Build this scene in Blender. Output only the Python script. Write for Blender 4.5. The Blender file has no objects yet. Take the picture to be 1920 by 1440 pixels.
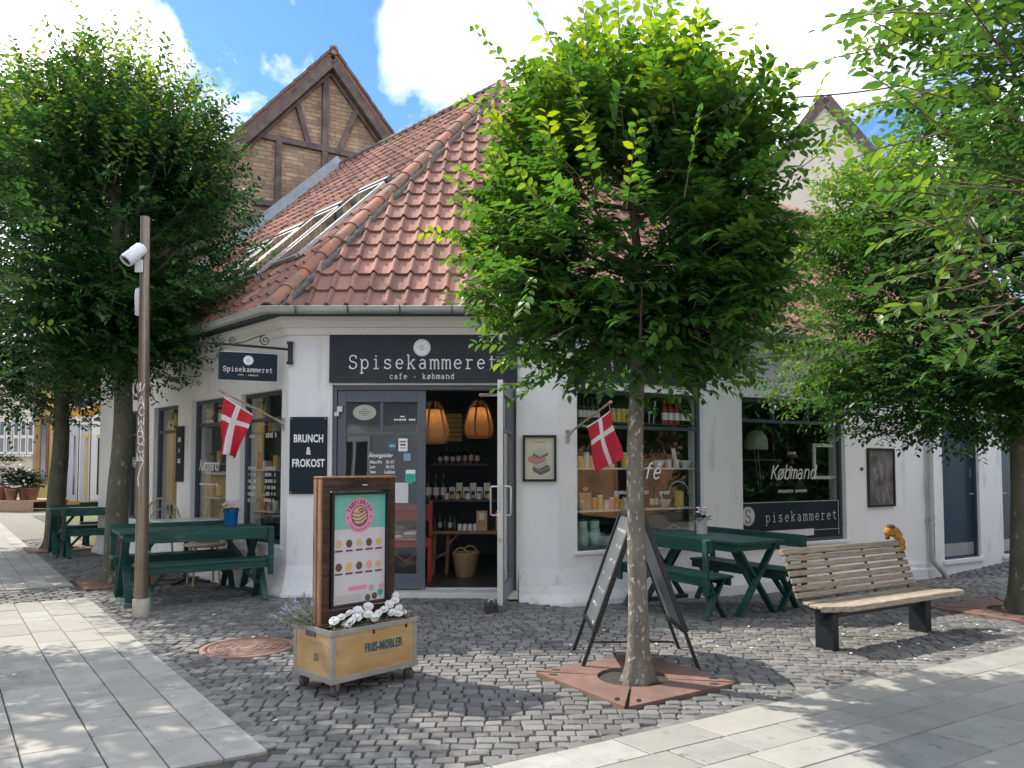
import bpy, bmesh, math, random
import numpy as np
from mathutils import Vector, Matrix
R = math.radians
random.seed(11)
rng = np.random.default_rng(11)
scene = bpy.context.scene
C = scene.collection

# ------------------------------------------------------------------ camera, sky, sun, exposure
CAMH = 1.4; FPX = 1443.0; PITCH = R(2.75)
PCY = 877 - FPX*math.tan(PITCH)
cd = bpy.data.cameras.new('camera'); cam = bpy.data.objects.new('camera', cd); C.objects.link(cam)
cam.location = (0, 0, CAMH); cam.rotation_euler = (R(90)+PITCH, 0, 0)
cd.sensor_width = 36; cd.lens = FPX/1920*36; cd.shift_y = (PCY-720)/1920
cd.clip_start = 0.05; cd.clip_end = 3000
scene.camera = cam
SUN = Vector((-0.85, 0.40, 1.02)).normalized()
SUN_EL = math.asin(SUN.z); SUN_ROT = math.atan2(SUN.x, SUN.y)
w = bpy.data.worlds.new("World"); scene.world = w; w.use_nodes = True
nt = w.node_tree; nt.nodes.clear()
def nn(t, tree=None, **kw):
    n = (tree or nt).nodes.new(t)
    for k, v in kw.items():
        if k.startswith('i_'):
            key = k[2:]
            key = int(key) if key.isdigit() else key.replace('_', ' ')
            n.inputs[key].default_value = v
        else: setattr(n, k, v)
    return n
sky = nn('ShaderNodeTexSky', sky_type='NISHITA', sun_disc=False, sun_elevation=SUN_EL, sun_rotation=SUN_ROT,
         air_density=1.0, dust_density=0.2, ozone_density=4.0)
tc = nn('ShaderNodeTexCoord'); sep = nn('ShaderNodeSeparateXYZ')
nt.links.new(tc.outputs['Generated'], sep.inputs[0])
ad = nn('ShaderNodeMath', operation='ADD', i_1=0.22); nt.links.new(sep.outputs['Z'], ad.inputs[0])
mx = nn('ShaderNodeMath', operation='MAXIMUM', i_1=0.05); nt.links.new(ad.outputs[0], mx.inputs[0])
dx = nn('ShaderNodeMath', operation='DIVIDE'); dy = nn('ShaderNodeMath', operation='DIVIDE')
nt.links.new(sep.outputs['X'], dx.inputs[0]); nt.links.new(mx.outputs[0], dx.inputs[1])
nt.links.new(sep.outputs['Y'], dy.inputs[0]); nt.links.new(mx.outputs[0], dy.inputs[1])
cb = nn('ShaderNodeCombineXYZ'); nt.links.new(dx.outputs[0], cb.inputs[0]); nt.links.new(dy.outputs[0], cb.inputs[1])
mp = nn('ShaderNodeMapping'); mp.inputs['Location'].default_value = (3.4, 3.7, 0.0); nt.links.new(cb.outputs[0], mp.inputs[0])
n1 = nn('ShaderNodeTexNoise', i_Scale=1.45, i_Detail=9.0, i_Roughness=0.56, i_Distortion=0.35); nt.links.new(mp.outputs[0], n1.inputs['Vector'])
cr = nn('ShaderNodeValToRGB'); cr.color_ramp.elements[0].position = 0.44; cr.color_ramp.elements[1].position = 0.53
nt.links.new(n1.outputs['Fac'], cr.inputs[0])
n2 = nn('ShaderNodeTexNoise', i_Scale=2.6, i_Detail=7.0, i_Roughness=0.5); nt.links.new(mp.outputs[0], n2.inputs['Vector'])
cr2 = nn('ShaderNodeValToRGB'); cr2.color_ramp.elements[0].position = 0.36; cr2.color_ramp.elements[1].position = 0.66
cr2.color_ramp.elements[0].color = (2.9, 3.1, 3.5, 1); cr2.color_ramp.elements[1].color = (10.5, 10.4, 10.3, 1)
nt.links.new(n2.outputs['Fac'], cr2.inputs[0])
mixc = nn('ShaderNodeMix', data_type='RGBA')
hsv = nn('ShaderNodeHueSaturation', i_Saturation=1.15, i_Value=.62); nt.links.new(sky.outputs[0], hsv.inputs['Color'])
nt.links.new(cr.outputs[0], mixc.inputs[0]); nt.links.new(hsv.outputs[0], mixc.inputs[6]); nt.links.new(cr2.outputs[0], mixc.inputs[7])
bg = nn('ShaderNodeBackground'); bg.inputs['Strength'].default_value = 0.15
out = nn('ShaderNodeOutputWorld')
nt.links.new(mixc.outputs[2], bg.inputs[0]); nt.links.new(bg.outputs[0], out.inputs[0])
sl = bpy.data.lights.new('sun', 'SUN'); sl.energy = 2.55; sl.angle = R(0.6); sl.color = (1.0, 0.93, 0.82)
so = bpy.data.objects.new('sun', sl); C.objects.link(so); so.rotation_euler = SUN.to_track_quat('Z', 'Y').to_euler(); so.location = (-20, 10, 25)
vs = scene.view_settings; vs.view_transform = 'Standard'; vs.look = 'None'; vs.exposure = 1.38; vs.gamma = 1.0
scene.render.engine = 'CYCLES'
scene.cycles.max_bounces = 8; scene.cycles.transparent_max_bounces = 16
scene.cycles.use_denoising = True

# ------------------------------------------------------------------ where things stand: rays through the lens meet walls and ground
_c, _s = math.cos(PITCH), math.sin(PITCH)
def ray(px, py):
    a = (px-960)/FPX; b = (PCY-py)/FPX
    return Vector((a, _c-b*_s, _s+b*_c))
def at(px, py, Y):
    d = ray(px, py); t = Y/d.y
    return Vector((d.x*t, Y, CAMH+d.z*t))
def sm(x):
    x = max(0.0, min(1.0, x)); return x*x*(3-2*x)
def gz(x, y):
    # paving falls gently towards the foot of the right-hand wall
    s = (x-0.51)*0.865+(y-8.45)*0.5014
    d = (x-0.51)*0.5014-(y-8.45)*0.865
    if y < 6.6: return 0.0
    A = np.interp(s, [-0.8, 0.0, 1.7, 2.7, 6.8, 9.5, 11.5], [0, .10, .15, .19, .30, .14, 0.0])
    return -A*sm(1-abs(d)/1.9)*sm((y-6.6)/1.2)
def G(px, py, z=0.0):
    d = ray(px, py)
    t = (z-CAMH)/d.z
    return Vector((d.x*t, d.y*t, z))

# ------------------------------------------------------------------ materials
MATS = {}
def mat(name, c, c2=None, ns=8.0, rough=0.6, r2=None, bump=0.0, bs=60.0, bd=0.01, metal=0.0, spec=0.5, isl=0.0,
        stretch=(1, 1, 1), spots=None, emis=None, estr=0.0, det=6.0, ramp=(0.35, 0.65), isl_c=None, coat=0.0):
    m = bpy.data.materials.new(name); m.use_nodes = True; t = m.node_tree
    p = t.nodes['Principled BSDF']; L = t.links.new
    col = None
    tcn = nn('ShaderNodeTexCoord', t); mpn = nn('ShaderNodeMapping', t); mpn.inputs['Scale'].default_value = stretch
    L(tcn.outputs['Object'], mpn.inputs[0])
    if c2 is not None:
        no = nn('ShaderNodeTexNoise', t, i_Scale=ns, i_Detail=det, i_Roughness=0.6); L(mpn.outputs[0], no.inputs['Vector'])
        rp = nn('ShaderNodeValToRGB', t); rp.color_ramp.elements[0].position = ramp[0]; rp.color_ramp.elements[1].position = ramp[1]
        rp.color_ramp.elements[0].color = (*c, 1); rp.color_ramp.elements[1].color = (*c2, 1)
        L(no.outputs['Fac'], rp.inputs[0]); col = rp.outputs[0]
    else:
        rgb = nn('ShaderNodeRGB', t); rgb.outputs[0].default_value = (*c, 1); col = rgb.outputs[0]
    if spots:   # (colour, scale, lo, hi)
        sc, ss, lo, hi = spots
        v = nn('ShaderNodeTexNoise', t, i_Scale=ss, i_Detail=3.0, i_Roughness=0.55); L(mpn.outputs[0], v.inputs['Vector'])
        mr = nn('ShaderNodeMapRange', t); mr.inputs[1].default_value = lo; mr.inputs[2].default_value = hi; L(v.outputs['Fac'], mr.inputs[0])
        mi = nn('ShaderNodeMix', t, data_type='RGBA'); L(mr.outputs[0], mi.inputs[0]); L(col, mi.inputs[6]); mi.inputs[7].default_value = (*sc, 1); col = mi.outputs[2]
    if isl:
        ge = nn('ShaderNodeNewGeometry', t)
        mr = nn('ShaderNodeMapRange', t); mr.inputs[3].default_value = 1-isl; mr.inputs[4].default_value = 1+isl; L(ge.outputs['Random Per Island'], mr.inputs[0])
        if isl_c:
            mi = nn('ShaderNodeMix', t, data_type='RGBA')
            wn = nn('ShaderNodeTexWhiteNoise', t, noise_dimensions='1D'); L(ge.outputs['Random Per Island'], wn.inputs['W'])
            L(wn.outputs['Value'], mi.inputs[0]); L(col, mi.inputs[6]); mi.inputs[7].default_value = (*isl_c, 1); col = mi.outputs[2]
        vm = nn('ShaderNodeVectorMath', t, operation='SCALE'); L(col, vm.inputs[0]); L(mr.outputs[0], vm.inputs['Scale']); col = vm.outputs[0]
    L(col, p.inputs['Base Color'])
    p.inputs['Roughness'].default_value = rough
    if r2 is not None:
        no2 = nn('ShaderNodeTexNoise', t, i_Scale=ns*1.7, i_Detail=4.0); L(mpn.outputs[0], no2.inputs['Vector'])
        mr = nn('ShaderNodeMapRange', t); mr.inputs[1].default_value = .3; mr.inputs[2].default_value = .7; mr.inputs[3].default_value = rough; mr.inputs[4].default_value = r2
        L(no2.outputs['Fac'], mr.inputs[0]); L(mr.outputs[0], p.inputs['Roughness'])
    p.inputs['Metallic'].default_value = metal
    p.inputs['Specular IOR Level'].default_value = spec
    p.inputs['Coat Weight'].default_value = coat
    if bump:
        nb = nn('ShaderNodeTexNoise', t, i_Scale=bs, i_Detail=5.0, i_Roughness=0.65); L(mpn.outputs[0], nb.inputs['Vector'])
        b = nn('ShaderNodeBump', t, i_Strength=bump, i_Distance=bd); L(nb.outputs['Fac'], b.inputs['Height']); L(b.outputs[0], p.inputs['Normal'])
    if emis:
        p.inputs['Emission Color'].default_value = (*emis, 1); p.inputs['Emission Strength'].default_value = estr
    MATS[name] = m
    return m

def brick_mat(name, c1, c2, mortar, sc=1.0):
    m = bpy.data.materials.new(name); m.use_nodes = True; t = m.node_tree; L = t.links.new; p = t.nodes['Principled BSDF']
    tcn = nn('ShaderNodeTexCoord', t); sx = nn('ShaderNodeSeparateXYZ', t); cx = nn('ShaderNodeCombineXYZ', t)
    L(tcn.outputs['Object'], sx.inputs[0]); 
    a = nn('ShaderNodeMath', t, operation='ADD'); L(sx.outputs['X'], a.inputs[0]); L(sx.outputs['Y'], a.inputs[1])
    L(a.outputs[0], cx.inputs[0]); L(sx.outputs['Z'], cx.inputs[1])
    wob = nn('ShaderNodeTexNoise', t, i_Scale=2.5, i_Detail=3.0); L(cx.outputs[0], wob.inputs['Vector'])
    wv = nn('ShaderNodeVectorMath', t, operation='SCALE'); wv.inputs['Scale'].default_value = 0.05; L(wob.outputs['Color'], wv.inputs[0])
    av = nn('ShaderNodeVectorMath', t, operation='ADD'); L(cx.outputs[0], av.inputs[0]); L(wv.outputs[0], av.inputs[1])
    b = nn('ShaderNodeTexBrick', t, i_Scale=1.0/sc, i_Mortar_Size=0.012, i_Mortar_Smooth=0.3, i_Bias=-0.1, i_Brick_Width=0.26, i_Row_Height=0.085)
    b.inputs['Color1'].default_value = (*c1, 1); b.inputs['Color2'].default_value = (*c2, 1); b.inputs['Mortar'].default_value = (*mortar, 1)
    L(av.outputs[0], b.inputs['Vector'])
    no = nn('ShaderNodeTexNoise', t, i_Scale=1.3, i_Detail=8.0, i_Roughness=.7); L(cx.outputs[0], no.inputs['Vector'])
    mr = nn('ShaderNodeMapRange', t); mr.inputs[1].default_value = .3; mr.inputs[2].default_value = .7; mr.inputs[3].default_value = .6; mr.inputs[4].default_value = 1.35; L(no.outputs['Fac'], mr.inputs[0])
    vm = nn('ShaderNodeVectorMath', t, operation='SCALE'); L(b.outputs['Color'], vm.inputs[0]); L(mr.outputs[0], vm.inputs['Scale'])
    L(vm.outputs[0], p.inputs['Base Color']); p.inputs['Roughness'].default_value = .9
    bu = nn('ShaderNodeBump', t, i_Strength=.8, i_Distance=.015); bu.invert = True; L(b.outputs['Fac'], bu.inputs['Height']); L(bu.outputs[0], p.inputs['Normal'])
    MATS[name] = m
    return m

def glass_mat(name, refl=0.10, tint=(0.9, 0.93, 0.92)):
    m = bpy.data.materials.new(name); m.use_nodes = True; t = m.node_tree; t.nodes.clear(); L = t.links.new
    tr = nn('ShaderNodeBsdfTransparent', t); tr.inputs[0].default_value = (*tint, 1)
    gl = nn('ShaderNodeBsdfGlossy', t); gl.inputs['Roughness'].default_value = 0.0; gl.inputs['Color'].default_value = (1, 1, 1, 1)
    lw = nn('ShaderNodeLayerWeight', t, i_Blend=.5); pw = nn('ShaderNodeMath', t, operation='POWER', i_1=3.2); t.links.new(lw.outputs['Facing'], pw.inputs[0])
    mr = nn('ShaderNodeMapRange', t); mr.inputs[3].default_value = refl; mr.inputs[4].default_value = .85
    L(pw.outputs[0], mr.inputs[0])
    wv = nn('ShaderNodeTexNoise', t, i_Scale=1.2, i_Detail=1.0); tcn = nn('ShaderNodeTexCoord', t); L(tcn.outputs['Object'], wv.inputs['Vector'])
    bu = nn('ShaderNodeBump', t, i_Strength=.12, i_Distance=.02); L(wv.outputs['Fac'], bu.inputs['Height']); L(bu.outputs[0], gl.inputs['Normal'])
    mx_ = nn('ShaderNodeMixShader', t); L(mr.outputs[0], mx_.inputs[0]); L(tr.outputs[0], mx_.inputs[1]); L(gl.outputs[0], mx_.inputs[2])
    o = nn('ShaderNodeOutputMaterial', t); L(mx_.outputs[0], o.inputs[0]); MATS[name] = m
    return m

def leaf_mat(name, dark, mid, young_sunlit, trans=0.34):
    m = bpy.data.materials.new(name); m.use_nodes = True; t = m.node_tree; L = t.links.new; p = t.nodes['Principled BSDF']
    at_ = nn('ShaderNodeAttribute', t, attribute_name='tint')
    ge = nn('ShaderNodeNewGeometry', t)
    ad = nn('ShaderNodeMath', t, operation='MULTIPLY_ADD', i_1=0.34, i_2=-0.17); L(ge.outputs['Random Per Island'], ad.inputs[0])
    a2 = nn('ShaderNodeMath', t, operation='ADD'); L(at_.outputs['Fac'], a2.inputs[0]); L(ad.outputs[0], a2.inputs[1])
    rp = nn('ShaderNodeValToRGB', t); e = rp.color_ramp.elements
    e[0].position = 0.0; e[0].color = (*dark, 1); e[1].position = 1.0; e[1].color = (*young_sunlit, 1)  # bright end: young shoots, plus sunlight painted on sun-facing leaves
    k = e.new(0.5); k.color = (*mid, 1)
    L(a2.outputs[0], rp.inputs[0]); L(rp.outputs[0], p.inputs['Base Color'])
    p.inputs['Roughness'].default_value = .42; p.inputs['Specular IOR Level'].default_value = .45
    tl = nn('ShaderNodeBsdfTranslucent', t)
    hs = nn('ShaderNodeHueSaturation', t, i_Value=1.9, i_Saturation=1.1); hs.inputs['Hue'].default_value = 0.485
    L(rp.outputs[0], hs.inputs['Color']); L(hs.outputs[0], tl.inputs[0])
    ms = nn('ShaderNodeMixShader', t, i_0=trans); L(p.outputs[0], ms.inputs[1]); L(tl.outputs[0], ms.inputs[2])
    L(ms.outputs[0], t.nodes['Material Output'].inputs[0]); MATS[name] = m
    return m

mat('wall_white', (.79, .79, .785), (.83, .83, .825), ns=1.6, rough=.85, bump=.4, bs=20, bd=.006, spots=((.58, .58, .55), 2.6, .60, .78), stretch=(1.6, 1.6, .45))
mat('plaster_trim', (.74, .745, .72), (.79, .79, .77), ns=3, rough=.8, bump=.15, bs=40, bd=.004)
mat('frame_dark', (.045, .06, .07), (.06, .075, .085), ns=5, rough=.42, bump=.03, bs=80)
mat('door_grey', (.085, .10, .12), (.105, .12, .14), ns=4, rough=.4, bump=.03, bs=70)
mat('door_navy', (.015, .035, .062), (.02, .045, .075), ns=3, rough=.4, bump=.03)
mat('sign_grey', (.030, .032, .042), (.038, .040, .050), ns=5, rough=.6, spec=.3)
mat('sign_navy', (.006, .016, .024), (.009, .020, .030), ns=5, rough=.6, spec=.3)
mat('letter_white', (.86, .86, .86), rough=.6)
mat('letter_cream', (.62, .62, .60), rough=.6)
mat('steel', (.55, .56, .57), (.62, .63, .64), ns=10, rough=.3, metal=.9)
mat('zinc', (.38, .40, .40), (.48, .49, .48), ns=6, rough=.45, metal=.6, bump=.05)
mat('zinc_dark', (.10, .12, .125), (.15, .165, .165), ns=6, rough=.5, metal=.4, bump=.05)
mat('alu_edge', (.62, .62, .58), (.70, .70, .66), ns=6, rough=.45, metal=.2)
mat('iron_black', (.012, .012, .014), rough=.5, bump=.1)
mat('tile', (.26, .118, .088), (.14, .078, .062), ns=4, rough=.85, bump=.5, bs=45, bd=.006, isl=.30, isl_c=(.32, .165, .12), spots=((.07, .06, .055), 20, .62, .66))
mat('tile_ridge', (.38, .155, .09), (.20, .135, .11), ns=2.5, rough=.85, bump=.4, bs=30, bd=.008, isl=.18, spots=((.12, .11, .10), 9, .60, .68))
mat('mortar', (.09, .085, .08), (.15, .14, .13), ns=14, rough=.95, bump=.8, bs=30, bd=.02)
mat('lead', (.30, .33, .37), (.40, .43, .46), ns=5, rough=.6, bump=.2, bs=10)
mat('timber_old', (.085, .065, .06), (.17, .135, .12), ns=5, rough=.85, bump=.7, bs=22, bd=.012, stretch=(1, 1, 1))
brick_mat('brick_yellow', (.46, .32, .19), (.27, .18, .12), (.26, .21, .17))
brick_mat('brick_orange', (.55, .27, .12), (.42, .20, .09), (.30, .22, .15))
glass_mat('glass', .055, (.95, .97, .96))
glass_mat('glass_sky', .55, (.6, .65, .68))
mat('green_paint', (.005, .050, .042), (.010, .078, .062), ns=4, rough=.42, r2=.65, bump=.3, bs=14, bd=.003, stretch=(1, 8, 8), spots=((.06, .14, .12), 3, .60, .75))
mat('green_grey', (.10, .17, .145), (.14, .20, .17), ns=9, rough=.5, bump=.15, bs=40, bd=.004)
mat('weathered_wood', (.20, .165, .125), (.42, .37, .30), ns=6, rough=.85, bump=.6, bs=30, bd=.006, stretch=(1.2, 14, 14), isl=.12, spots=((.13, .11, .09), 11, .60, .72))
mat('post_black', (.010, .014, .020), rough=.4, bump=.05)
mat('cobble', (.108, .110, .114), (.178, .178, .178), ns=7, rough=.85, r2=.7, bump=.6, bs=45, bd=.01, isl=.30, isl_c=(.158, .155, .150), spots=((.05, .052, .05), 16, .60, .70))
mat('soil', (.045, .04, .035), (.085, .075, .06), ns=30, rough=.95, bump=.9, bs=90, bd=.02)
mat('joint', (.045, .042, .034), (.085, .08, .062), ns=14, rough=.95, bump=.5, bs=90, bd=.01)
mat('street_far', (.16, .155, .14), (.22, .21, .19), ns=5, rough=.9, bump=.5, bs=20, bd=.02)
mat('slab', (.25, .255, .245), (.345, .345, .325), ns=4.5, rough=.75, bump=.35, bs=35, bd=.004, isl=.14, isl_c=(.31, .30, .275), spots=((.16, .155, .14), 13, .62, .72))
mat('verge', (.07, .10, .035), (.14, .145, .08), ns=9, rough=.95, bump=.8, bs=30, bd=.03)
mat('rust', (.15, .085, .068), (.22, .135, .11), ns=4, rough=.8, bump=.3, bs=60, bd=.004, spots=((.20, .085, .055), 9, .58, .7))
mat('iron_rust', (.19, .12, .10), (.27, .17, .135), ns=8, rough=.7, bump=.3, bs=50, bd=.004, metal=.2)
mat('bark_grey', (.13, .12, .10), (.21, .19, .16), ns=7, rough=.92, bump=.9, bs=26, bd=.02, stretch=(1, 1, .55), spots=((.46, .46, .40), 42, .60, .65))
mat('bark_green', (.075, .08, .055), (.13, .125, .095), ns=6, rough=.92, bump=.9, bs=22, bd=.02, stretch=(1, 1, .5), spots=((.24, .25, .19), 16, .62, .68))
mat('twig', (.10, .075, .045), (.15, .11, .06), ns=9, rough=.9)
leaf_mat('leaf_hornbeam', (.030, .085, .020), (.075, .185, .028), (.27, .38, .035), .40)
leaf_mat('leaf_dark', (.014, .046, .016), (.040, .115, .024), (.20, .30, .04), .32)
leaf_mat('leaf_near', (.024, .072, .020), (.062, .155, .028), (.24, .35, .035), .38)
mat('shrub_leaf', (.015, .035, .014), (.04, .075, .03), ns=9, rough=.7, isl=.4)
leaf_mat('leaf_plant', (.05, .09, .03), (.09, .16, .05), (.28, .33, .10), .2)
mat('crate_ply', (.46, .28, .11), (.58, .40, .19), ns=3, rough=.6, bump=.15, bs=30, stretch=(1, 1, 3), spots=((.40, .25, .11), 4.5, .56, .75))
mat('crate_trim', (.33, .31, .28), (.45, .43, .40), ns=7, rough=.5, metal=.3, bump=.2)
mat('board_wood', (.018, .012, .009), (.085, .045, .026), ns=4, rough=.7, bump=.4, bs=25, bd=.005, stretch=(2, 2, 9))
mat('board_side', (.20, .10, .05), (.34, .19, .10), ns=4, rough=.7, bump=.3, bs=25, stretch=(9, 9, 1))
mat('black_frame', (.012, .012, .012), rough=.45)
mat('chalkboard', (.10, .11, .125), (.16, .17, .185), ns=2.2, rough=.28, spec=.7)
mat('rubber', (.07, .065, .06), (.12, .11, .10), ns=20, rough=.7)
mat('paper', (.66, .64, .66), rough=.6); mat('poster_teal', (.15, .48, .40), (.20, .55, .46), ns=14, rough=.5)
mat('pink', (.78, .30, .45), rough=.5); mat('plum', (.16, .05, .10), rough=.5); mat('choc', (.10, .06, .05), (.16, .09, .07), ns=40, rough=.5)
mat('sand', (.62, .42, .26), (.70, .52, .33), ns=40, rough=.6); mat('truffle_yellow', (.72, .50, .15), rough=.6); mat('truffle_pink', (.75, .28, .30), (.80, .45, .40), ns=40, rough=.6)
mat('poster_cream', (.55, .52, .40), (.60, .57, .45), ns=3, rough=.6)
mat('teal_print', (.03, .13, .14), rough=.7)
mat('flag_red', (.58, .018, .045), (.50, .014, .035), ns=6, rough=.7); mat('flag_white', (.72, .70, .70), rough=.7)
mat('pole_wood', (.33, .22, .14), (.42, .30, .20), ns=12, rough=.6, stretch=(1, 1, 1))
mat('pole_metal', (.20, .165, .13), (.27, .225, .18), ns=3, rough=.33, metal=.75, bump=.03)
mat('pole_sleeve', (.36, .32, .27), (.42, .38, .33), ns=8, rough=.55, metal=.2, bump=.1)
mat('white_plastic', (.70, .72, .74), rough=.35); mat('lens_black', (.015, .016, .02), rough=.12)
mat('bucket_blue', (.006, .16, .42), rough=.35, bump=.05); mat('bucket_white', (.60, .61, .62), rough=.4)
mat('petal_white', (.86, .86, .83), rough=.6); mat('petal_pink', (.66, .46, .60), (.75, .62, .72), ns=30, rough=.6); mat('petal_purple', (.33, .27, .52), (.45, .40, .62), ns=30, rough=.7)
mat('rattan', (.42, .34, .24), (.55, .46, .34), ns=20, rough=.55, bump=.2); mat('tabletop_white', (.68, .68, .67), rough=.3)
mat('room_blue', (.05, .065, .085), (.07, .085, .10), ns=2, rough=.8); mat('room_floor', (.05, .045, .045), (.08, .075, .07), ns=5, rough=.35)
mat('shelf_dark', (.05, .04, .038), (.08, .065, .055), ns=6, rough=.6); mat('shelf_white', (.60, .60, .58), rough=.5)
mat('bottle_dark', (.012, .010, .010), rough=.12, spec=.7); mat('bottle_green', (.015, .035, .020), rough=.12, spec=.7); mat('label_paper', (.62, .60, .55), rough=.7)
mat('jar_yellow', (.62, .40, .08), (.70, .52, .12), ns=20, rough=.3); mat('jar_orange', (.65, .28, .05), rough=.3); mat('jar_red', (.35, .03, .03), rough=.3)
mat('jar_pink', (.55, .33, .30), rough=.35); mat('ceramic', (.42, .52, .48), rough=.3); mat('ceramic_white', (.60, .62, .60), rough=.3)
mat('kraft', (.42, .27, .16), (.48, .32, .20), ns=10, rough=.8); mat('wicker', (.48, .33, .18), (.30, .19, .10), ns=40, rough=.8, bump=.9, bs=60, bd=.01, stretch=(1, 1, 2.5))
lw_m = mat('lamp_wicker', (.34, .20, .10), (.20, .11, .05), ns=30, rough=.7, bump=.6, bs=60, stretch=(1, 1, 4))
_t = lw_m.node_tree; _p = _t.nodes['Principled BSDF']; _tl = nn('ShaderNodeBsdfTranslucent', _t); _tl.inputs[0].default_value = (.34, .24, .14, 1)
_ms = nn('ShaderNodeMixShader', _t, i_0=.22); _t.links.new(_p.outputs[0], _ms.inputs[1]); _t.links.new(_tl.outputs[0], _ms.inputs[2]); _t.links.new(_ms.outputs[0], _t.nodes['Material Output'].inputs[0])
mat('lamp_wood', (.30, .17, .10), rough=.5); mat('bulb', (1, .8, .4), emis=(1.0, .62, .2), estr=22)
mat('red_paint', (.42, .02, .025), (.34, .02, .025), ns=7, rough=.45); mat('log_wood', (.22, .12, .07), (.32, .19, .11), ns=8, rough=.8, bump=.4)
mat('terracotta', (.20, .10, .07), (.28, .14, .10), ns=8, rough=.8); mat('deck_wood', (.34, .22, .16), (.44, .32, .24), ns=5, rough=.7, stretch=(1, 8, 8))
mat('house_yellow', (.62, .34, .05), (.68, .42, .09), ns=1.5, rough=.85, bump=.2); mat('house_ochre', (.50, .38, .14), (.56, .44, .19), ns=1.5, rough=.85)
mat('house_white', (.60, .56, .46), (.68, .64, .54), ns=1.5, rough=.85); mat('win_white', (.70, .70, .68), rough=.5); mat('win_grey', (.42, .45, .50), rough=.4)
mat('blue_glass', (.03, .045, .06), rough=.06, spec=.9)
mat('orange_cloth', (.28, .09, .015), (.50, .28, .04), ns=22, rough=.9, bump=.5); mat('brown_cloth', (.10, .05, .03), rough=.9); mat('art_grey', (.06, .06, .055), (.22, .21, .19), ns=4, rough=.35)
mat('book_pink', (.50, .22, .20), rough=.7); mat('book_grey', (.14, .13, .12), rough=.7); mat('book_pale', (.50, .48, .42), rough=.7)
mat('sticker_teal', (.03, .14, .19), rough=.5); mat('sticker_green', (.02, .42, .30), rough=.5); mat('sticker_blue', (.25, .35, .55), rough=.5); mat('plaque', (.42, .44, .38), rough=.5)
mat('foot_white', (.74, .74, .735), (.82, .82, .81), ns=2, rough=.88, bump=.4, bs=40, bd=.008, spots=((.50, .50, .46), 9, .58, .80), stretch=(1, 1, .6))
mat('skylight_frame', (.38, .39, .39), (.46, .47, .46), ns=6, rough=.5, metal=.3)
mat('wax_green', (.33, .36, .25), rough=.4); mat('litter', (.62, .60, .55), (.72, .70, .66), ns=3, rough=.9)
mat('lav_leaf', (.28, .33, .22), (.38, .42, .30), ns=30, rough=.8)

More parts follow.
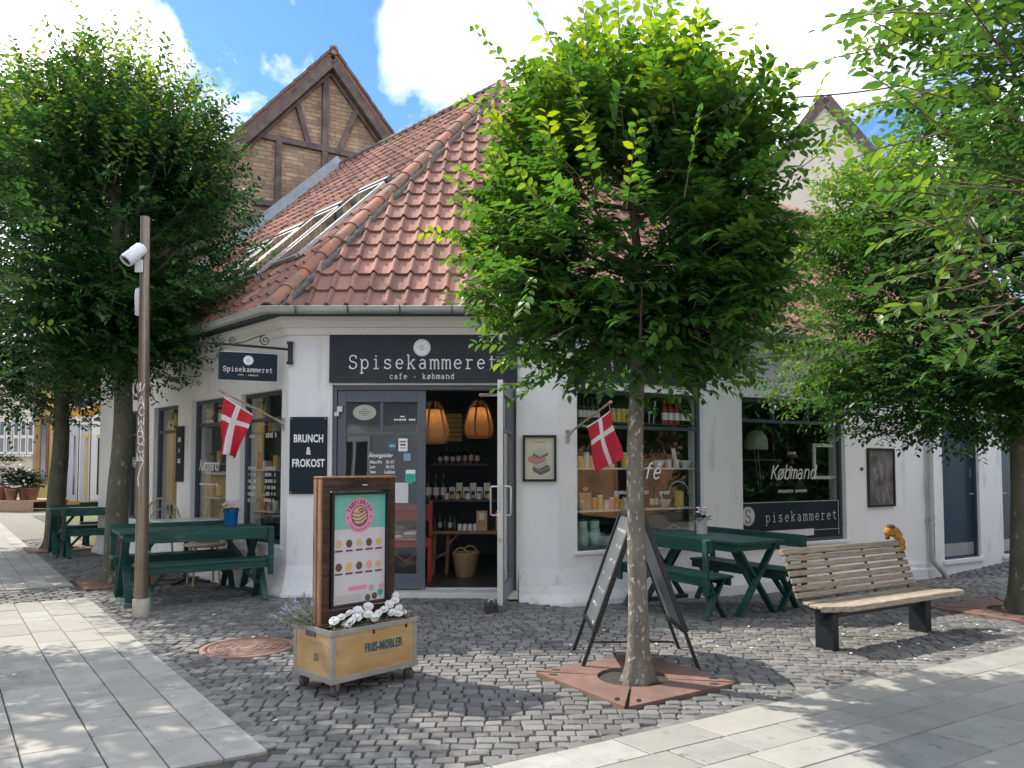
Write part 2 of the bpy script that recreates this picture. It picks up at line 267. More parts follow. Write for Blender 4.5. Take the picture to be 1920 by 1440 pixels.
# ------------------------------------------------------------------ mesh builder
ROOTM = {}
def root_matrix(o):
    while o.parent is not None: o = o.parent
    return ROOTM.get(o.name, Matrix.Identity(4))
class MB:
    def __init__(self): self.v = []; self.f = []; self.sm = []; self.mi = []
    def add(self, vs_, fs, smooth=False, mi=0):
        b = len(self.v); self.v.extend([tuple(p) for p in vs_])
        for f in fs: self.f.append([b+i for i in f]); self.sm.append(smooth); self.mi.append(mi)
    def box(self, c, s, M=None, mi=0):
        x, y, z = s[0]/2, s[1]/2, s[2]/2
        P = [Vector((c[0]+a*x, c[1]+b*y, c[2]+d*z)) for a, b, d in ((-1,-1,-1),(1,-1,-1),(1,1,-1),(-1,1,-1),(-1,-1,1),(1,-1,1),(1,1,1),(-1,1,1))]
        if M is not None: P = [M @ p for p in P]
        self.add(P, [(0,3,2,1),(4,5,6,7),(0,1,5,4),(1,2,6,5),(2,3,7,6),(3,0,4,7)], mi=mi)
    def bar(self, p0, p1, wd, ht, up=(0, 0, 1), mi=0):
        p0 = Vector(p0); p1 = Vector(p1); d = (p1-p0); l = d.length; d.normalize()
        up = Vector(up); s = d.cross(up)
        if s.length < 1e-4: s = d.cross(Vector((1, 0, 0)))
        s.normalize(); u = s.cross(d)
        M = Matrix((( d.x, s.x, u.x, 0), (d.y, s.y, u.y, 0), (d.z, s.z, u.z, 0), (0, 0, 0, 1))); M.translation = (p0+p1)/2
        self.box((0, 0, 0), (l, wd, ht), M, mi)
    def tube(self, pts, r, n=8, cap=True, mi=0, flat=None, closed=False):
        pts = [Vector(p) for p in pts]; k = len(pts)
        rs = r if isinstance(r, (list, tuple)) else [r]*k
        b = []; nrm = None
        for i, p in enumerate(pts):
            if closed: d = pts[(i+1) % k]-pts[i-1]
            else: d = pts[min(i+1, k-1)]-pts[max(i-1, 0)]
            if d.length < 1e-9: d = Vector((0, 0, 1))
            d.normalize()
            if nrm is None:
                nrm = d.orthogonal().normalized()
            else:
                nrm = nrm-d*nrm.dot(d)
                nrm = nrm.normalized() if nrm.length > 1e-6 else d.orthogonal().normalized()
            bi = d.cross(nrm)
            for j in range(n):
                a = 2*math.pi*j/n
                q = p+(nrm*math.cos(a)+bi*math.sin(a))*rs[i]
                b.append(q)
        F = []
        for i in range(k if closed else k-1):
            i2 = (i+1) % k
            for j in range(n):
                j2 = (j+1) % n
                F.append((i*n+j, i*n+j2, i2*n+j2, i2*n+j))
        self.add(b, F, True, mi)
        if cap and not closed:
            self.add(b[:n], [tuple(range(n))[::-1]], False, mi); self.add(b[-n:], [tuple(range(n))], False, mi)
    def lathe(self, prof, c=(0, 0, 0), n=20, M=None, mi=0, smooth=True):
        P = []; F = []
        for r_, z in prof:
            for j in range(n):
                a = 2*math.pi*j/n; q = Vector((c[0]+r_*math.cos(a), c[1]+r_*math.sin(a), c[2]+z))
                P.append(M @ q if M is not None else q)
        for i in range(len(prof)-1):
            for j in range(n): F.append((i*n+j, i*n+(j+1) % n, (i+1)*n+(j+1) % n, (i+1)*n+j))
        self.add(P, F, smooth, mi)
        if prof[0][0] > 1e-4: self.add(P[:n], [tuple(range(n))[::-1]], False, mi)
        if prof[-1][0] > 1e-4: self.add(P[-n:], [tuple(range(n))], False, mi)
    def prism(self, poly, M, d, mi=0):
        n = len(poly); P = [M @ Vector((x, y, 0)) for x, y in poly]+[M @ Vector((x, y, d)) for x, y in poly]
        F = [tuple(range(n))[::-1], tuple(range(n, 2*n))]+[(i, (i+1) % n, n+(i+1) % n, n+i) for i in range(n)]
        self.add(P, F, False, mi)
    def disc(self, M, rx, ry=None, d=.002, n=28, mi=0):
        ry = ry or rx
        self.prism([(rx*math.cos(2*math.pi*i/n), ry*math.sin(2*math.pi*i/n)) for i in range(n)], M, d, mi)
    def ball(self, c, r, n=10, sc=(1, 1, 1), M=None, mi=0):
        prof = [(max(r*math.sin(math.pi*i/(n//2+2)), 0.0001*0), -r*math.cos(math.pi*i/(n//2+2))) for i in range(n//2+3)]
        P = []; F = []
        for rr, z in prof:
            for j in range(n):
                a = 2*math.pi*j/n; q = Vector((c[0]+rr*math.cos(a)*sc[0], c[1]+rr*math.sin(a)*sc[1], c[2]+z*sc[2]))
                P.append(M @ q if M is not None else q)
        for i in range(len(prof)-1):
            for j in range(n): F.append((i*n+j, i*n+(j+1) % n, (i+1)*n+(j+1) % n, (i+1)*n+j))
        self.add(P, F, True, mi)
    def sweep(self, path, prof, smooth=False, mi=0, cap=True):
        # path: plan points walked with the outside on the right hand; prof: (outward, z)
        n = len(path); nr = []
        for i in range(n):
            def nm(a, b):
                d = (Vector(b)-Vector(a)).normalized(); return Vector((d.y, -d.x))
            if i == 0: m = nm(path[0], path[1])
            elif i == n-1: m = nm(path[-2], path[-1])
            else:
                a = nm(path[i-1], path[i]); b = nm(path[i], path[i+1]); m = (a+b)/(1+a.dot(b))
            nr.append(m)
        k = len(prof); P = []; F = []
        for i in range(n):
            for o_, z in prof: P.append((path[i][0]+nr[i].x*o_, path[i][1]+nr[i].y*o_, z))
        for i in range(n-1):
            for j in range(k-1): F.append((i*k+j, (i+1)*k+j, (i+1)*k+j+1, i*k+j+1))
        self.add(P, F, smooth, mi)
        if cap: self.add(P[:k], [tuple(range(k))], False, mi); self.add(P[-k:], [tuple(range(k))[::-1]], False, mi)
    def build(self, name, m, parent=None, world=True, bevel=0.0, loc=None):
        me = bpy.data.meshes.new(name)
        V = self.v
        if parent is not None and world:
            I = root_matrix(parent).inverted(); V = [tuple(I @ Vector(p)) for p in V]
        if loc is not None and parent is None:
            V = [(p[0]-loc[0], p[1]-loc[1], p[2]-loc[2]) for p in V]
        me.from_pydata(V, [], self.f)
        me.polygons.foreach_set('use_smooth', self.sm); me.polygons.foreach_set('material_index', self.mi)
        for q in (m if isinstance(m, (list, tuple)) else [m]): me.materials.append(MATS[q] if isinstance(q, str) else q)
        me.update()
        o = bpy.data.objects.new(name, me); C.objects.link(o)
        if parent is not None: o.parent = parent
        if loc is not None: 
            o.location = loc; ROOTM[o.name] = Matrix.Translation(Vector(loc))
        if bevel:
            b = o.modifiers.new('bevel', 'BEVEL'); b.width = bevel; b.segments = 2; b.limit_method = 'ANGLE'; b.angle_limit = R(40)
        return o
def tag(o, label=None, cat=None, group=None, kind=None):
    if label: o['label'] = label
    if cat: o['category'] = cat
    if group: o['group'] = group
    if kind: o['kind'] = kind
    return o
def thing(name, label, cat, loc=(0, 0, 0), rz=0.0, group=None):
    o = bpy.data.objects.new(name, None); o.empty_display_size = .1; C.objects.link(o)
    o.location = loc; o.rotation_euler = (0, 0, rz); tag(o, label, cat, group)
    ROOTM[o.name] = Matrix.Translation(Vector(loc)) @ Matrix.Rotation(rz, 4, 'Z')
    return o
def copy_tree(o, parent=None):
    c = o.copy(); C.objects.link(c); c.parent = parent
    for ch in [x for x in o.children]: copy_tree(ch, c)
    return c
def place(o, loc, rz, label=None, group=None):
    o.location = loc; o.rotation_euler = (0, 0, rz)
    ROOTM[o.name] = Matrix.Translation(Vector(loc)) @ Matrix.Rotation(rz, 4, 'Z')
    if label: o['label'] = label
    if group: o['group'] = group
    return o
def struct(name, mb, m): return tag(mb.build(name, m), kind='structure')
def frameM(o, x, y, z):
    x, y, z = Vector(x), Vector(y), Vector(z)
    M = Matrix(((x.x, y.x, z.x, 0), (x.y, y.y, z.y, 0), (x.z, y.z, z.z, 0), (0, 0, 0, 1))); M.translation = Vector(o); return M

# ------------------------------------------------------------------ writing
_tcache = {}
def text_geo(s, size, extrude, offset=0.0, spacing=1.0):
    key = (s, size, extrude, offset, spacing)
    if key not in _tcache:
        cu = bpy.data.curves.new('t', 'FONT'); cu.body = s; cu.size = size; cu.extrude = extrude; cu.offset = offset
        cu.align_x = 'CENTER'; cu.align_y = 'CENTER'; cu.resolution_u = 4; cu.space_character = spacing
        ob = bpy.data.objects.new('t', cu); C.objects.link(ob)
        dg = bpy.context.evaluated_depsgraph_get(); me = bpy.data.meshes.new_from_object(ob.evaluated_get(dg))
        _tcache[key] = ([v.co.copy() for v in me.vertices], [tuple(p.vertices) for p in me.polygons])
        bpy.data.objects.remove(ob); bpy.data.curves.remove(cu); bpy.data.meshes.remove(me)
    return _tcache[key]
def add_text(mb, s, size, M, ex=.0012, sx=1.0, shear=0.0, offset=0.0, spacing=1.0, mi=0, rise=.0016):
    V, F = text_geo(s, size, ex, offset, spacing)
    mb.add([M @ Vector((v.x*sx+v.y*shear, v.y, v.z+rise)) for v in V], F, False, mi)
def arc(cx, cy, rx, ry, a0, a1, n=12):
    return [(cx+rx*math.cos(R(a0+(a1-a0)*i/n)), cy+ry*math.sin(R(a0+(a1-a0)*i/n))) for i in range(n+1)]
GL = {
 'S': ([arc(.5, 1.09, .36, .36, 25, 270, 14)+arc(.5, .36, .38, .37, 90, -155, 14)[1:]], [[(.83, 1.43), (.83, 1.1)], [(.14, .02), (.14, .36)]]),
 's': ([arc(.45, .76, .30, .25, 30, 270, 10)+arc(.45, .25, .33, .26, 90, -150, 10)[1:]], [[(.73, 1.0), (.73, .78)], [(.14, 0), (.14, .24)]]),
 'p': ([[(.17, 1.0), (.17, -.5)], arc(.52, .5, .34, .5, 180, -180, 18)], [[(0, 1.0), (.17, 1.0)], [(0, -.5), (.38, -.5)]]),
 'i': ([[(.48, 1.0), (.48, 0)], arc(.46, 1.36, .035, .035, 0, 360, 6)], [[(.24, 1.0), (.48, 1.0)], [(.18, 0), (.78, 0)]]),
 'e': ([[(.14, .54), (.84, .54)], arc(.49, .5, .36, .5, 5, 318, 18)], []),
 'k': ([[(.2, 1.5), (.2, 0)], [(.76, .98), (.22, .42)], [(.40, .6), (.8, 0)]], [[(.03, 1.5), (.2, 1.5)], [(.05, 0), (.36, 0)], [(.6, .98), (.9, .98)], [(.66, 0), (.95, 0)]]),
 'a': ([arc(.44, .68, .29, .32, 150, 0, 8)+[(.73, .16)]+arc(.84, .14, .11, .14, 180, 270, 4), arc(.44, .29, .30, .29, 0, 360, 14)], []),
 'm': ([[(.08, 1.0), (.08, 0)], arc(.29, .74, .21, .25, 180, 0, 8)+[(.50, 0)], arc(.71, .74, .21, .25, 180, 0, 8)+[(.92, 0)]], [[(-.04, 1.0), (.08, 1.0)], [(-.03, 0), (.2, 0)], [(.42, 0), (.6, 0)], [(.83, 0), (1.03, 0)]]),
 'n': ([[(.16, 1.0), (.16, 0)], arc(.49, .66, .33, .33, 180, 0, 8)+[(.82, 0)]], [[(.0, 1.0), (.16, 1.0)], [(0, 0), (.32, 0)], [(.68, 0), (.98, 0)]]),
 'r': ([[(.3, 1.0), (.3, 0)], arc(.62, .62, .32, .36, 180, 50, 8)], [[(.08, 1.0), (.3, 1.0)], [(.08, 0), (.6, 0)]]),
 't': ([[(.36, 1.42), (.36, .28)]+arc(.6, .27, .24, .26, 180, 330, 8), [(.1, 1.0), (.78, 1.0)]], []),
 'c': ([arc(.5, .5, .36, .5, 42, 318, 16)], [[(.78, .98), (.78, .72)]]),
 'f': ([[(.4, 0), (.4, 1.15)]+arc(.62, 1.15, .22, .32, 180, 50, 8), [(.12, 1.0), (.76, 1.0)]], [[(.15, 0), (.7, 0)]]),
 'o': ([arc(.5, .5, .37, .5, 0, 360, 18)], []),
 'ø': ([arc(.5, .5, .37, .5, 0, 360, 18), [(.12, -.1), (.88, 1.1)]], []),
 'b': ([[(.17, 1.5), (.17, 0)], arc(.52, .5, .34, .5, 180, -180, 18)], [[(0, 1.5), (.17, 1.5)]]),
 'd': ([[(.83, 1.5), (.83, 0)], arc(.48, .5, .34, .5, 0, 360, 18)], [[(.66, 1.5), (.83, 1.5)], [(.83, 0), (1, 0)]]),
 'K': ([[(.2, 1.45), (.2, 0)], [(.92, 1.45), (.22, .62)], [(.42, .82), (.95, 0)]], []),
 'C': ([arc(.6, .72, .5, .72, 50, 310, 16)], []),
 'é': ([[(.14, .54), (.84, .54)], arc(.49, .5, .36, .5, 5, 318, 18), [(.45, 1.25), (.7, 1.5)]], []),
 '•': ([arc(.5, .5, .06, .06, 0, 360, 6), arc(.5, .5, .02, .02, 0, 360, 4)], []), ' ': ([], []),
}
def strokes(mb, s, M, xh, r, pitch, serif=True, slant=0.0, widths=None, mi=0, n=6, flat=.35):
    # centred along local x, baseline at local y=0
    x = -pitch*len(s)/2
    for ch in s:
        st, se = GL[ch]
        for pl in st+(se if serif else []):
            pts = [((p[0]+slant*p[1])*xh+x+(pitch-xh)/2, p[1]*xh) for p in pl]
            tmp = MB(); tmp.tube([(a, b, 0) for a, b in pts], r, n=n)
            mb.add([M @ Vector((v[0], v[1], v[2]*flat+r*flat*.5+.0006)) for v in tmp.v], tmp.f, True, mi)
        x += pitch

# ------------------------------------------------------------------ ground, paving
AD = Vector((math.cos(R(126.8)), math.sin(R(126.8)))); BD = Vector((math.cos(R(30.6)), math.sin(R(30.6))))
QC = Vector((-1.2, 3.86)); R0 = Vector((-0.07, 3.68))
def off(p, o, d): return (p[0]-o.x)*(-d.y)+(p[1]-o.y)*d.x     # signed distance to the left of a line
UL = Vector((-.7071, .7071)); UR = Vector((.865, .5014)); C0 = Vector((-2.46, 8.45)); C1 = Vector((.51, 8.45))
WLEN_L = 6.3; WLEN_R = 12.5
PL = C0+UL*WLEN_L; PR = C1+UR*WLEN_R
g = MB()
xs = sorted(set([-400, -120, -50, -25]+[round(-14+i*.5, 2) for i in range(61)]+[25, 60, 150, 400])); ys = sorted(set([-60, -20, -6, 0]+[round(2+i*.5, 2) for i in range(40)]+[28, 40, 70, 150, 400, 900]))
vsx = [(x, y, gz(x, y)-.014) for y in ys for x in xs]; nx = len(xs)
g.add(vsx, [(j*nx+i, j*nx+i+1, (j+1)*nx+i+1, (j+1)*nx+i) for j in range(len(ys)-1) for i in range(nx-1)], True)
struct('ground', g, 'street_far')
bed = MB()
def sheet(mb, pts, dz):
    mb.add([(p[0], p[1], gz(p[0], p[1])+dz) for p in pts], [tuple(range(len(pts)))])
gr = [[-0.1, 0], [0, 0]]
for i in range(60):
    for j in range(60):
        x = -8+i*.3; y = 3.2+j*.2
        sheet(bed, [(x, y), (x+.3, y), (x+.3, y+.2), (x, y+.2)], -.009)
struct('cobble_bed', bed, 'joint')
def inside_building(x, y):
    p = (x, y)
    return off(p, C0, -UL) > .02 and y > 8.48 and off(p, C1, UR) > .02
GRATES = [((.80, 5.17), .47, R(33)), ((-4.72, 9.50), .50, R(36)), ((-7.75, 13.35), .55, R(36)), ((4.95, 7.55), .58, R(30))]
MH = (-2.06, 6.08)
def blocked(x, y, m=.03):
    if (x-MH[0])**2+(y-MH[1])**2 < (.36+m)**2: return True
    for (cx, cy), h, a in GRATES:
        dx_, dy_ = x-cx, y-cy; u = dx_*math.cos(a)+dy_*math.sin(a); v = -dx_*math.sin(a)+dy_*math.cos(a)
        if abs(u) < h+m and abs(v) < h+m: return True
    return inside_building(x, y)
def stone(mb, cx, cy, w_, h_, rot, hgt=.006):
    cs = []
    for a, b in ((-1, -1), (1, -1), (1, 1), (-1, 1)):
        px = a*w_/2*(1+random.uniform(-.14, .06)); py = b*h_/2*(1+random.uniform(-.16, .06))
        cs.append((cx+px*math.cos(rot)-py*math.sin(rot), cy+px*math.sin(rot)+py*math.cos(rot)))
    z = gz(cx, cy)+random.uniform(-.003, .003); tx = random.uniform(-.05, .05); ty = random.uniform(-.05, .05)
    def P(f, dz): return [(cx+(c[0]-cx)*f, cy+(c[1]-cy)*f, z+dz+((c[0]-cx)*tx+(c[1]-cy)*ty)*f) for c in cs]
    v = P(1.0, -.02)+P(.99, -.003)+P(.88, hgt*.75)+[(cx, cy, z+hgt)]
    f = [(i, (i+1) % 4, 4+(i+1) % 4, 4+i) for i in range(4)]+[(4+i, 4+(i+1) % 4, 8+(i+1) % 4, 8+i) for i in range(4)]+[(8+i, 8+(i+1) % 4, 12) for i in range(4)]
    mb.add(v, f[:4], True); mb.add(v, f[4:], False)
cob = MB()
y = 3.3; row = 0
def region(x, yy):
    p = (x, yy)
    s_a = (x-QC.x)*AD.x+(yy-QC.y)*AD.y
    return (off(p, QC, AD) < -.05 or (s_a < -.06 and off(p, QC, AD) < .40)) and off(p, R0, BD) > .05
while y < 15.5:
    pit = .086 if y < 9 else .13
    x = -9.5+random.uniform(0, .1); yb = y
    while x < 11:
        w_ = random.uniform(.080, .140)*(1 if y < 9 else 1.15)
        xc = x+w_/2; yc = yb+.05*math.sin(xc*1.1+.6)+.12*math.sin(xc*.45+1)-.02*xc+random.uniform(-.006, .006)
        k = xc/max(yc, .1)
        if -.78 < k < .80 and yc > 3.3 and region(xc, yc) and not blocked(xc, yc):
            stone(cob, xc, yc, w_-.004, pit-.004, .05*math.cos(xc*1.1+.6)+random.uniform(-.05, .05))
        x += w_
    y += pit; row += 1
# border courses along both slab edges and the cross band in the left pavement
for o_, d_, L_, sg in ((QC, AD, 13, -1), (R0, BD, 9, 1)):
    s_ = -1.2
    while s_ < L_:
        l_ = random.uniform(.11, .16); c_ = o_+d_*(s_+l_/2)+Vector((-d_.y, d_.x))*sg*-1*(-.045)*1
        c_ = o_+d_*(s_+l_/2)+Vector((-d_.y, d_.x))*(.03 if sg > 0 else -.03)
        if not blocked(c_.x, c_.y, .06) and c_.y > 3.3 and (sg > 0 or s_ > 0): stone(cob, c_.x, c_.y, l_-.008, .085, math.atan2(d_.y, d_.x))
        s_ += l_
for j in range(26):
    for i in range(9):
        c_ = QC+AD*(5.62+i*.112)-BD*(.06+j*.13+random.uniform(0, .02)+(i % 2)*.06)
        if not blocked(c_.x, c_.y, .05): stone(cob, c_.x, c_.y, .125, .10, R(30.6)+random.uniform(-.06, .06))
struct('cobblestone_paving', cob, 'cobble')
def slab(mb, P4):
    z = [gz(*p) for p in P4]; c_ = (sum(p[0] for p in P4)/4, sum(p[1] for p in P4)/4); dz = random.uniform(-.0015, .0015)
    def ring(inset, h):
        out_ = []
        for p, zz in zip(P4, z):
            dx_, dy_ = c_[0]-p[0], c_[1]-p[1]; l = math.hypot(dx_, dy_); out_.append((p[0]+dx_/l*inset, p[1]+dy_/l*inset, zz+h+dz))
        return out_
    v = ring(.006, -.02)+ring(.006, .006)+ring(.011, .010)
    mb.add(v, [(i, (i+1) % 4, 4+(i+1) % 4, 4+i) for i in range(4)]+[(4+i, 4+(i+1) % 4, 8+(i+1) % 4, 8+i) for i in range(4)]+[(8, 9, 10, 11)])
pl_ = MB(); pr_ = MB()
wid = [.205, .24, .228, .32, .24, .25, .31, .24, .25, .3]+[.27]*14
o_ = 0
for k, wd in enumerate(wid):
    s_ = 0.0 if k < 2 else random.uniform(-.9, -.5)-k*.2
    while s_ < 30:
        l_ = random.choice([.30, .34, .40, .48, .55]) if s_ < 12 else .8
        if 5.55 < s_+l_ and s_ < 5.55: l_ = 5.55-s_
        if l_ > .04 and not (5.54 < s_ < 6.62):
            a = QC+AD*s_-BD*o_; 
            slab(pl_, [tuple(a-BD*wd), tuple(a), tuple(a+AD*l_), tuple(a+AD*l_-BD*wd)])
            s_ += l_
        else: s_ = 6.64 if s_ < 6.64 else s_+l_
    o_ += wd
struct('pavement_slabs', pl_, 'slab')
o_ = 0
for k, wd in enumerate([.27, .242, .245, .34, .25, .25, .3, .25, .3]):
    s_ = -1.6-k*.2+random.uniform(-.3, 0)
    while s_ < 12:
        l_ = random.choice([.36, .42, .50, .58])
        a = R0+BD*s_-AD*o_
        slab(pr_, [tuple(a-AD*wd), tuple(a+BD*l_-AD*wd), tuple(a+BD*l_), tuple(a)])
        s_ += l_
    o_ += wd
struct('footpath_slabs', pr_, 'slab')
vg = MB()
for i in range(22):
    for j in range(12):
        a = Vector((-7.4, 13.9))+AD*(i*.5)+BD*(j*.3-.1)
        p4 = [a, a+BD*.3, a+BD*.3+AD*.5, a+AD*.5]
        sheet(vg, [(p.x, p.y) for p in p4], .0)
struct('grass_verge', vg, 'verge')
# tree grates and manhole
def grate(c, h, a, label):
    t = thing('tree_grate', label, 'tree grate', (c[0], c[1], gz(*c)), a, 'rusty steel tree grates')
    n = 48; hole = h*.5; m = MB()
    for q in range(4):
        # one quarter plate, split on the diagonals to the corners
        a0 = -45+90*q+1.2; P_in = []; P_out = []
        for i in range(13):
            an = R(a0+(87.6)*i/12); P_in.append((hole*math.cos(an), hole*math.sin(an)))
            rr = h/max(abs(math.cos(an)), abs(math.sin(an))); P_out.append((rr*math.cos(an), rr*math.sin(an)))
        for z0, fl in ((.018, 0),):
            V = [(x_, y_, .018) for x_, y_ in P_in]+[(x_, y_, .018) for x_, y_ in P_out]+[(x_, y_, -.01) for x_, y_ in P_in]+[(x_, y_, -.01) for x_, y_ in P_out]
            F = [(i, 13+i, 14+i, i+1) for i in range(12)]+[(39+i, 13+i, 14+i, 40+i)[::-1] for i in range(12)]+[(26+i, i, i+1, 27+i)[::-1] for i in range(12)]
            F += [(0, 13, 39, 26), (12, 38, 51, 25)[::-1]]
            m.add(V, F)
    m.build('plate', 'rust', t, world=False)
    hl = MB()
    for q in range(4):
        for sgn in (-1, 1):
            an = R(-45+90*q+sgn*7); rr = h*1.12
            Mx = Matrix.Translation((rr*math.cos(an), rr*math.sin(an), .0185)) @ Matrix.Rotation(R(-45+90*q), 4, 'Z')
            hl.disc(Mx, .032, .016, .0012, 14)
    hl.build('lifting_hole', 'iron_black', t, world=False)
    s = MB(); s.disc(Matrix.Translation((0, 0, -.012)), hole+.01, hole+.01, .012, 32); s.build('soil', 'soil', t, world=False)
    return t
grate(GRATES[0][0], GRATES[0][1], GRATES[0][2], 'square rusty steel grate round the foot of the middle tree')
grate(GRATES[1][0], GRATES[1][1], GRATES[1][2], 'rusty grate under the tree beside the left green table')
grate(GRATES[2][0], GRATES[2][1], GRATES[2][2], 'rusty grate under the far left tree by the second green table')
grate(GRATES[3][0], GRATES[3][1], GRATES[3][2], 'rusty grate at the right edge, under the right hand tree')
t = thing('manhole_cover', 'round rusty patterned iron manhole cover in the cobbles left of the crate planter', 'manhole cover', (MH[0], MH[1], 0))
m = MB(); m.disc(Matrix.Translation((0, 0, -.02)), .30, .30, .024, 48)
for r_ in (.285, .235, .18, .12, .06):
    m.tube([(r_*math.cos(2*math.pi*i/40), r_*math.sin(2*math.pi*i/40), .004) for i in range(40)], .006, n=5, closed=True)
for r_, k in ((.26, 24), (.207, 18), (.15, 14), (.09, 8)):
    for i in range(k):
        a = 2*math.pi*i/k+r_*9; m.bar(((r_-.02)*math.cos(a), (r_-.02)*math.sin(a), .004), ((r_+.02)*math.cos(a), (r_+.02)*math.sin(a), .004), .01, .006)
m.build('lid', 'iron_rust', t, world=False)
m = MB(); m.lathe([(.31, -.02), (.31, .008), (.355, .008), (.355, -.02)], n=48); m.build('ring', 'iron_rust', t, world=False)
lt = MB()
for i in range(230):
    if i < 170: x, y_ = random.gauss(3.9, 1.5), random.gauss(6.3, .9)
    else: x, y_ = random.uniform(-4, 5), random.uniform(4.2, 8)
    if off((x, y_), R0, BD) < 0 or inside_building(x, y_): continue
    r_ = random.uniform(.008, .024); a = random.uniform(0, 6.3); z = gz(x, y_)+.013
    lt.add([(x+r_*math.cos(a+k*1.257)*random.uniform(.5, 1), y_+r_*math.sin(a+k*1.257)*random.uniform(.4, 1), z+random.uniform(0, .006)) for k in range(5)], [(0, 1, 2, 3, 4)])
tag(lt.build('fallen_petals', 'litter', loc=(3.9, 6.3, 0)), 'pale fallen petals and leaf scraps scattered on the cobbles round the slatted bench', 'petals', kind='stuff')

# ------------------------------------------------------------------ the corner building
bld = thing('cafe_building', 'white corner cafe building with steep red tiled roof and dark shop windows', 'building', (-.97, 8.6, 0))
class Wall:
    def __init__(s, o, u): s.o = Vector(o); s.u = Vector(u); s.n = Vector((s.u.y, -s.u.x))
    def p(s, a, z, d=0.0): q = s.o+s.u*a+s.n*d; return Vector((q.x, q.y, z))
    def s(s, px, d=0.0):
        k = (px-960)/FPX*1.0; o = s.o+s.n*d
        # plan intersection with the vertical plane through the pixel column (level approximation)
        return (o.y*k-o.x)/(s.u.x-k*s.u.y)
    def z(s, a, py, d=0.0):
        q = s.p(a, 0, d); dr = ray(960+FPX*q.x/q.y, py); return CAMH+dr.z*q.y/dr.y
    def M(s, a, z, d=0.0):   # local x right as seen from outside, y up, z outward
        u = Vector((s.u.x, s.u.y, 0)); n = Vector((s.n.x, s.n.y, 0)); return frameM(s.p(a, z, d), u, (0, 0, 1), n)
WF = Wall(C0, (1, 0)); WR = Wall(C1, UR); WL = Wall(PL, -UL)     # all run left to right as seen from outside
def sL(px): return WL.s(px)
def wall_mesh(wall, L_, z0, z1, ops, th=.28, ext=0):
    xs_ = sorted(set([0, L_]+[v for o in ops for v in o[:2]])); zs_ = sorted(set([z0, z1]+[v for o in ops for v in o[2:4]]))
    m = MB()
    def solid(i, j):
        if i < 0 or j < 0 or i >= len(xs_)-1 or j >= len(zs_)-1: return None
        cx = (xs_[i]+xs_[i+1])/2; cz = (zs_[j]+zs_[j+1])/2
        return not any(o[0] < cx < o[1] and o[2] < cz < o[3] for o in ops)
    for i in range(len(xs_)-1):
        for j in range(len(zs_)-1):
            a, b, c, d = xs_[i], xs_[i+1], zs_[j], zs_[j+1]
            if not solid(i, j): continue
            m.add([wall.p(a, c), wall.p(b, c), wall.p(b, d), wall.p(a, d)], [(0, 1, 2, 3)])
            m.add([wall.p(a, c, -th), wall.p(b, c, -th), wall.p(b, d, -th), wall.p(a, d, -th)], [(3, 2, 1, 0)])
            for (ii, jj, e) in ((i-1, j, ((a, c), (a, d))), (i+1, j, ((b, d), (b, c))), (i, j-1, ((b, c), (a, c))), (i, j+1, ((a, d), (b, d)))):
                if solid(ii, jj) is False:
                    (x0, q0), (x1, q1) = e
                    m.add([wall.p(x0, q0), wall.p(x1, q1), wall.p(x1, q1, -th), wall.p(x0, q0, -th)], [(0, 1, 2, 3)])
    return m
ZT = 3.06
FD = (WF.s(622), WF.s(968), .055, WF.z(1, 722))
W1 = (WR.s(1080), WR.s(1320), WR.z(WR.s(1080), 1035), WR.z(WR.s(1080), 727))
W2 = (WR.s(1390), WR.s(1585), WR.z(WR.s(1585), 1011), WR.z(WR.s(1390), 743))
D1 = (WR.s(1766), WR.s(1834), WR.z(WR.s(1766), 1051), 2.16)
D2 = (WR.s(1877), WR.s(1950), WR.z(WR.s(1877), 1040), 2.16)
D3 = (D2[1]+.5, D2[1]+1.5, .2, 2.16)
WA = (sL(450), sL(529), WL.z(sL(526), 1023), WL.z(sL(529), 729))
WB = (sL(358), sL(426), .42, WL.z(sL(358), 753))
WC = (sL(287.5), sL(334), .62, WL.z(sL(287.5), 765))
WD = (sL(237), sL(260), .62, WC[3])
wall_mesh(WF, 2.97, -.3, ZT, [FD]).build('front_wall', 'wall_white', bld)
wall_mesh(WR, WLEN_R, -.45, ZT, [W1, W2, D1, D2]).build('right_wall', 'wall_white', bld)
wall_mesh(WL, WLEN_L, -.3, ZT, [WA, WB, WC, WD]).build('left_wall', 'wall_white', bld)
path = [tuple(PL), tuple(C0), tuple(C1), tuple(PR)]
m = MB(); m.sweep(path, [(0, 2.86), (.035, 2.865), (.045, 2.93), (.048, 2.935), (.09, 2.94), (.10, 3.0), (.13, 3.01), (.135, 3.055), (0, 3.056)]); m.build('cornice', 'plaster_trim', bld)
# flared foot of the walls
ft = [(0.002, .34), (.012, .28), (.03, .18), (.055, .10), (.09, .03), (.11, -.3)]
m = MB(); m.sweep([tuple(PL), tuple(C0), (C0.x+FD[0]-.02, C0.y)], ft, smooth=False); m.build('wall_foot', 'foot_white', bld)
fr_ = [(0.002, .30), (.014, .22), (.034, .12), (.065, .03), (.12, -.06), (.15, -.3)]
m = MB(); m.sweep([(C0.x+FD[1]+.03, C0.y), tuple(C1), tuple(C1+UR*5.2)], fr_, cap=False)
A_ = [WR.p(5.2, z, o) for o, z in fr_]; B_ = [WR.p(7.0, min(z, .02)-.1 if i else -.1, .002) for i, (o, z) in enumerate(fr_)]; m.add(A_+B_, [(i, 6+i, 7+i, i+1) for i in range(5)])
m.build('wall_foot', 'foot_white', bld)
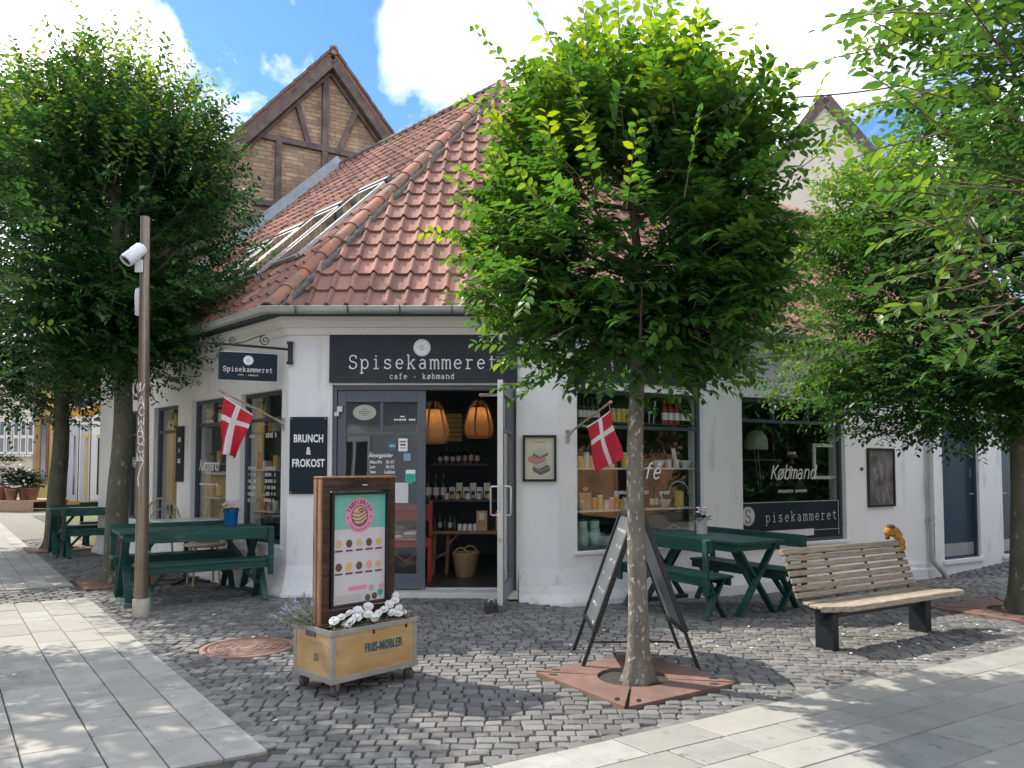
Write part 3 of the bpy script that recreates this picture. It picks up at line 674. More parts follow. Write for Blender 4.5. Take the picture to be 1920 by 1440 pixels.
# interior shell
m = MB()
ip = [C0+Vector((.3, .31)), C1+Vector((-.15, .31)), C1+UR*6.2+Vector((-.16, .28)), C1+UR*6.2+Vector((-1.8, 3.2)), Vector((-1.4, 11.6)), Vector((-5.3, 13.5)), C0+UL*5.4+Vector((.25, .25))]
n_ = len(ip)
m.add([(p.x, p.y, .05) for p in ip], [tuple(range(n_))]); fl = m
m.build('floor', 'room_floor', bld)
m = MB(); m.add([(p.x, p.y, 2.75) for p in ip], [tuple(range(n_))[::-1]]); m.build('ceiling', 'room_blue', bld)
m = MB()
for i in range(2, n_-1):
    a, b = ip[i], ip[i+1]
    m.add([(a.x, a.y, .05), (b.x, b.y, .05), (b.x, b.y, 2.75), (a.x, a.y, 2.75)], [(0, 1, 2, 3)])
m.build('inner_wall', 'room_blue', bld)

# roof planes with real pantiles
EV = .30; EZ = 3.10
def offpt(p, a, b, e=EV):
    na = Vector((a.y, -a.x)); nb = Vector((b.y, -b.x)); mm = (na+nb)/(1+na.dot(nb)); return p+mm*e
dl, df, dr_ = -UL, Vector((1, 0)), UR
E0 = offpt(C0, dl, df); E1 = offpt(C1, df, dr_)
EL = PL+Vector((dl.y, -dl.x))*EV; ER = PR+Vector((dr_.y, -dr_.x))*EV
APX = Vector((-.18, 12.49, 7.73))
def tiles(name, E, u, v, cols, rows, clips, tw=.209, gauge=.318, start=(0, 0)):
    E = Vector(E); u = Vector(u).normalized(); v = Vector(v).normalized(); n = u.cross(v)
    if n.z < 0: n = -n
    prof = [(0, .0), (.10, -.005), (.35, -.007), (.60, -.003), (.68, .002), (.72, .018), (.77, .034), (.84, .042), (.91, .036), (.97, .014), (1.02, .0)]
    m = MB(); k = len(prof)
    for r_ in range(start[1], rows):
        for c_ in range(start[0], cols):
            j = random.uniform(-.004, .004); jt = random.uniform(-.007, .007)-(random.uniform(.01, .03) if random.random() < .03 else 0)
            def q(x, y_, h): return E+u*((c_+x)*tw)+v*(r_*gauge+y_)+n*(h+j)
            A = [q(x, -.0+jt, h+.034) for x, h in prof]; B = [q(x, gauge+.02, h+.002) for x, h in prof]; D = [q(x, .0+jt, h+.008) for x, h in prof]
            m.add(A+B, [(i, i+1, k+i+1, k+i) for i in range(k-1)], True)
            m.add(D+A, [(i, i+1, k+i+1, k+i) for i in range(k-1)], False)
    bm = bmesh.new(); vv = [bm.verts.new(p) for p in m.v]
    for f, s_ in zip(m.f, m.sm):
        fc = bm.faces.new([vv[i] for i in f]); fc.smooth = s_
    for co, no in clips:
        bmesh.ops.bisect_plane(bm, geom=bm.verts[:]+bm.edges[:]+bm.faces[:], plane_co=co, plane_no=no, clear_outer=True)
    bm.verts.index_update(); mm = MB(); mm.v = [tuple(x.co) for x in bm.verts]; mm.f = [[x.index for x in f.verts] for f in bm.faces]; mm.sm = [f.smooth for f in bm.faces]; mm.mi = [0]*len(mm.f)
    bm.free()
    return mm.build(name, 'tile', bld)
def plane_v(E2, u2):
    # up-slope vector of the plane through eave point E2 (dir u2) and the apex
    nin = Vector((-u2.y, u2.x)); rel = Vector((APX.x-E2.x, APX.y-E2.y)); run = rel.dot(nin); rise = APX.z-EZ
    return Vector((nin.x*run, nin.y*run, rise)), run
vF, runF = plane_v(E0, df); vL, runL = plane_v(E0, dl); vR, runR = plane_v(E1, dr_)
H0 = Vector((E0.x, E0.y, EZ)); H1 = Vector((E1.x, E1.y, EZ))
hn0 = (APX-H0).cross(Vector((0, 0, 1))); hn1 = (APX-H1).cross(Vector((0, 0, 1)))    # point to the right of each hip, in plan
tiles('front_roof_slope', H0-Vector((.4, 0, 0)), (1, 0, 0), vF, 20, int(vF.length/.318)+1, [(H0, -hn0), (H1, hn1)])
# left slope: laid from its far end
LL = 6.05
REND = APX+Vector((UL.x, UL.y, 0))*(LL-(Vector((APX.x-E0.x, APX.y-E0.y)).dot(UL)))      # ridge end, square to the eave end
LE = H0+Vector((UL.x, UL.y, 0))*LL
def lslope(): 
    return tiles('left_roof_slope', LE, (dl.x, dl.y, 0), vL, int(LL/.209)+2, int(vL.length/.318)+1, [(H0, hn0), (Vector((APX.x, APX.y, 0)), Vector((.7071, .7071, 0)))])
lslope()
# right slope, lower ridge from about a third of the way
RZ = 5.95; rr_ = (RZ-EZ)/(APX.z-EZ)
tiles('right_roof_slope', H1-Vector((UR.x, UR.y, 0))*.5, (UR.x, UR.y, 0), vR, 60, int(vR.length*rr_/.318)+1, [(H1, -hn1)])
nR = Vector((-UR.y, UR.x, 0))
m = MB()   # upper part of the right hip face and the hidden back slopes, plain boarding under tiles
ra = H1+nR*runR*rr_+Vector((0, 0, RZ-EZ)); hipq = H1+(APX-H1)*rr_
rb = ra+Vector((UR.x, UR.y, 0))*12.4
m.add([hipq, hipq+Vector((UR.x, UR.y, 0))*2.2, APX], [(0, 1, 2)])
m.add([hipq, rb, rb+nR*3.2-Vector((0, 0, 3.0)), hipq+nR*3.2-Vector((0, 0, 3.0))], [(0, 1, 2, 3)])
bk = Vector((.7071, .7071, 0))
m.add([APX, REND, REND+bk*4.6-Vector((0, 0, 4.5)), APX+bk*4.6-Vector((0, 0, 4.5))], [(0, 1, 2, 3)])
m.add([APX, APX+bk*4.6-Vector((0, 0, 4.5)), hipq+Vector((UR.x, UR.y, 0))*2.2], [(0, 1, 2)])
m.build('rear_roof_slope', 'tile', bld)
m = MB()   # under-sheet to stop light between tiles
dn = Vector((0, 0, -.035))
m.add([H0+dn, H1+dn, APX+dn], [(0, 1, 2)]); m.add([LE+dn, H0+dn, APX+dn, REND+dn], [(0, 1, 2, 3)])
hr = H1+Vector((UR.x, UR.y, 0))*12.2; m.add([H1+dn, hr+dn, hr+nR*runR*rr_+Vector((0, 0, RZ-EZ))+dn, hipq+dn], [(0, 1, 2, 3)])
m.build('roof_underlay', 'mortar', bld)
def ridge(p0, p1, name='ridge_tiles', r_=.088, ln=.36, side=None):
    m = MB(); d = (p1-p0); L_ = d.length; d.normalize(); sd = d.cross(Vector((0, 0, 1))).normalized(); up = sd.cross(d)
    k = int(L_/ln)
    for i in range(k+1):
        a = p0+d*(i*ln-.02); b = p0+d*min((i+1)*ln+.03, L_+.1)
        V = []
        for q, rad in ((a, r_*1.14), (a+d*.05, r_*1.10), (b, r_*.92)):
            for j in range(11):
                an = R(-8+196*j/10); V.append(q+sd*math.cos(an)*rad+up*(math.sin(an)*rad*.82+.015+random.uniform(-.001, .001)))
        F = [(t_*11+j, t_*11+j+1, (t_+1)*11+j+1, (t_+1)*11+j) for t_ in range(2) for j in range(10)]
        m.add(V, F, True)
        V2 = [a+sd*math.cos(R(-8+196*j/10))*r_*.98+up*(math.sin(R(-8+196*j/10))*r_*.70+.012) for j in range(11)]
        m.add(V[:11]+V2, [(j, 11+j, 12+j, j+1) for j in range(10)], False)
    m.build(name, 'tile_ridge', bld)
    for sg in (-1, 1):
        mo = MB(); pts = []; rad_ = []
        for i in range(int(L_/.05)+1):
            pts.append(p0+d*(i*.05)+sd*sg*(r_+.035+random.uniform(-.006, .008))+up*(-.035)); rad_.append(.045+random.uniform(-.008, .010))
        mo.tube(pts, rad_, n=8); mo.build('mortar_bedding', 'mortar', bld)
ridge(H0, APX); ridge(H1, APX); ridge(APX, REND); ridge(hipq, rb)
m = MB(); bdir = (REND-LE)   # lead flashing where the slope meets the brick house
m.bar(LE+Vector((-.04, .04, .05)), REND+Vector((-.04, .04, .07)), .20, .03); m.bar(LE+Vector((-.13, .13, .1)), REND+Vector((-.13, .13, .14)), .02, .22)
m.build('lead_flashing', 'lead', bld)
# skylights
nL = Vector((dl.x, dl.y, 0)).cross(vL).normalized()
if nL.z < 0: nL = -nL
vLn = vL.normalized(); uL3 = Vector((dl.x, dl.y, 0))
def on_left(px, py):
    d = ray(px, py); o = Vector((0, 0, CAMH)); t_ = (H0-o).dot(nL)/d.dot(nL); return o+d*t_
for b_, t_ in (((542, 496), (715, 357)), ((467, 531), (621, 406)), ((415, 552), (560, 440)), ((380, 560), (500, 470))):
    pb, pt = on_left(*b_), on_left(*t_); L_ = max(1.0, (pt-pb).dot(vLn)); wv = .62
    M_ = frameM(pb+nL*.05, uL3, vLn, nL)
    sk = MB(); 
    for x0, y0, x1, y1 in ((-wv/2, 0, -wv/2, L_), (wv/2, 0, wv/2, L_), (-wv/2, 0, wv/2, 0), (-wv/2, L_, wv/2, L_)):
        sk.bar(M_ @ Vector((x0, y0, .02)), M_ @ Vector((x1, y1, .02)), .07, .05, up=nL)
    o = sk.build('skylight', 'skylight_frame', bld, bevel=.006)
    gq = MB(); gq.prism([(-wv/2, 0), (wv/2, 0), (wv/2, L_), (-wv/2, L_)], M_ @ Matrix.Translation((0, 0, .035)), .01); gq.build('pane', 'glass_sky', o)
    sh_ = MB(); sh_.bar(M_ @ Vector((-wv/2-.05, L_+.09, .03)), M_ @ Vector((wv/2+.05, L_+.09, .03)), .10, .07, up=nL); sh_.build('cover', 'zinc_dark', o)
# gutters, fascia, downpipe
GP = [tuple(EL), tuple(E0), tuple(E1), tuple(ER)]
m = MB(); hp = [(.01+.055-.055*math.cos(R(a)), EZ-.005-.065*math.sin(R(a))) for a in range(0, 181, 18)]
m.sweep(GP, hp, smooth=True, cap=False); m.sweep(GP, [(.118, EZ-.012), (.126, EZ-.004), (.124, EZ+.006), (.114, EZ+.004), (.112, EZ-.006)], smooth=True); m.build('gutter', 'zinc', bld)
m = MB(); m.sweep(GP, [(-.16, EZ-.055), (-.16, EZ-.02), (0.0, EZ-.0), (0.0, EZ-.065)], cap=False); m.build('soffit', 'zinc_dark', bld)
m = MB()
for i in range(6):
    x_ = E0.x+.3+i*.55
    m.tube([(x_, E0.y-.01-.06+.066*math.cos(R(a)), EZ-.005-.072*math.sin(R(a))) for a in range(-10, 191, 20)], .007, n=5)
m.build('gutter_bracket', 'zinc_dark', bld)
sd_ = WR.s(1735); m = MB(); pz = gz(*WR.p(sd_, 0)[:2])
def wp(a, z, d): return WR.p(a, z, d)
m.tube([wp(sd_-.02, 3.02, .34), wp(sd_-.02, 2.9, .33), wp(sd_, 2.68, .08), wp(sd_, 2.6, .07), wp(sd_, .05, .07), wp(sd_, -.02, .075), wp(sd_+.1, pz+.12, .17), wp(sd_+.14, pz+.02, .2)], .042, n=14)
for z_ in (2.4, 1.6, .62, .52): m.tube([wp(sd_, z_, .07), wp(sd_, z_+.035, .07)], .05, n=14)
m.bar(wp(sd_-.09, .6, .05), wp(sd_, .6, .06), .02, .05)
m.build('downpipe', 'zinc', bld)
# door surround, threshold
m = MB()
a0, a1, z0, z1 = FD
m.box((0, 0, 0), (1, 1, 1), frameM(WF.p((a0+a1)/2, z0-.03, .02), Vector((a1-a0+.04, 0, 0)), Vector((0, 0, .07)), Vector((0, .20, 0)))); m.build('threshold', 'alu_edge', bld, bevel=.004)
def fbox(mb, wall, s0, s1, z0_, z1_, d0, d1, mi=0):
    M_ = wall.M((s0+s1)/2, (z0_+z1_)/2, (d0+d1)/2); mb.box((0, 0, 0), (abs(s1-s0), abs(z1_-z0_), abs(d1-d0)), M_, mi)
m = MB()
for s0, s1, q0, q1 in ((a0, a0+.045, z0, z1), (a1-.045, a1, z0, z1), (a0+.045, a1-.045, z1-.05, z1)): fbox(m, WF, s0, s1, q0, q1, -.16, -.03)
m.build('door_frame', 'door_grey', bld, bevel=.004)
m = MB(); fbox(m, WF, a0-.012, a0-.001, z0, z1+.012, -.02, .006); fbox(m, WF, a1+.001, a1+.012, z0, z1+.012, -.02, .006); fbox(m, WF, a0-.001, a1+.001, z1+.001, z1+.012, -.02, .006); m.build('door_trim', 'plaster_trim', bld)

def door_leaf(name, M_, wd, ht, mid=.98, handle_side=1, mat_='door_grey'):
    # M_: local x across, y up, z outward
    m = MB(); r_ = .095
    def b(x0, x1, y0, y1, z0_=-.025, z1_=.025): m.box(((x0+x1)/2, (y0+y1)/2, (z0_+z1_)/2), (x1-x0, y1-y0, z1_-z0_), M_)
    b(0, r_, 0, ht); b(wd-r_, wd, 0, ht); b(r_, wd-r_, 0, .16); b(r_, wd-r_, ht-.13, ht); b(r_, wd-r_, ht-.50, ht-.465, -.02, .02); b(wd/2-.018, wd/2+.018, ht-.465, ht-.13, -.02, .02)
    o = m.build(name, mat_, bld, bevel=.003)
    gq = MB(); gq.box((wd/2, ht/2, 0), (wd-2*r_+.01, ht-.28, .006), M_); gq.build('pane', 'glass', o)
    return o
H_ = z1-.055-z0-.02
lw_ = (WF.s(797)-(a0+.05))
dl_ = door_leaf('door', WF.M(a0+.05, z0+.02, -.075), lw_, H_)
m = MB()
for zz in (.28, H_-.22): fbox(m, WF, a0+.02, a0+.075, z0+zz-.05, z0+zz, -.05, -.005); fbox(m, WF, a0+.05, a0+.11, z0+zz, z0+zz+.06, -.05, -.005)
m.build('hinge', 'steel', dl_, bevel=.003)
sG = lambda px: WF.s(px, -.05); 
def zG(py): return WF.z(1.0, py, -.05)
def sticker(px0, px1, py0, py1, mname, nm='sticker', round_=False, parent=None):
    m = MB(); s0, s1 = sG(px0), sG(px1); q1, q0 = zG(py0), zG(py1)
    M_ = WF.M((s0+s1)/2, (q0+q1)/2, -.052)
    if round_: m.disc(M_, (s1-s0)/2, (q1-q0)/2, .002, 24)
    else: m.prism([(-(s1-s0)/2, -(q1-q0)/2), ((s1-s0)/2, -(q1-q0)/2), ((s1-s0)/2, (q1-q0)/2), (-(s1-s0)/2, (q1-q0)/2)], M_, .002)
    return m.build(nm, mname, parent or dl_), M_
pq, M_ = sticker(661, 705, 759, 788, 'plaque', 'oval_plaque', True)
m = MB(); 
for k, ww in enumerate((.07, .13, .11, .05)): m.box((0, .03-.02*k, .003), (ww, .005, .001), M_)
m.build('plaque_text', 'iron_black', pq)
s_, M_ = sticker(727, 744, 825, 845, 'sticker_teal', round_=True); m = MB(); m.box((0, .005, .003), (.06, .005, .001), M_); m.box((0, -.012, .003), (.07, .007, .001), M_); m.build('sticker_text', 'letter_white', s_)
s_, M_ = sticker(747, 764, 822, 846, 'letter_white'); m = MB(); m.box((0, .035, .003), (.075, .014, .001), M_); m.box((0, 0.0, .003), (.06, .02, .001), M_); m.box((0, -.035, .003), (.07, .008, .001), M_); m.build('sticker_print', 'plum', s_)
sticker(757, 770, 850, 864, 'sticker_blue')
s_, M_ = sticker(761, 779, 881, 902, 'letter_white'); m = MB()
m.prism([(-.05, -.055), (0, -.10), (.05, -.055), (.05, .02), (-.05, .02)], M_ @ Matrix.Translation((0, .0, .0)), .003)
for q in (-.018, .018): m.disc(M_ @ Matrix.Translation((q, -.02, .003)), .015, .015, .0015, 14)
m.build('sticker_emblem', 'sticker_green', s_)
sticker(741, 766, 905, 943, 'paper', 'paper_notice')
m = MB()
for k in range(5): m.disc(WF.M(sG(740)+k*.028, zG(787), -.051), .0115, .0115, .002, 10)
for k in range(3): m.disc(WF.M(sG(768)+k*.026, zG(787), -.051), .0115, .0115, .002, 10)
m.box((0, 0, 0), (.05, .012, .002), WF.M(sG(754), zG(781), -.05))
for s_txt, px, py, sz, sh in (('Åbningstider', 714, 854, .062, .25), ('Man-Fri', 705, 866.5, .050, 0), ('10-17', 731, 866.5, .050, 0), ('Lør', 699, 875.5, .050, 0), ('10-15', 731, 875.5, .050, 0), ('Søn', 700, 885, .050, 0), ('Lukket', 731, 885, .050, 0)):
    add_text(m, s_txt, sz, WF.M(sG(px), zG(py), -.05), ex=.0008, sx=.85, shear=sh, offset=.0012)
m.build('lettering', 'letter_white', dl_)
# open leaf, swung outwards on the right jamb
hx = C0.x+a1-.055; hy = C0.y-.02; od = Vector((-.115, -.9934)); lw2 = .93
Mo = frameM((hx, hy, z0+.02), (od.x, od.y, 0), (0, 0, 1), (od.y, -od.x, 0))
dr2 = door_leaf('open_door', Mo, lw2, H_)
m = MB(); m.box((lw2+.004, H_/2, 0), (.007, H_+.01, .052), Mo); m.build('door_edge', 'alu_edge', dr2)
m = MB(); m.box((lw2+.009, 1.02, 0), (.004, .26, .022), Mo); m.box((lw2+.006, .62, 0), (.003, .04, .03), Mo); m.build('lock_plate', 'steel', dr2)
m = MB()
for sg in (-1, 1):
    q = [(lw2-.05, .86, .026*sg), (lw2-.05, .86, .10*sg), (lw2-.05, 1.14, .10*sg), (lw2-.05, 1.14, .026*sg)]
    m.tube([Mo @ Vector(q[0]), Mo @ Vector((q[1][0], q[1][1]+.0, q[1][2]-.012*sg)), Mo @ Vector((q[1][0], q[1][1]+.012, q[1][2])), Mo @ Vector((q[2][0], q[2][1]-.012, q[2][2])), Mo @ Vector((q[2][0], q[2][1], q[2][2]-.012*sg)), Mo @ Vector(q[3])], .0105, n=10)
m.build('handle', 'steel', dr2)
m = MB()
for zz in (.16, 1.92): m.box((.0, zz, .04), (.05, .06, .03), Mo); m.box((.03, zz-.055, .05), (.04, .05, .03), Mo)
m.build('hinge', 'steel', dr2)
m = MB(); m.bar(WF.p(WF.s(898), z1-.11, -.06), Mo @ Vector((.28, H_-.06, .02)), .02, .012); m.bar(WF.p(WF.s(898), z1-.1, -.1), WF.p(WF.s(960), z1-.1, -.1), .03, .03); m.build('door_closer', 'steel', dr2)

# shop windows
def window(wall, op, mull=0, rail=.0, name='window', fmat='frame_dark', sill=True, pane='glass'):
    s0, s1, q0, q1 = op; m = MB(); t_ = .045; d0, d1 = -.12, -.06
    fbox(m, wall, s0, s0+t_, q0, q1, d0, d1); fbox(m, wall, s1-t_, s1, q0, q1, d0, d1); fbox(m, wall, s0+t_, s1-t_, q0, q0+t_, d0, d1); fbox(m, wall, s0+t_, s1-t_, q1-t_, q1, d0, d1)
    o = m.build(name, fmat, bld, bevel=.003)
    if mull or rail:
        m = MB(); zr = q1-rail
        if rail: fbox(m, wall, s0+t_, s1-t_, zr-.02, zr+.02, d0+.01, d1-.005)
        for k in range(mull):
            x_ = s0+(s1-s0)*(k+1)/(mull+1); fbox(m, wall, x_-.015, x_+.015, (zr+.02) if rail else q0+t_, q1-t_, d0+.01, d1-.006)
        m.build('glazing_bar', fmat, o)
    m = MB(); fbox(m, wall, s0+.02, s1-.02, q0+.02, q1-.02, -.095, -.090); m.build('pane', pane, o)
    if sill:
        m = MB(); fbox(m, wall, s0-.03, s1+.03, q0-.035, q0-.002, -.1, .025); m.build('sill', 'plaster_trim', o, bevel=.004)
        m = MB(); fbox(m, wall, s0-.002, s0+.012, q0, q1-.002, -.058, .004); fbox(m, wall, s1-.012, s1+.002, q0, q1-.002, -.058, .004); m.build('reveal_trim', 'plaster_trim', o)
    return o
w1 = window(WR, W1, 1, .42); w2 = window(WR, W2, 2, .30); wa = window(WL, WA, 1, .32); wb = window(WL, WB, 1, .32); wc = window(WL, WC, 0, .36); wd_ = window(WL, WD, 0, .36)
def wM(wall, px, py, d=-.086):
    s_ = wall.s(px, d); return wall.M(s_, wall.z(s_, py, d), d)
m = MB(); strokes(m, 'Café', wM(WR, 1205, 898), .128, .0125, .135, serif=False, slant=.28)
for s_txt, px in (('BRUNCH', 1163), ('FROKOST', 1203), ('HYGGE', 1245)): add_text(m, s_txt, .055, wM(WR, px, 924), sx=.72, spacing=1.25, offset=.001)
m.build('lettering', 'letter_white', w1)
m = MB(); strokes(m, 'Købmand', wM(WR, 1486, 898), .128, .0115, .130, serif=False, slant=.28)
add_text(m, 'SPECIALITETER · GAVEKURVE', .052, wM(WR, 1485, 921), sx=.74, spacing=1.15, offset=.001)
m.build('lettering', 'letter_cream', w2)
p_ = MB(); fbox(p_, WR, W2[0]+.05, W2[1]-.05, W2[2]+.05, WR.z(W2[0], 943), -.090, -.078); pb_ = p_.build('window_film', 'sign_navy', w2)
zt_ = WR.z(W2[0], 943); zb_ = W2[2]+.05
m = MB()
def sline(mb, wall, a, za, b, zb, d, t_=.006): mb.bar(wall.p(a, za, d), wall.p(b, zb, d), .003, t_)
sline(m, WR, W2[0]+.06, zt_-.01, W2[1]-.07, zt_-.01, -.076); sline(m, WR, W2[1]-.075, zt_-.01, W2[1]-.075, zb_+.02, -.076, .006); sline(m, WR, W2[0]+.5, zb_+.10, W2[1]-.075, zb_+.10, -.076)
m.build('film_line', 'letter_cream', w2)
M_ = WR.M(WR.s(1409), WR.z(WR.s(1409), 969), -.076); m = MB(); m.disc(M_, .125, .125, .003, 40); o = m.build('film_emblem', 'letter_cream', w2)
m = MB(); strokes(m, 'S', M_ @ Matrix.Translation((0, -.085, .003)), .115, .007, .12); m.tube([M_ @ Vector((.115*math.cos(2*math.pi*i/36), .115*math.sin(2*math.pi*i/36), .003)) for i in range(36)], .002, n=4, closed=True); m.build('emblem_letter', 'black_frame', o)
m = MB(); strokes(m, 'pisekammeret', wM(WR, 1502, 976, -.077), .086, .0052, .122)
m.build('film_lettering', 'letter_cream', w2)
m = MB(); sx_ = WR.s(1487); fbox(m, WR, WR.s(1443), WR.s(1531), zb_+.03, zb_+.12, -.074, -.068); m.build('paper_strip', 'paper', w2)
m = MB()   # rows of menu writing on the left windows, too small to read
def ticks(mb, wall, px, py, wdt, hgt, n_, d=-.086):
    for k in range(n_):
        if random.random() < .14: continue
        M_ = wM(wall, px, py, d) @ Matrix.Translation(((k-n_/2+.5)*wdt/n_, 0, 0)); x_ = wdt/n_
        mb.box((0, 0, 0), (x_*.62, hgt*random.uniform(.75, 1), .0015), M_)
for i, py in enumerate((878, 890, 902, 914, 926, 938)):
    ticks(m, WL, 470, py, .30, .045, 8); ticks(m, WL, 507, py, .26, .045, 8)
ticks(m, WL, 473, 818, .16, .05, 5); ticks(m, WL, 508, 816, .26, .06, 6)
m.build('lettering', 'letter_cream', wa)
m = MB(); strokes(m, 'Købmand', wM(WL, 392, 882), .10, .0085, .082, serif=False, slant=.25); ticks(m, WL, 392, 908, .62, .03, 18); m.build('lettering', 'letter_white', wb)
m = MB(); strokes(m, 'Café', wM(WL, 248, 876), .10, .0095, .088, serif=False, slant=.25); m.build('lettering', 'letter_white', wd_)
# plain doors in the right wall
for D_, hside in ((D1, 1), (D2, -1)):
    s0, s1, q0, q1 = D_; m = MB(); fbox(m, WR, s0+.03, s1-.03, q0+.02, q1-.03, -.13, -.09); o = m.build('door', 'door_navy', bld, bevel=.003)
    m = MB(); fbox(m, WR, s0, s0+.03, q0, q1, -.14, -.04); fbox(m, WR, s1-.03, s1, q0, q1, -.14, -.04); fbox(m, WR, s0+.03, s1-.03, q1-.03, q1, -.14, -.04); fbox(m, WR, s0+.03, s1-.03, q0, q0+.02, -.14, -.04); m.build('door_frame', 'frame_dark', o)
    m = MB(); fbox(m, WR, s0+.06, s1-.06, q0+.04, q0+.24, -.088, -.082); m.build('kick_plate', 'zinc', o)
    sh = s1-.09 if hside > 0 else s0+.09
    m = MB(); zz = q0+1.02; m.tube([WR.p(sh, zz, -.09), WR.p(sh, zz, -.04), WR.p(sh-.12*hside, zz, -.04)], .009); m.box((0, 0, 0), (.03, .16, .008), WR.M(sh, zz+.35, -.086)); m.build('handle', 'steel', o)
    m = MB(); fbox(m, WR, s0-.06, s1+.06, q0-.06, q0-.001, -.12, .04); m.build('door_sill', 'plaster_trim', o, bevel=.004)

# ------------------------------------------------------------------ signs and frames on the walls
def wallthing(name, label, cat, wall, s_, z_, d=0.0, group=None):
    p = wall.p(s_, z_, d); return thing(name, label, cat, tuple(p), math.atan2(wall.u.y, wall.u.x), group)
# fascia sign over the door
s0, s1 = WF.s(617), WF.s(970); q1, q0 = WF.z(1.5, 629), WF.z(1.5, 718)
t = wallthing('shop_sign', 'wide dark grey fascia sign with white lettering over the open cafe door', 'sign', WF, (s0+s1)/2, q0, .01)
m = MB(); fbox(m, WF, s0, s1, q0, q1, .005, .04); m.build('board', 'sign_grey', t, bevel=.004)
m = MB(); strokes(m, 'Spisekammeret', WF.M(WF.s(793), WF.z(1.5, 692), .041), .100, .0078, .128)
strokes(m, 'cafe • købmand', WF.M(WF.s(791), WF.z(1.5, 711), .041), .040, .0037, .0515); m.build('lettering', 'letter_white', t)
def emblem(M_, r_, parent, mt='letter_white', inv='sign_grey'):
    m = MB(); m.disc(M_, r_, r_, .003, 40); o = m.build('emblem', mt, parent)
    m = MB(); strokes(m, 'S', M_ @ Matrix.Translation((0, -.28*r_, .003)), r_*.40, r_*.028, r_*.4)
    m.bar(M_ @ Vector((-.62*r_, .10*r_, .004)), M_ @ Vector((-.18*r_, -.02*r_, .004)), .003, r_*.035); m.bar(M_ @ Vector((.22*r_, -.05*r_, .004)), M_ @ Vector((.60*r_, -.18*r_, .004)), .003, r_*.035)
    m.tube([M_ @ Vector((.88*r_*math.cos(2*math.pi*i/36), .88*r_*math.sin(2*math.pi*i/36), .003)) for i in range(36)], r_*.012, n=4, closed=True)
    m.build('emblem_print', inv, o)
emblem(WF.M(WF.s(791), WF.z(1.5, 653), .041), .094, t)
# second fascia, behind the middle tree
s0, s1 = WR.s(1075), WR.s(1322); q1, q0 = WR.z(.3, 655), WR.z(.3, 712)
t = wallthing('shop_sign', 'dark fascia sign over the right hand shop window, mostly hidden by the middle tree crown', 'sign', WR, (s0+s1)/2, q0, .01)
m = MB(); fbox(m, WR, s0, s1, q0, q1, .005, .04); m.build('board', 'sign_grey', t, bevel=.004)
m = MB(); strokes(m, 'Spisekammeret', WR.M((s0+s1)/2, q0+.13, .041), .085, .0058, .118); m.build('lettering', 'letter_white', t)
# BRUNCH board
s0, s1 = WF.s(544), WF.s(614); q1, q0 = WF.z(.3, 782), WF.z(.3, 926)
t = wallthing('menu_board', 'tall black board reading BRUNCH & FROKOST left of the cafe door', 'sign', WF, (s0+s1)/2, q0, .01)
m = MB(); fbox(m, WF, s0, s1, q0, q1, .005, .025); m.build('board', 'sign_navy', t, bevel=.003)
m = MB()
for s_txt, py, sz in (('BRUNCH', 823, .118), ('&', 846, .115), ('FROKOST', 869, .118)):
    add_text(m, s_txt, sz, WF.M(WF.s(579.5), WF.z(.3, py), .026), sx=.66, offset=.0035, spacing=1.05)
m.build('lettering', 'letter_white', t)
for sx_, zz in ((s0+.02, q1-.02), (s1-.02, q1-.02), (s0+.02, q0+.02), (s1-.02, q0+.02)):
    m = MB(); m.disc(WF.M(sx_, zz, .025), .006, .006, .003, 10); m.build('screw', 'steel', t)
# small board on the left wall
s0, s1 = WL.s(332.5), WL.s(346); q1, q0 = WL.z(s0, 800), WL.z(s0, 903)
t = wallthing('menu_board', 'narrow dark board with three short words on the wall between two left windows', 'sign', WL, (s0+s1)/2, q0, .01)
m = MB(); fbox(m, WL, s0, s1, q0, q1, .005, .022); m.build('board', 'sign_navy', t, bevel=.003)
m = MB()
for k, s_txt in enumerate(('KAFFE', '&', 'KAGE')): add_text(m, s_txt, .085, WL.M((s0+s1)/2, q0+(q1-q0)*(.75-.19*k), .023), sx=.42, offset=.002)
m.build('lettering', 'letter_white', t)
# framed book poster
def picture(wall, px0, px1, py0, py1, label, name='framed_poster', fw=.026):
    s0, s1 = wall.s(px0), wall.s(px1); sc_ = (s0+s1)/2; q1, q0 = wall.z(s0, py0), wall.z(s0, py1)
    t = wallthing(name, label, 'picture', wall, sc_, q0, .01); m = MB()
    for a, b, c_, d in ((s0, s0+fw, q0, q1), (s1-fw, s1, q0, q1), (s0+fw, s1-fw, q0, q0+fw), (s0+fw, s1-fw, q1-fw, q1)): fbox(m, wall, a, b, c_, d, .004, .034)
    m.build('frame', 'black_frame', t, bevel=.003); return t, s0+fw, s1-fw, q0+fw, q1-fw
t, a_, b_, c_, d_ = picture(WF, 980, 1043, 816, 903, 'black framed poster of stacked books on the pier right of the door')
m = MB(); fbox(m, WF, a_, b_, c_, d_, .006, .014); ps = m.build('poster', 'poster_cream', t)
cx_, w_, h_ = (a_+b_)/2, b_-a_, d_-c_
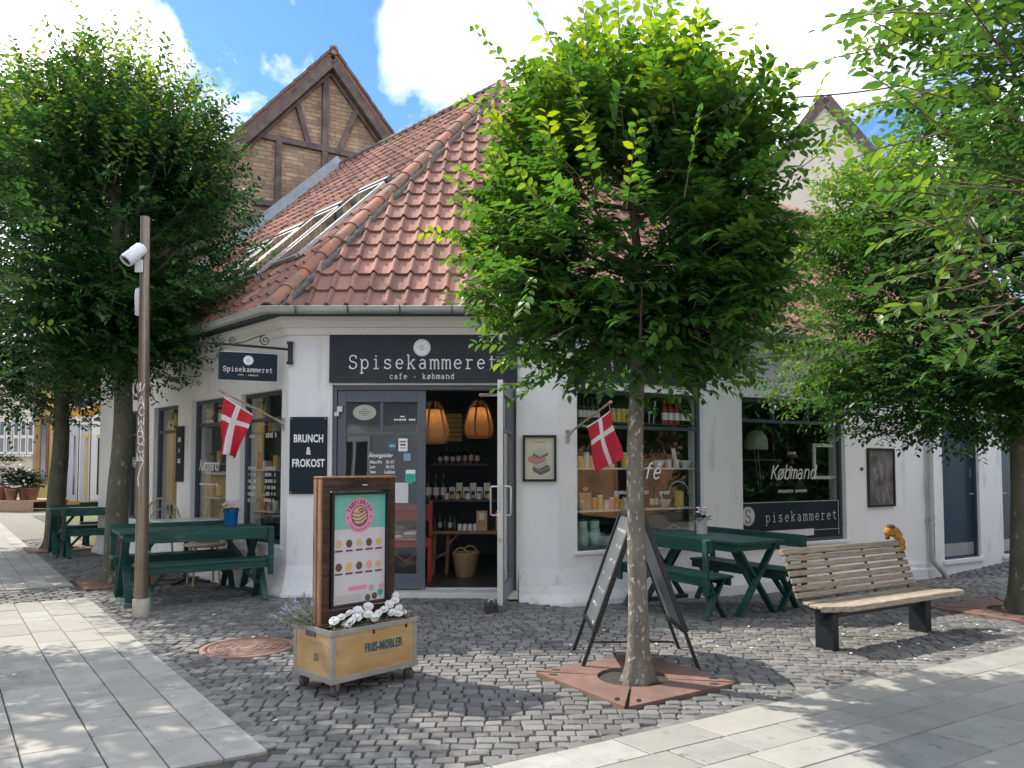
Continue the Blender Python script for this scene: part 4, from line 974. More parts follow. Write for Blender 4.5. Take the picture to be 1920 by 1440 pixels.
def bookpoly(mb, cxo, cyo, wd, dp, th, skew, d):
    M_ = WF.M(cx_+cxo, c_+h_*cyo, d)
    top = [(-wd, 0), (-wd*.1, -dp), (wd, 0), (wd*.1, dp)]
    mb.prism([(x, y+th) for x, y in top], M_, .001)
    mb.prism([(-wd, 0), (-wd*.1, -dp), (-wd*.1, -dp+th*.9), (-wd, th*.9)], M_ @ Matrix.Translation((0, 0, -.0004)), .001)
    mb.prism([(-wd*.1, -dp), (wd, 0), (wd, th*.9), (-wd*.1, -dp+th*.9)], M_ @ Matrix.Translation((0, 0, -.0004)), .001)
for nm, mt, args in (('book_print', 'book_grey', (.02, .20, .095, .05, .05, 0, .0145)), ('book_print', 'book_pale', (0, .345, .085, .045, .025, 0, .0155)), ('book_print', 'book_pink', (-.03, .43, .095, .04, .045, 0, .0165)), ('book_print', 'book_grey', (.01, .58, .085, .04, .018, 0, .0175)), ('book_print', 'book_pale', (.01, .64, .085, .05, .012, 0, .0185))):
    m = MB(); bookpoly(m, *args); m.build(nm, mt, ps)
m = MB(); m.box((0, 0, 0), (.13, .006, .001), WF.M(cx_, d_-.05, .0145)); m.build('caption', 'book_grey', ps)
t, a_, b_, c_, d_ = picture(WR, 1624, 1674, 840, 951, 'black framed picture with grey swirls on the wall left of the downpipe', fw=.03)
m = MB(); fbox(m, WR, a_, b_, c_, d_, .006, .014); ps = m.build('artwork', 'art_grey', t)
m = MB()
for k in range(9):
    x0, y0 = random.uniform(.06, b_-a_-.06), random.uniform(.08, d_-c_-.1); ph = random.uniform(0, 6)
    m.tube([WR.p(a_+max(.02, min(b_-a_-.02, x0+.05*math.sin(i*.5+ph)*i/8)), max(c_+.03, min(d_-.03, c_+y0+.03*i*math.cos(ph*.3+i*.15))), .0155) for i in range(9)], .003, n=4)
m.build('swirl', 'letter_cream', ps)
t = wallthing('wall_socket', 'small round dark fitting on the wall beside the grey swirl picture', 'fitting', WR, WR.s(1614), WR.z(WR.s(1614), 879), 0)
m = MB(); m.lathe([(.028, 0), (.028, .02), (.016, .03), (.0, .03)], M=WR.M(WR.s(1614), WR.z(WR.s(1614), 879), 0), n=16); m.build('fitting', 'zinc_dark', t)

# hanging bracket sign
b0 = Vector((-2.44, 8.43, 2.70)); tipx = Vector((-3.42, 8.02, 2.74)); hd = (tipx-b0); hd.z = 0; hd.normalize()
t = thing('hanging_sign', 'dark hanging sign on a scrolled iron bracket at the left corner of the cafe', 'sign', tuple(b0))
m = MB(); m.box((b0.x, b0.y-.01, 2.66), (.045, .05, .22)); m.box((b0.x, b0.y-.02, 2.77), (.06, .06, .03)); m.box((b0.x, b0.y-.02, 2.55), (.06, .06, .03)); m.build('wall_plate', 'iron_black', t, bevel=.004)
m = MB(); m.tube([b0, b0+hd*.92+Vector((0, 0, .03))], .014, n=10); e_ = b0+hd*.92+Vector((0, 0, .03)); m.lathe([(.0, -.05), (.022, -.01), (.014, .02), (0, .05)], c=e_, n=10)
def spiral(c0, r0, turns, a0, dirn):
    return [c0+hd*(r0*(1-k/26*.85)*math.cos(a0+dirn*turns*2*math.pi*k/26))+Vector((0, 0, r0*(1-k/26*.85)*math.sin(a0+dirn*turns*2*math.pi*k/26))) for k in range(27)]
s1_ = spiral(b0+hd*.27+Vector((0, 0, .085)), .06, 1.7, R(90), -1); s2_ = spiral(b0+hd*.60+Vector((0, 0, .065)), .04, 1.5, R(-90), 1)
m.tube(s1_, .0055, n=6); m.tube(s2_, .0055, n=6); a_, b_ = s1_[0], s2_[0]
m.tube([a_, a_.lerp(b_, .3)+Vector((0, 0, .004)), a_.lerp(b_, .6)+Vector((0, 0, -.012)), b_], .0055, n=6)
m.build('bracket', 'iron_black', t)
pa = b0+hd*.14; pb = b0+hd*.74; zt, zb = 2.635, 2.34
Mh = frameM((pa+pb)/2+Vector((0, 0, (zt+zb)/2-b0.z)), -hd, (0, 0, 1), (-hd).cross(Vector((0, 0, 1))))
m = MB(); m.box((0, 0, 0), (.60, zt-zb, .02), Mh); m.build('board', 'sign_navy', t, bevel=.003)
m = MB(); strokes(m, 'Spisekammeret', Mh @ Matrix.Translation((0, -.055, .011)), .034, .0032, .0395); strokes(m, 'cafe • købmand', Mh @ Matrix.Translation((0, -.098, .011)), .012, .0014, .0150); m.build('lettering', 'letter_white', t)
emblem(Mh @ Matrix.Translation((0, .068, .011)), .052, t, 'letter_white', 'sign_grey')
m = MB()
for q in (-.22, .22): m.tube([Mh @ Vector((q, .14, 0)), Mh @ Vector((q, .175, 0))], .006, n=6)
m.tube([Mh @ Vector((-.27, .155, 0)), Mh @ Vector((.27, .155, 0))], .007, n=6); m.build('hanger', 'steel', t)

# flags
def flag(label, base, tip, wallM, h0, h1, fly_end0, fly_end1, sag, group='Danish flags on the facade'):
    t = thing('flag', label, 'flag', tuple(base), 0, group); base, tip = Vector(base), Vector(tip)
    m = MB(); m.tube([base, tip], .011, n=8); m.tube([tip, tip+(tip-base).normalized()*.035], .018, n=10); m.build('pole', 'pole_wood', t)
    m = MB(); m.box((0, 0, 0), (.045, .14, .012), wallM); m.tube([wallM @ Vector((0, 0, .006)), base+(tip-base).normalized()*.09], .018, n=10); m.build('holder', 'steel', t)
    nu, nv = 26, 38; V = []; F = []; MI = []
    for j in range(nv+1):
        v = j/nv
        for i in range(nu+1):
            u = i/nu
            a = Vector(h0).lerp(Vector(h1), u); b = Vector(fly_end0).lerp(Vector(fly_end1), u)
            p = a.lerp(b, v)+sag(u, v); V.append(p)
    for j in range(nv):
        for i in range(nu):
            u = (i+.5)/nu; v = (j+.5)/nv
            F.append((j*(nu+1)+i, j*(nu+1)+i+1, (j+1)*(nu+1)+i+1, (j+1)*(nu+1)+i)); MI.append(1 if (12/28 < u < 16/28 or 12/37 < v < 16/37 or v < .03) else 0)
    m = MB(); m.add(V, F, True); m.mi = MI; o = m.build('cloth', ['flag_red', 'flag_white'], t)
    so_ = o.modifiers.new('s', 'SOLIDIFY'); so_.thickness = .002
    m = MB(); m.tube([Vector(h0)+(Vector(h0)-Vector(h1))*.0, base.lerp(tip, .30)], .0025, n=5); m.tube([Vector(h1), tip], .0025, n=5); m.build('cord', 'flag_white', t)
b_ = WL.p(WLEN_L-.09, 1.90, .03); 
flag('Danish flag hanging folded from a slanting pole between the left windows and the corner', b_, at(418, 735, 7.95), WL.M(WLEN_L-.09, 1.88, .008),
     at(420, 743, 7.96), at(474, 778, 8.15), at(412, 846, 8.05), at(441, 860, 8.12),
     lambda u, v: Vector((.035*math.sin(u*8+v*2.2)*v*(1-v*.5)+.03*u*math.sin(v*math.pi)-.035*(1-u)*math.sin(v*math.pi), .07*math.sin(u*9+1)*v, .05*math.sin(v*3.1)*u)))
b_ = WR.p(.12, 1.78, .03)
flag('Danish flag spread below a slanting pole in front of the right hand shop window', b_, at(1142, 756, 7.85), WR.M(.12, 1.75, .008),
     at(1100, 800, 8.0), at(1144, 769, 7.9), at(1119, 885, 8.05), at(1168, 858, 7.95),
     lambda u, v: Vector((.012*math.sin(v*6+u*3), .03*math.sin(u*8+v*3)*(.3+v), .01*math.sin(u*6.3)*v)))

# ------------------------------------------------------------------ street furniture
t = thing('camera_pole', 'tall slim bronze metal pole with white graffiti in front of the left green table', 'pole', (-3.50, 7.33, 0))
m = MB(); m.tube([(-3.50, 7.33, .14), (-3.505, 7.33, .9), (-3.515, 7.33, 1.7), (-3.545, 7.33, 3.82)], [.061, .058, .052, .042], n=28); m.build('shaft', 'pole_metal', t)
m = MB(); m.lathe([(.076, -.02), (.076, .165), (.062, .17)], c=(-3.50, 7.33, 0), n=28); m.build('sleeve', 'pole_sleeve', t)
m = MB(); sc_ = random.Random(5)
def onpole(a, z): r_ = .0565 if z < 1.7 else .052; return Vector((-3.515+r_*math.sin(a), 7.33-r_*math.cos(a), z))
z = 2.10
for k, (zz, sh) in enumerate(((2.16, 0), (2.02, 1), (1.93, 2), (1.84, 3), (1.75, 1), (1.66, 4), (1.58, 2), (1.50, 3), (1.42, 5))):
    if sh == 0: pts = [(-.9, zz-.05), (-.6, zz+.02), (-.2, zz+.05), (-.4, zz-.04), (.2, zz-.02), (.5, zz+.04)]
    elif sh == 1: pts = [(-.8, zz-.05), (0, zz+.06), (.5, zz-.05), (.1, zz-.0), (-.5, zz-.01)]
    elif sh == 2: pts = [(.6, zz+.03), (0, zz+.045), (-.5, zz), (0, zz-.04), (.6, zz-.02)]
    elif sh == 3: pts = [(-.6, zz+.04), (-.5, zz-.04), (0, zz+.01), (.4, zz-.04), (.5, zz+.04)]
    elif sh == 4: pts = [(-.4, zz+.04), (-.4, zz-.03), (.2, zz-.04), (.6, zz), (.3, zz+.04), (-.2, zz+.03)]
    else: pts = [(-.9, zz+.05), (-.2, zz+.05), (.6, zz+.05), (.1, zz-.03), (-.3, zz-.12), (-.1, zz-.20)]
    q = []
    for a_, b_ in zip(pts[:-1], pts[1:]):
        for i in range(4): q.append(onpole(a_[0]+(b_[0]-a_[0])*i/4, a_[1]+(b_[1]-a_[1])*i/4))
    q.append(onpole(*pts[-1])); m.tube(q, .0042, n=5)
m.build('graffiti', 'letter_white', t)
cp = at(252, 476, 7.2); ct = thing('security_camera', 'white bullet camera with black lens pointing down left near the top of the pole', 'camera', tuple(cp))
ax = Vector((-.42, -.55, -.72)).normalized(); sx_ = ax.cross(Vector((0, 0, 1))).normalized(); Mc = frameM(cp, sx_, ax.cross(sx_), ax)
m = MB(); m.lathe([(.0, -.115), (.05, -.11), (.062, -.09), (.064, .10), (.060, .12), (.053, .12), (.052, .10), (0, .10)], M=Mc, n=26); m.build('housing', 'white_plastic', ct)
m = MB(); m.lathe([(.0, .104), (.05, .104), (.05, .102)], M=Mc, n=24); m.ball((0, 0, .10), .026, 12, M=Mc); m.build('lens', 'lens_black', ct)
m = MB(); a_ = cp-ax*.04; pw = Vector((-3.56, 7.29, cp.z-.10)); m.tube([a_, a_.lerp(pw, .5)+Vector((0, 0, .01)), pw], .014, n=8); m.box((pw.x, pw.y-.03, pw.z), (.07, .02, .12)); m.build('bracket', 'white_plastic', ct)
cp = Vector((-3.60, 7.36, 3.0)); ct = thing('antenna_box', 'white rounded box half hidden behind the pole below the camera', 'box', tuple(cp))
m = MB(); m.lathe([(.0, -.14), (.034, -.13), (.042, .06), (.036, .12), (.0, .14)], c=cp, n=18); m.build('housing', 'white_plastic', ct); m = MB(); m.box((cp.x+.04, cp.y, cp.z-.02), (.07, .03, .05)); m.build('bracket', 'zinc_dark', ct)

def green_table(L_=1.47, W_=.64, label='', H_=.75):
    t = thing('picnic_table', label, 'table', (0, 0, 0), 0, 'dark green wooden tables')
    m = MB(); n_ = 5; bw = W_/n_
    for k in range(n_): m.box((0, -W_/2+bw*(k+.5), H_-.014), (L_, bw-.006, .028))
    m.build('tabletop', 'green_paint', t, world=False, bevel=.004)
    m = MB()
    for sg in (-1, 1): m.box((0, sg*(W_/2-.035), H_-.065), (L_-.10, .024, .07))
    for sg in (-1, 1): m.box((sg*(L_/2-.09), 0, H_-.06), (.06, W_-.10, .062))
    m.build('apron', 'green_paint', t, world=False, bevel=.003)
    for ex in (-1, 1):
        x_ = ex*(L_/2-.09)
        for sg in (-1, 1):
            m = MB(); m.bar((x_+sg*.015, -sg*(W_/2-.05), .03), (x_+sg*.015, sg*(W_/2-.07), H_-.03), .028, .075, up=(1, 0, 0)); 
            # widen across the cross plane
            m.build('leg', 'green_paint', t, world=False, bevel=.004)
        m = MB(); m.box((x_, 0, .02), (.075, W_-.02, .04)); m.build('foot_rail', 'green_grey' if ex < 0 else 'green_paint', t, world=False, bevel=.004)
        m = MB(); m.bar((x_-ex*.03, 0, .30), (x_-ex*.34, 0, H_-.04), .05, .04); m.build('brace', 'green_paint', t, world=False, bevel=.003)
    return t
def green_bench(L_=1.33, label='', rest=True):
    # long side along x, sitting side towards -y, backrest at +y
    t = thing('green_bench', label, 'bench', (0, 0, 0), 0, 'dark green wooden benches'); D_ = .30; Hs = .44
    m = MB()
    for k in (-1, 1): m.box((0, k*D_*.255, Hs-.013), (L_, D_*.49, .026))
    m.build('seat', 'green_paint', t, world=False, bevel=.004)
    m = MB()
    for k in (-1, 1): m.box((0, k*(D_/2-.02), Hs-.062), (L_-.04, .022, .07))
    m.build('apron', 'green_paint', t, world=False, bevel=.003)
    for ex in (-1, 1):
        x_ = ex*(L_/2-.10)
        for sg in (-1, 1):
            m = MB(); m.bar((x_+sg*.014, -sg*(D_/2+.01), .005), (x_+sg*.014, sg*(D_/2-.05), Hs-.03), .026, .065, up=(1, 0, 0)); m.build('leg', 'green_paint', t, world=False, bevel=.003)
        m = MB(); m.bar((x_-ex*.03, 0, .17), (x_-ex*.24, 0, Hs-.04), .045, .035); m.build('brace', 'green_paint', t, world=False, bevel=.003)
        if rest:
            m = MB(); m.box((x_+ex*.06, D_/2+.012, .52), (.055, .034, .50)); m.build('post', 'green_paint', t, world=False, bevel=.004)
    if rest:
        m = MB(); m.box((0, D_/2-.018, .715), (L_, .024, .125)); m.build('backrest', 'green_paint', t, world=False, bevel=.004)
    return t
TA = green_table(label='dark green table with a blue bucket of flowers, nearest on the left by the pole')
BA = green_bench(label='green bench with backrest on the street side of the blue bucket table')
def put(o, c, rz, label): z = gz(*c); place(o, (c[0], c[1], z), rz, label); return o
aA = R(34); uA = Vector((math.cos(aA), math.sin(aA))); wA = Vector((-uA.y, uA.x)); cA = Vector((-3.48, 8.39))
put(TA, cA, aA, TA['label']); q = cA-wA*.47+uA*.05; put(BA, q, aA+math.pi, BA['label'])
b2 = copy_tree(BA); q = cA+wA*.50-uA*.05; put(b2, q, aA, 'green bench with backrest behind the blue bucket table, beside the white cafe table')
aT = R(120.1); cT = Vector((2.0, 7.96)); uT = Vector((math.cos(aT), math.sin(aT))); wT = Vector((-uT.y, uT.x))
T2 = copy_tree(TA); put(T2, cT, aT, 'dark green table with a white bucket of flowers under the right hand shop window')
for sg, lb in ((1, 'green bench with backrest left of the white bucket table, next to the blackboard'), (-1, 'green bench with backrest right of the white bucket table, behind the slatted bench')):
    b_ = copy_tree(BA); q = cT+wT*.50*sg-uT*.04; put(b_, q, aT if sg > 0 else aT+math.pi, lb)
cB = Vector((-6.78, 12.70)); aB = R(34); uB = Vector((math.cos(aB), math.sin(aB))); wB = Vector((-uB.y, uB.x))
T3 = copy_tree(TA); put(T3, cB, aB, 'dark green table farther up the street beside the second left tree')
b_ = copy_tree(BA); put(b_, cB-wB*.50+uB*.08, aB+math.pi, 'green bench on the near side of the farther green table, seen end on')
b_ = copy_tree(BA); put(b_, cB+wB*.50, aB, 'green bench on the far side of the farther green table, its backrest above the table')
b_ = copy_tree(BA); put(b_, cB+wB*1.35+uB*.5, aB, 'green bench farthest up the street, behind the farther green table')

# weathered slatted bench
a0_ = R(31); t = thing('slatted_bench', 'long weathered grey slatted wooden bench on dark steel legs', 'bench', (2.33, 5.68, 0), a0_)
seat_b = [(.0, .105, .365), (.115, .20, .352), (.21, .295, .345), (.305, .385, .352)]
for i, (b0_, b1_, z_) in enumerate(seat_b):
    m = MB(); xl = .0
    poly = [(.27, 0), (1.76, 0), (1.79, .03), (1.78, .105), (.02, .105)] if i == 0 else [(.05+.03*i, b0_), (1.73, b0_), (1.72, b1_), (.07+.03*i, b1_)]
    M_ = Matrix.Translation((0, 0, z_-(.045 if i == 0 else .024))); m.prism(poly, M_, .045 if i == 0 else .024)
    m.build('seat_slat', 'weathered_wood', t, world=False, bevel=.008)
for i in range(7):
    f = (i+.2)/7; b_ = .405+.15*f; z_ = .380+.385*f
    m = MB(); M_ = Matrix.Translation((.92, b_, z_)) @ Matrix.Rotation(R(-22), 4, 'X'); m.box((0, 0, 0), (1.58, .024, .043 if i < 6 else .052), M_)
    if i == 6: m.box((0, .018, .0), (1.58, .03, .05), M_)
    m.build('back_slat', 'weathered_wood', t, world=False, bevel=.007)
for x_ in (.18, .64, 1.14, 1.62):
    m = MB(); m.tube([(x_, .03, .315), (x_, .30, .305), (x_, .41, .35), (x_, .545, .735)], .013, n=6); m.build('bracket', 'post_black', t, world=False)
m = MB(); m.box((.9, .24, .275), (1.45, .06, .08)); m.build('beam', 'post_black', t, world=False, bevel=.003)
for x_ in (.27, 1.50):
    m = MB(); m.box((x_, .24, .13), (.075, .16, .30)); m.build('leg', 'post_black', t, world=False, bevel=.006)
# bundle on the bench corner
M_ = ROOTM[t.name]; bp = M_ @ Vector((1.66, .56, .77)); t = thing('cloth_bundle', 'small orange and yellow knitted bundle draped over the back corner of the slatted bench', 'bundle', tuple(bp))
m = MB()
for dx_, dy_, dz_, r_ in ((-.05, 0, .05, .045), (0, 0, .05, .05), (.035, .01, .02, .042), (.055, .01, -.04, .045), (.06, .0, -.09, .04)): m.ball((bp.x+dx_, bp.y+dy_, bp.z+dz_), r_, 10, (1, 1, 1))
m.build('cloth', 'orange_cloth', t)
m = MB(); m.ball((bp.x-.03, bp.y, bp.z+.095), .035, 8, (1.2, 1, .7)); m.ball((bp.x-.07, bp.y-.02, bp.z+.0), .022, 8); m.ball((bp.x+.065, bp.y, bp.z-.15), .03, 8, (1, 1, 1.2)); m.ball((bp.x+.06, bp.y, bp.z-.21), .02, 8, (1, 1, 1.5)); m.build('dark_end', 'brown_cloth', t)

# pavement blackboard
t = thing('blackboard_sign', 'folding A shaped black pavement board standing behind the middle tree trunk', 'sign', (.89, 5.73, 0), R(1.5))
for sg in (-1, 1):
    def PB(y_, z_, d=0.0):   # point on the leaning panel
        f = z_/1.07; return Vector((sg*(.385*(1-f)+.022+d), y_, z_))
    m = MB()
    for y_ in (-.275, .275): m.bar(PB(y_, .0), PB(y_, 1.07), .022, .024, up=(1, 0, 0))
    m.build('leg_frame', 'black_frame', t, world=False)
    m = MB(); m.bar(PB(-.275, .26), PB(.275, .26), .03, .035); m.bar(PB(-.275, 1.05), PB(.275, 1.05), .03, .035)
    for y_ in (-.285, .285): m.bar(PB(y_, .25, .004), PB(y_, 1.06, .004), .04, .034, up=(1, 0, 0))
    m.build('frame', 'black_frame', t, world=False, bevel=.003)
    a_, b_ = PB(0, .27), PB(0, 1.04); zz = (b_-a_).normalized(); nn_ = Vector((sg*zz.z, 0, -sg*zz.x))
    Mp = frameM((a_+b_)/2, Vector((0, sg*1, 0)), zz, nn_); hl_ = (b_-a_).length/2
    m = MB(); m.box((0, 0, 0), (.55, hl_*2, .008), Mp); pn = m.build('panel', 'chalkboard', t, world=False)
    m = MB()
    for k in range(7):
        yy = hl_*.72-k*.115; x_ = -.16
        while x_ < .16:
            l_ = random.uniform(.02, .055)
            if random.random() < .45: m.tube([Mp @ Vector((x_+i*l_/5, yy+.014*math.sin(i*2.2+k), .0055)) for i in range(6)], .0016, n=4)
            x_ += l_+.012
    m.build('chalk_writing', 'letter_cream', pn, world=False)
m = MB(); m.bar((-.3, 0, .12), (.3, 0, .12), .006, .012); m.build('spreader', 'black_frame', t, world=False)

# crate planter with poster frame
uC = Vector((.69, .724)); aC = math.atan2(uC.y, uC.x)
t = thing('crate_planter', 'yellow wooden crate planter on castors with grey metal edges', 'planter', (-1.02, 5.10, 0), aC)
hx_, hy_ = .325, .215; z0_, z1_ = .095, .40
m = MB(); th = .014
for c_, s_ in (((0, -hy_+th/2, (z0_+z1_)/2), (2*hx_, th, z1_-z0_)), ((0, hy_-th/2, (z0_+z1_)/2), (2*hx_, th, z1_-z0_)), ((-hx_+th/2, 0, (z0_+z1_)/2), (th, 2*hy_-2*th, z1_-z0_)), ((hx_-th/2, 0, (z0_+z1_)/2), (th, 2*hy_-2*th, z1_-z0_))): m.box(c_, s_)
m.box((0, 0, z0_+.01), (2*hx_-2*th, 2*hy_-2*th, .015)); cr_ = m.build('crate', 'crate_ply', t, world=False, bevel=.002)
m = MB(); e = .006
for zc, hh in ((z0_+.012, .036), (z1_-.008, .034)):
    for sg in (-1, 1): m.box((0, sg*(hy_+e/2-.001), zc), (2*hx_+.03, .012, hh)); m.box((sg*(hx_+e/2-.001), 0, zc), (.012, 2*hy_+.004, hh))
for sx2 in (-1, 1):
    for sy2 in (-1, 1): m.box((sx2*(hx_-.010), sy2*(hy_+.002), (z0_+z1_)/2), (.028, .008, z1_-z0_-.06)); m.box((sx2*(hx_+.002), sy2*(hy_-.010), (z0_+z1_)/2), (.008, .028, z1_-z0_-.06))
m.build('metal_edge', 'crate_trim', t, world=False, bevel=.002)
m = MB()
for k in range(17):
    x_ = -hx_+.03+k*.0365
    m.bar((x_, -hy_+.02, z1_+.012), (min(x_+.10, hx_-.02), -.03, z1_+.012), .005, .004); m.bar((x_, -.03, z1_+.014), (min(x_+.10, hx_-.02), -hy_+.02, z1_+.014), .005, .004)
m.bar((-hx_, -hy_+.02, z1_+.012), (hx_, -hy_+.02, z1_+.012), .008, .006); m.bar((-hx_, -.03, z1_+.012), (hx_, -.03, z1_+.012), .008, .006)
m.build('wire_mesh', 'iron_rust', t, world=False)
m = MB()
for x_ in (-.02, .24): m.box((x_, -hy_-.004, z1_-.015), (.012, .006, .07)); m.box((x_, -hy_+.02, z1_+.018), (.012, .05, .006))
m.build('clip', 'board_wood', t, world=False)
m = MB(); m.box((-hx_-.004, .02, z1_-.035), (.008, .11, .035)); hd_ = m.build('hand_hole', 'zinc_dark', t, world=False)
m = MB(); m.box((0, 0, z1_-.03), (2*hx_-.03, 2*hy_-.03, .01)); m.build('soil', 'soil', t, world=False)
Mf = frameM((0, -hy_-.0005, .235), (1, 0, 0), (0, 0, 1), (0, -1, 0)); m = MB(); add_text(m, 'FRIIS-MØBLER', .078, Mf @ Matrix.Translation((.06, .03, 0)), sx=.62, offset=.002); m.build('stencil', 'teal_print', cr_, world=False)
Ml = frameM((-hx_-.0005, 0, .235), (0, -1, 0), (0, 0, 1), (-1, 0, 0)); m = MB(); add_text(m, '33', .066, Ml @ Matrix.Translation((.04, -.01, 0)), sx=.8, offset=.0008); m.build('stencil', 'book_grey', cr_, world=False)
for sx2 in (-1, 1):
    for sy2 in (-1, 1):
        cx_, cy_ = sx2*(hx_-.04), sy2*(hy_-.04); m = MB(); Mw = Matrix.Translation((cx_+.01, cy_, .038)) @ Matrix.Rotation(R(60+sx2*40), 4, 'Z') @ Matrix.Rotation(R(90), 4, 'X')
        m.lathe([(.012, -.014), (.036, -.014), (.038, -.010), (.038, .010), (.036, .014), (.012, .014)], M=Mw, n=20); w_ = m.build('wheel', 'rubber', t, world=False)
        m = MB(); m.box((0, .035, .019), (.03, .065, .003), Mw); m.box((0, .035, -.019), (.03, .065, .003), Mw); m.box((cx_, cy_, .084), (.05, .05, .01)); m.tube([Mw @ Vector((0, 0, -.02)), Mw @ Vector((0, 0, .02))], .006); m.build('fork', 'steel', w_, world=False)
# the poster frame standing in the crate
tf = thing('poster_frame', 'tall dark timber frame with a pastel chocolate poster standing in the crate planter', 'sign', (-1.02, 5.10, .37), aC)
fz0, fz1, fx, fy0, fy1 = .0, .96, .285, -.035, .06
m = MB()
for sg in (-1, 1): m.box((sg*(fx-.027), (fy0+fy1)/2, (fz0+fz1)/2), (.054, fy1-fy0, fz1-fz0))
m.box((0, (fy0+fy1)/2, fz1-.04), (2*fx-.108, fy1-fy0-.006, .08)); m.box((0, (fy0+fy1)/2, .09), (2*fx-.108, fy1-fy0-.006, .06)); m.build('timber', 'board_wood', tf, world=False, bevel=.004)
m = MB(); 
for k in range(2): m.box((-fx-.007, fy0+.022+k*.05, (fz0+fz1)/2), (.014, .038, fz1-.01))
m.box((0, .012, fz1+.008), (2*fx+.02, .10, .014)); m.build('side_lath', 'board_side', tf, world=False, bevel=.003)
px0, px1, pz0, pz1 = -.225, .225, .135, .87
m = MB()
for a_ in ((px0, px0+.016, pz0, pz1), (px1-.016, px1, pz0, pz1), (px0+.016, px1-.016, pz0, pz0+.016), (px0+.016, px1-.016, pz1-.016, pz1)): m.box(((a_[0]+a_[1])/2, fy0-.003, (a_[2]+a_[3])/2), (a_[1]-a_[0], .03, a_[3]-a_[2]))
m.box((0, fy0+.02, (pz0+pz1)/2), (.45, .012, pz1-pz0)); m.build('inner_frame', 'black_frame', tf, world=False, bevel=.002)
def PM(x_, z_, d=0.0): return frameM((x_, fy0+.013-d, z_), (1, 0, 0), (0, 0, 1), (0, -1, 0))
m = MB(); m.box((0, (pz0+pz1)/2-.5, -.002), (.416, pz1-pz0-.034, .004), PM(0, .5)); po = m.build('poster', 'paper', tf, world=False)
def rect(mb, x_, z_, w_, h_, d): mb.box((0, 0, .0005), (w_, h_, .001), PM(x_, z_, d))
m = MB(); zt2 = pz1-.017; rect(m, 0, zt2-.11, .416, .22, .001); m.build('teal_band', 'poster_teal', po, world=False)
cxp, czp = .0, zt2-.135
m = MB(); m.disc(PM(cxp, czp, .002), .112, .112, .001, 44); m.build('pink_disc', 'pink', po, world=False)
m = MB()
for k, ch in enumerate('TRØFLERIET'):
    a_ = R(90+68-136*k/9); add_text(m, ch, .036, PM(cxp, czp, .003) @ Matrix.Rotation(a_-R(90), 4, 'Z') @ Matrix.Translation((0, .088, 0)), ex=.0004, offset=.0012, sx=.85, rise=.0008)
for k in range(17):
    a_ = R(-90-58+116*k/16); 
    m.box((0, -.0, .0005), (.005, .009, .001), PM(cxp, czp, .003) @ Matrix.Rotation(a_+R(90), 4, 'Z') @ Matrix.Translation((0, -.095, 0)))
for a_ in (R(180+8), R(-8)): m.disc(PM(cxp+.092*math.cos(a_), czp+.092*math.sin(a_), .003), .006, .006, .001, 10)
m.build('arc_lettering', 'plum', po, world=False)
m = MB(); m.disc(PM(cxp, czp-.003, .003), .062, .066, .001, 34); m.build('truffle_drawing', 'sand', po, world=False)
m = MB()
for k in range(5):
    r_ = .058; pts = []
    for i in range(15):
        x_ = -r_+2*r_*i/14; y_ = .040-.024*k-.020*math.sin(math.pi*i/14)+.012*(x_/r_); lim = math.sqrt(max(0, .062**2-x_*x_))
        pts.append((x_*.98, max(-lim, min(lim, y_-.003))))
    m.tube([PM(cxp, czp-.003, .0045) @ Vector((a_, b_, 0)) for a_, b_ in pts], .0032, n=4)
m.tube([PM(cxp, czp-.003, .0045) @ Vector((.062*math.cos(2*math.pi*i/32), .066*math.sin(2*math.pi*i/32), 0)) for i in range(32)], .003, n=4, closed=True)
m.tube([PM(cxp+.008, czp+.034, .0045) @ Vector(((.022-.0009*i)*math.cos(i*.55), (.015-.0006*i)*math.sin(i*.55), 0)) for i in range(18)], .0026, n=4)
m.build('drawing_lines', 'plum', po, world=False)
cols_ = [['sand', 'choc', 'sand', 'choc', 'truffle_yellow'], ['choc', 'truffle_yellow', 'choc', 'truffle_pink', 'sand']]
lab = MB()
for r_ in range(2):
    for k in range(5):
        x_ = -.156+.078*k; z_ = zt2-.315-.148*r_
        m = MB(); m.disc(PM(x_, z_, .001), .024, .026, .0012, 22); m.build('sweet_picture', cols_[r_][k], po, world=False)
        rect(lab, x_, z_-.045, .050+.01*random.random(), .012, .0012)
lab.build('captions', 'plum', po, world=False)
m = MB(); rect(m, -.01, .245, .14, .026, .0012); m.build('pink_stroke', 'pink', po, world=False)
m = MB()
for k in range(4): rect(m, -.08, .205-.012*k, .20, .003, .001)
m.build('small_print', 'plaque', po, world=False)
for x_, z_, mt in ((.10, .235, 'plaque'), (.125, .18, 'choc'), (.17, .20, 'sticker_green'), (.185, .235, 'truffle_pink'), (.07, .175, 'book_grey')):
    m = MB(); m.disc(PM(x_, z_, .001+.0004*random.random()), .022, .022, .001, 16); m.build('corner_picture', mt, po, world=False)
m = MB(); m.box((0, 0, .001), (.075, .02, .002), PM(0, .918, .05)); tg = m.build('name_plate', 'black_frame', tf, world=False); m = MB(); m.box((.005, 0, .002), (.04, .005, .001), PM(0, .918, .051)); m.build('plate_print', 'letter_white', tg, world=False)
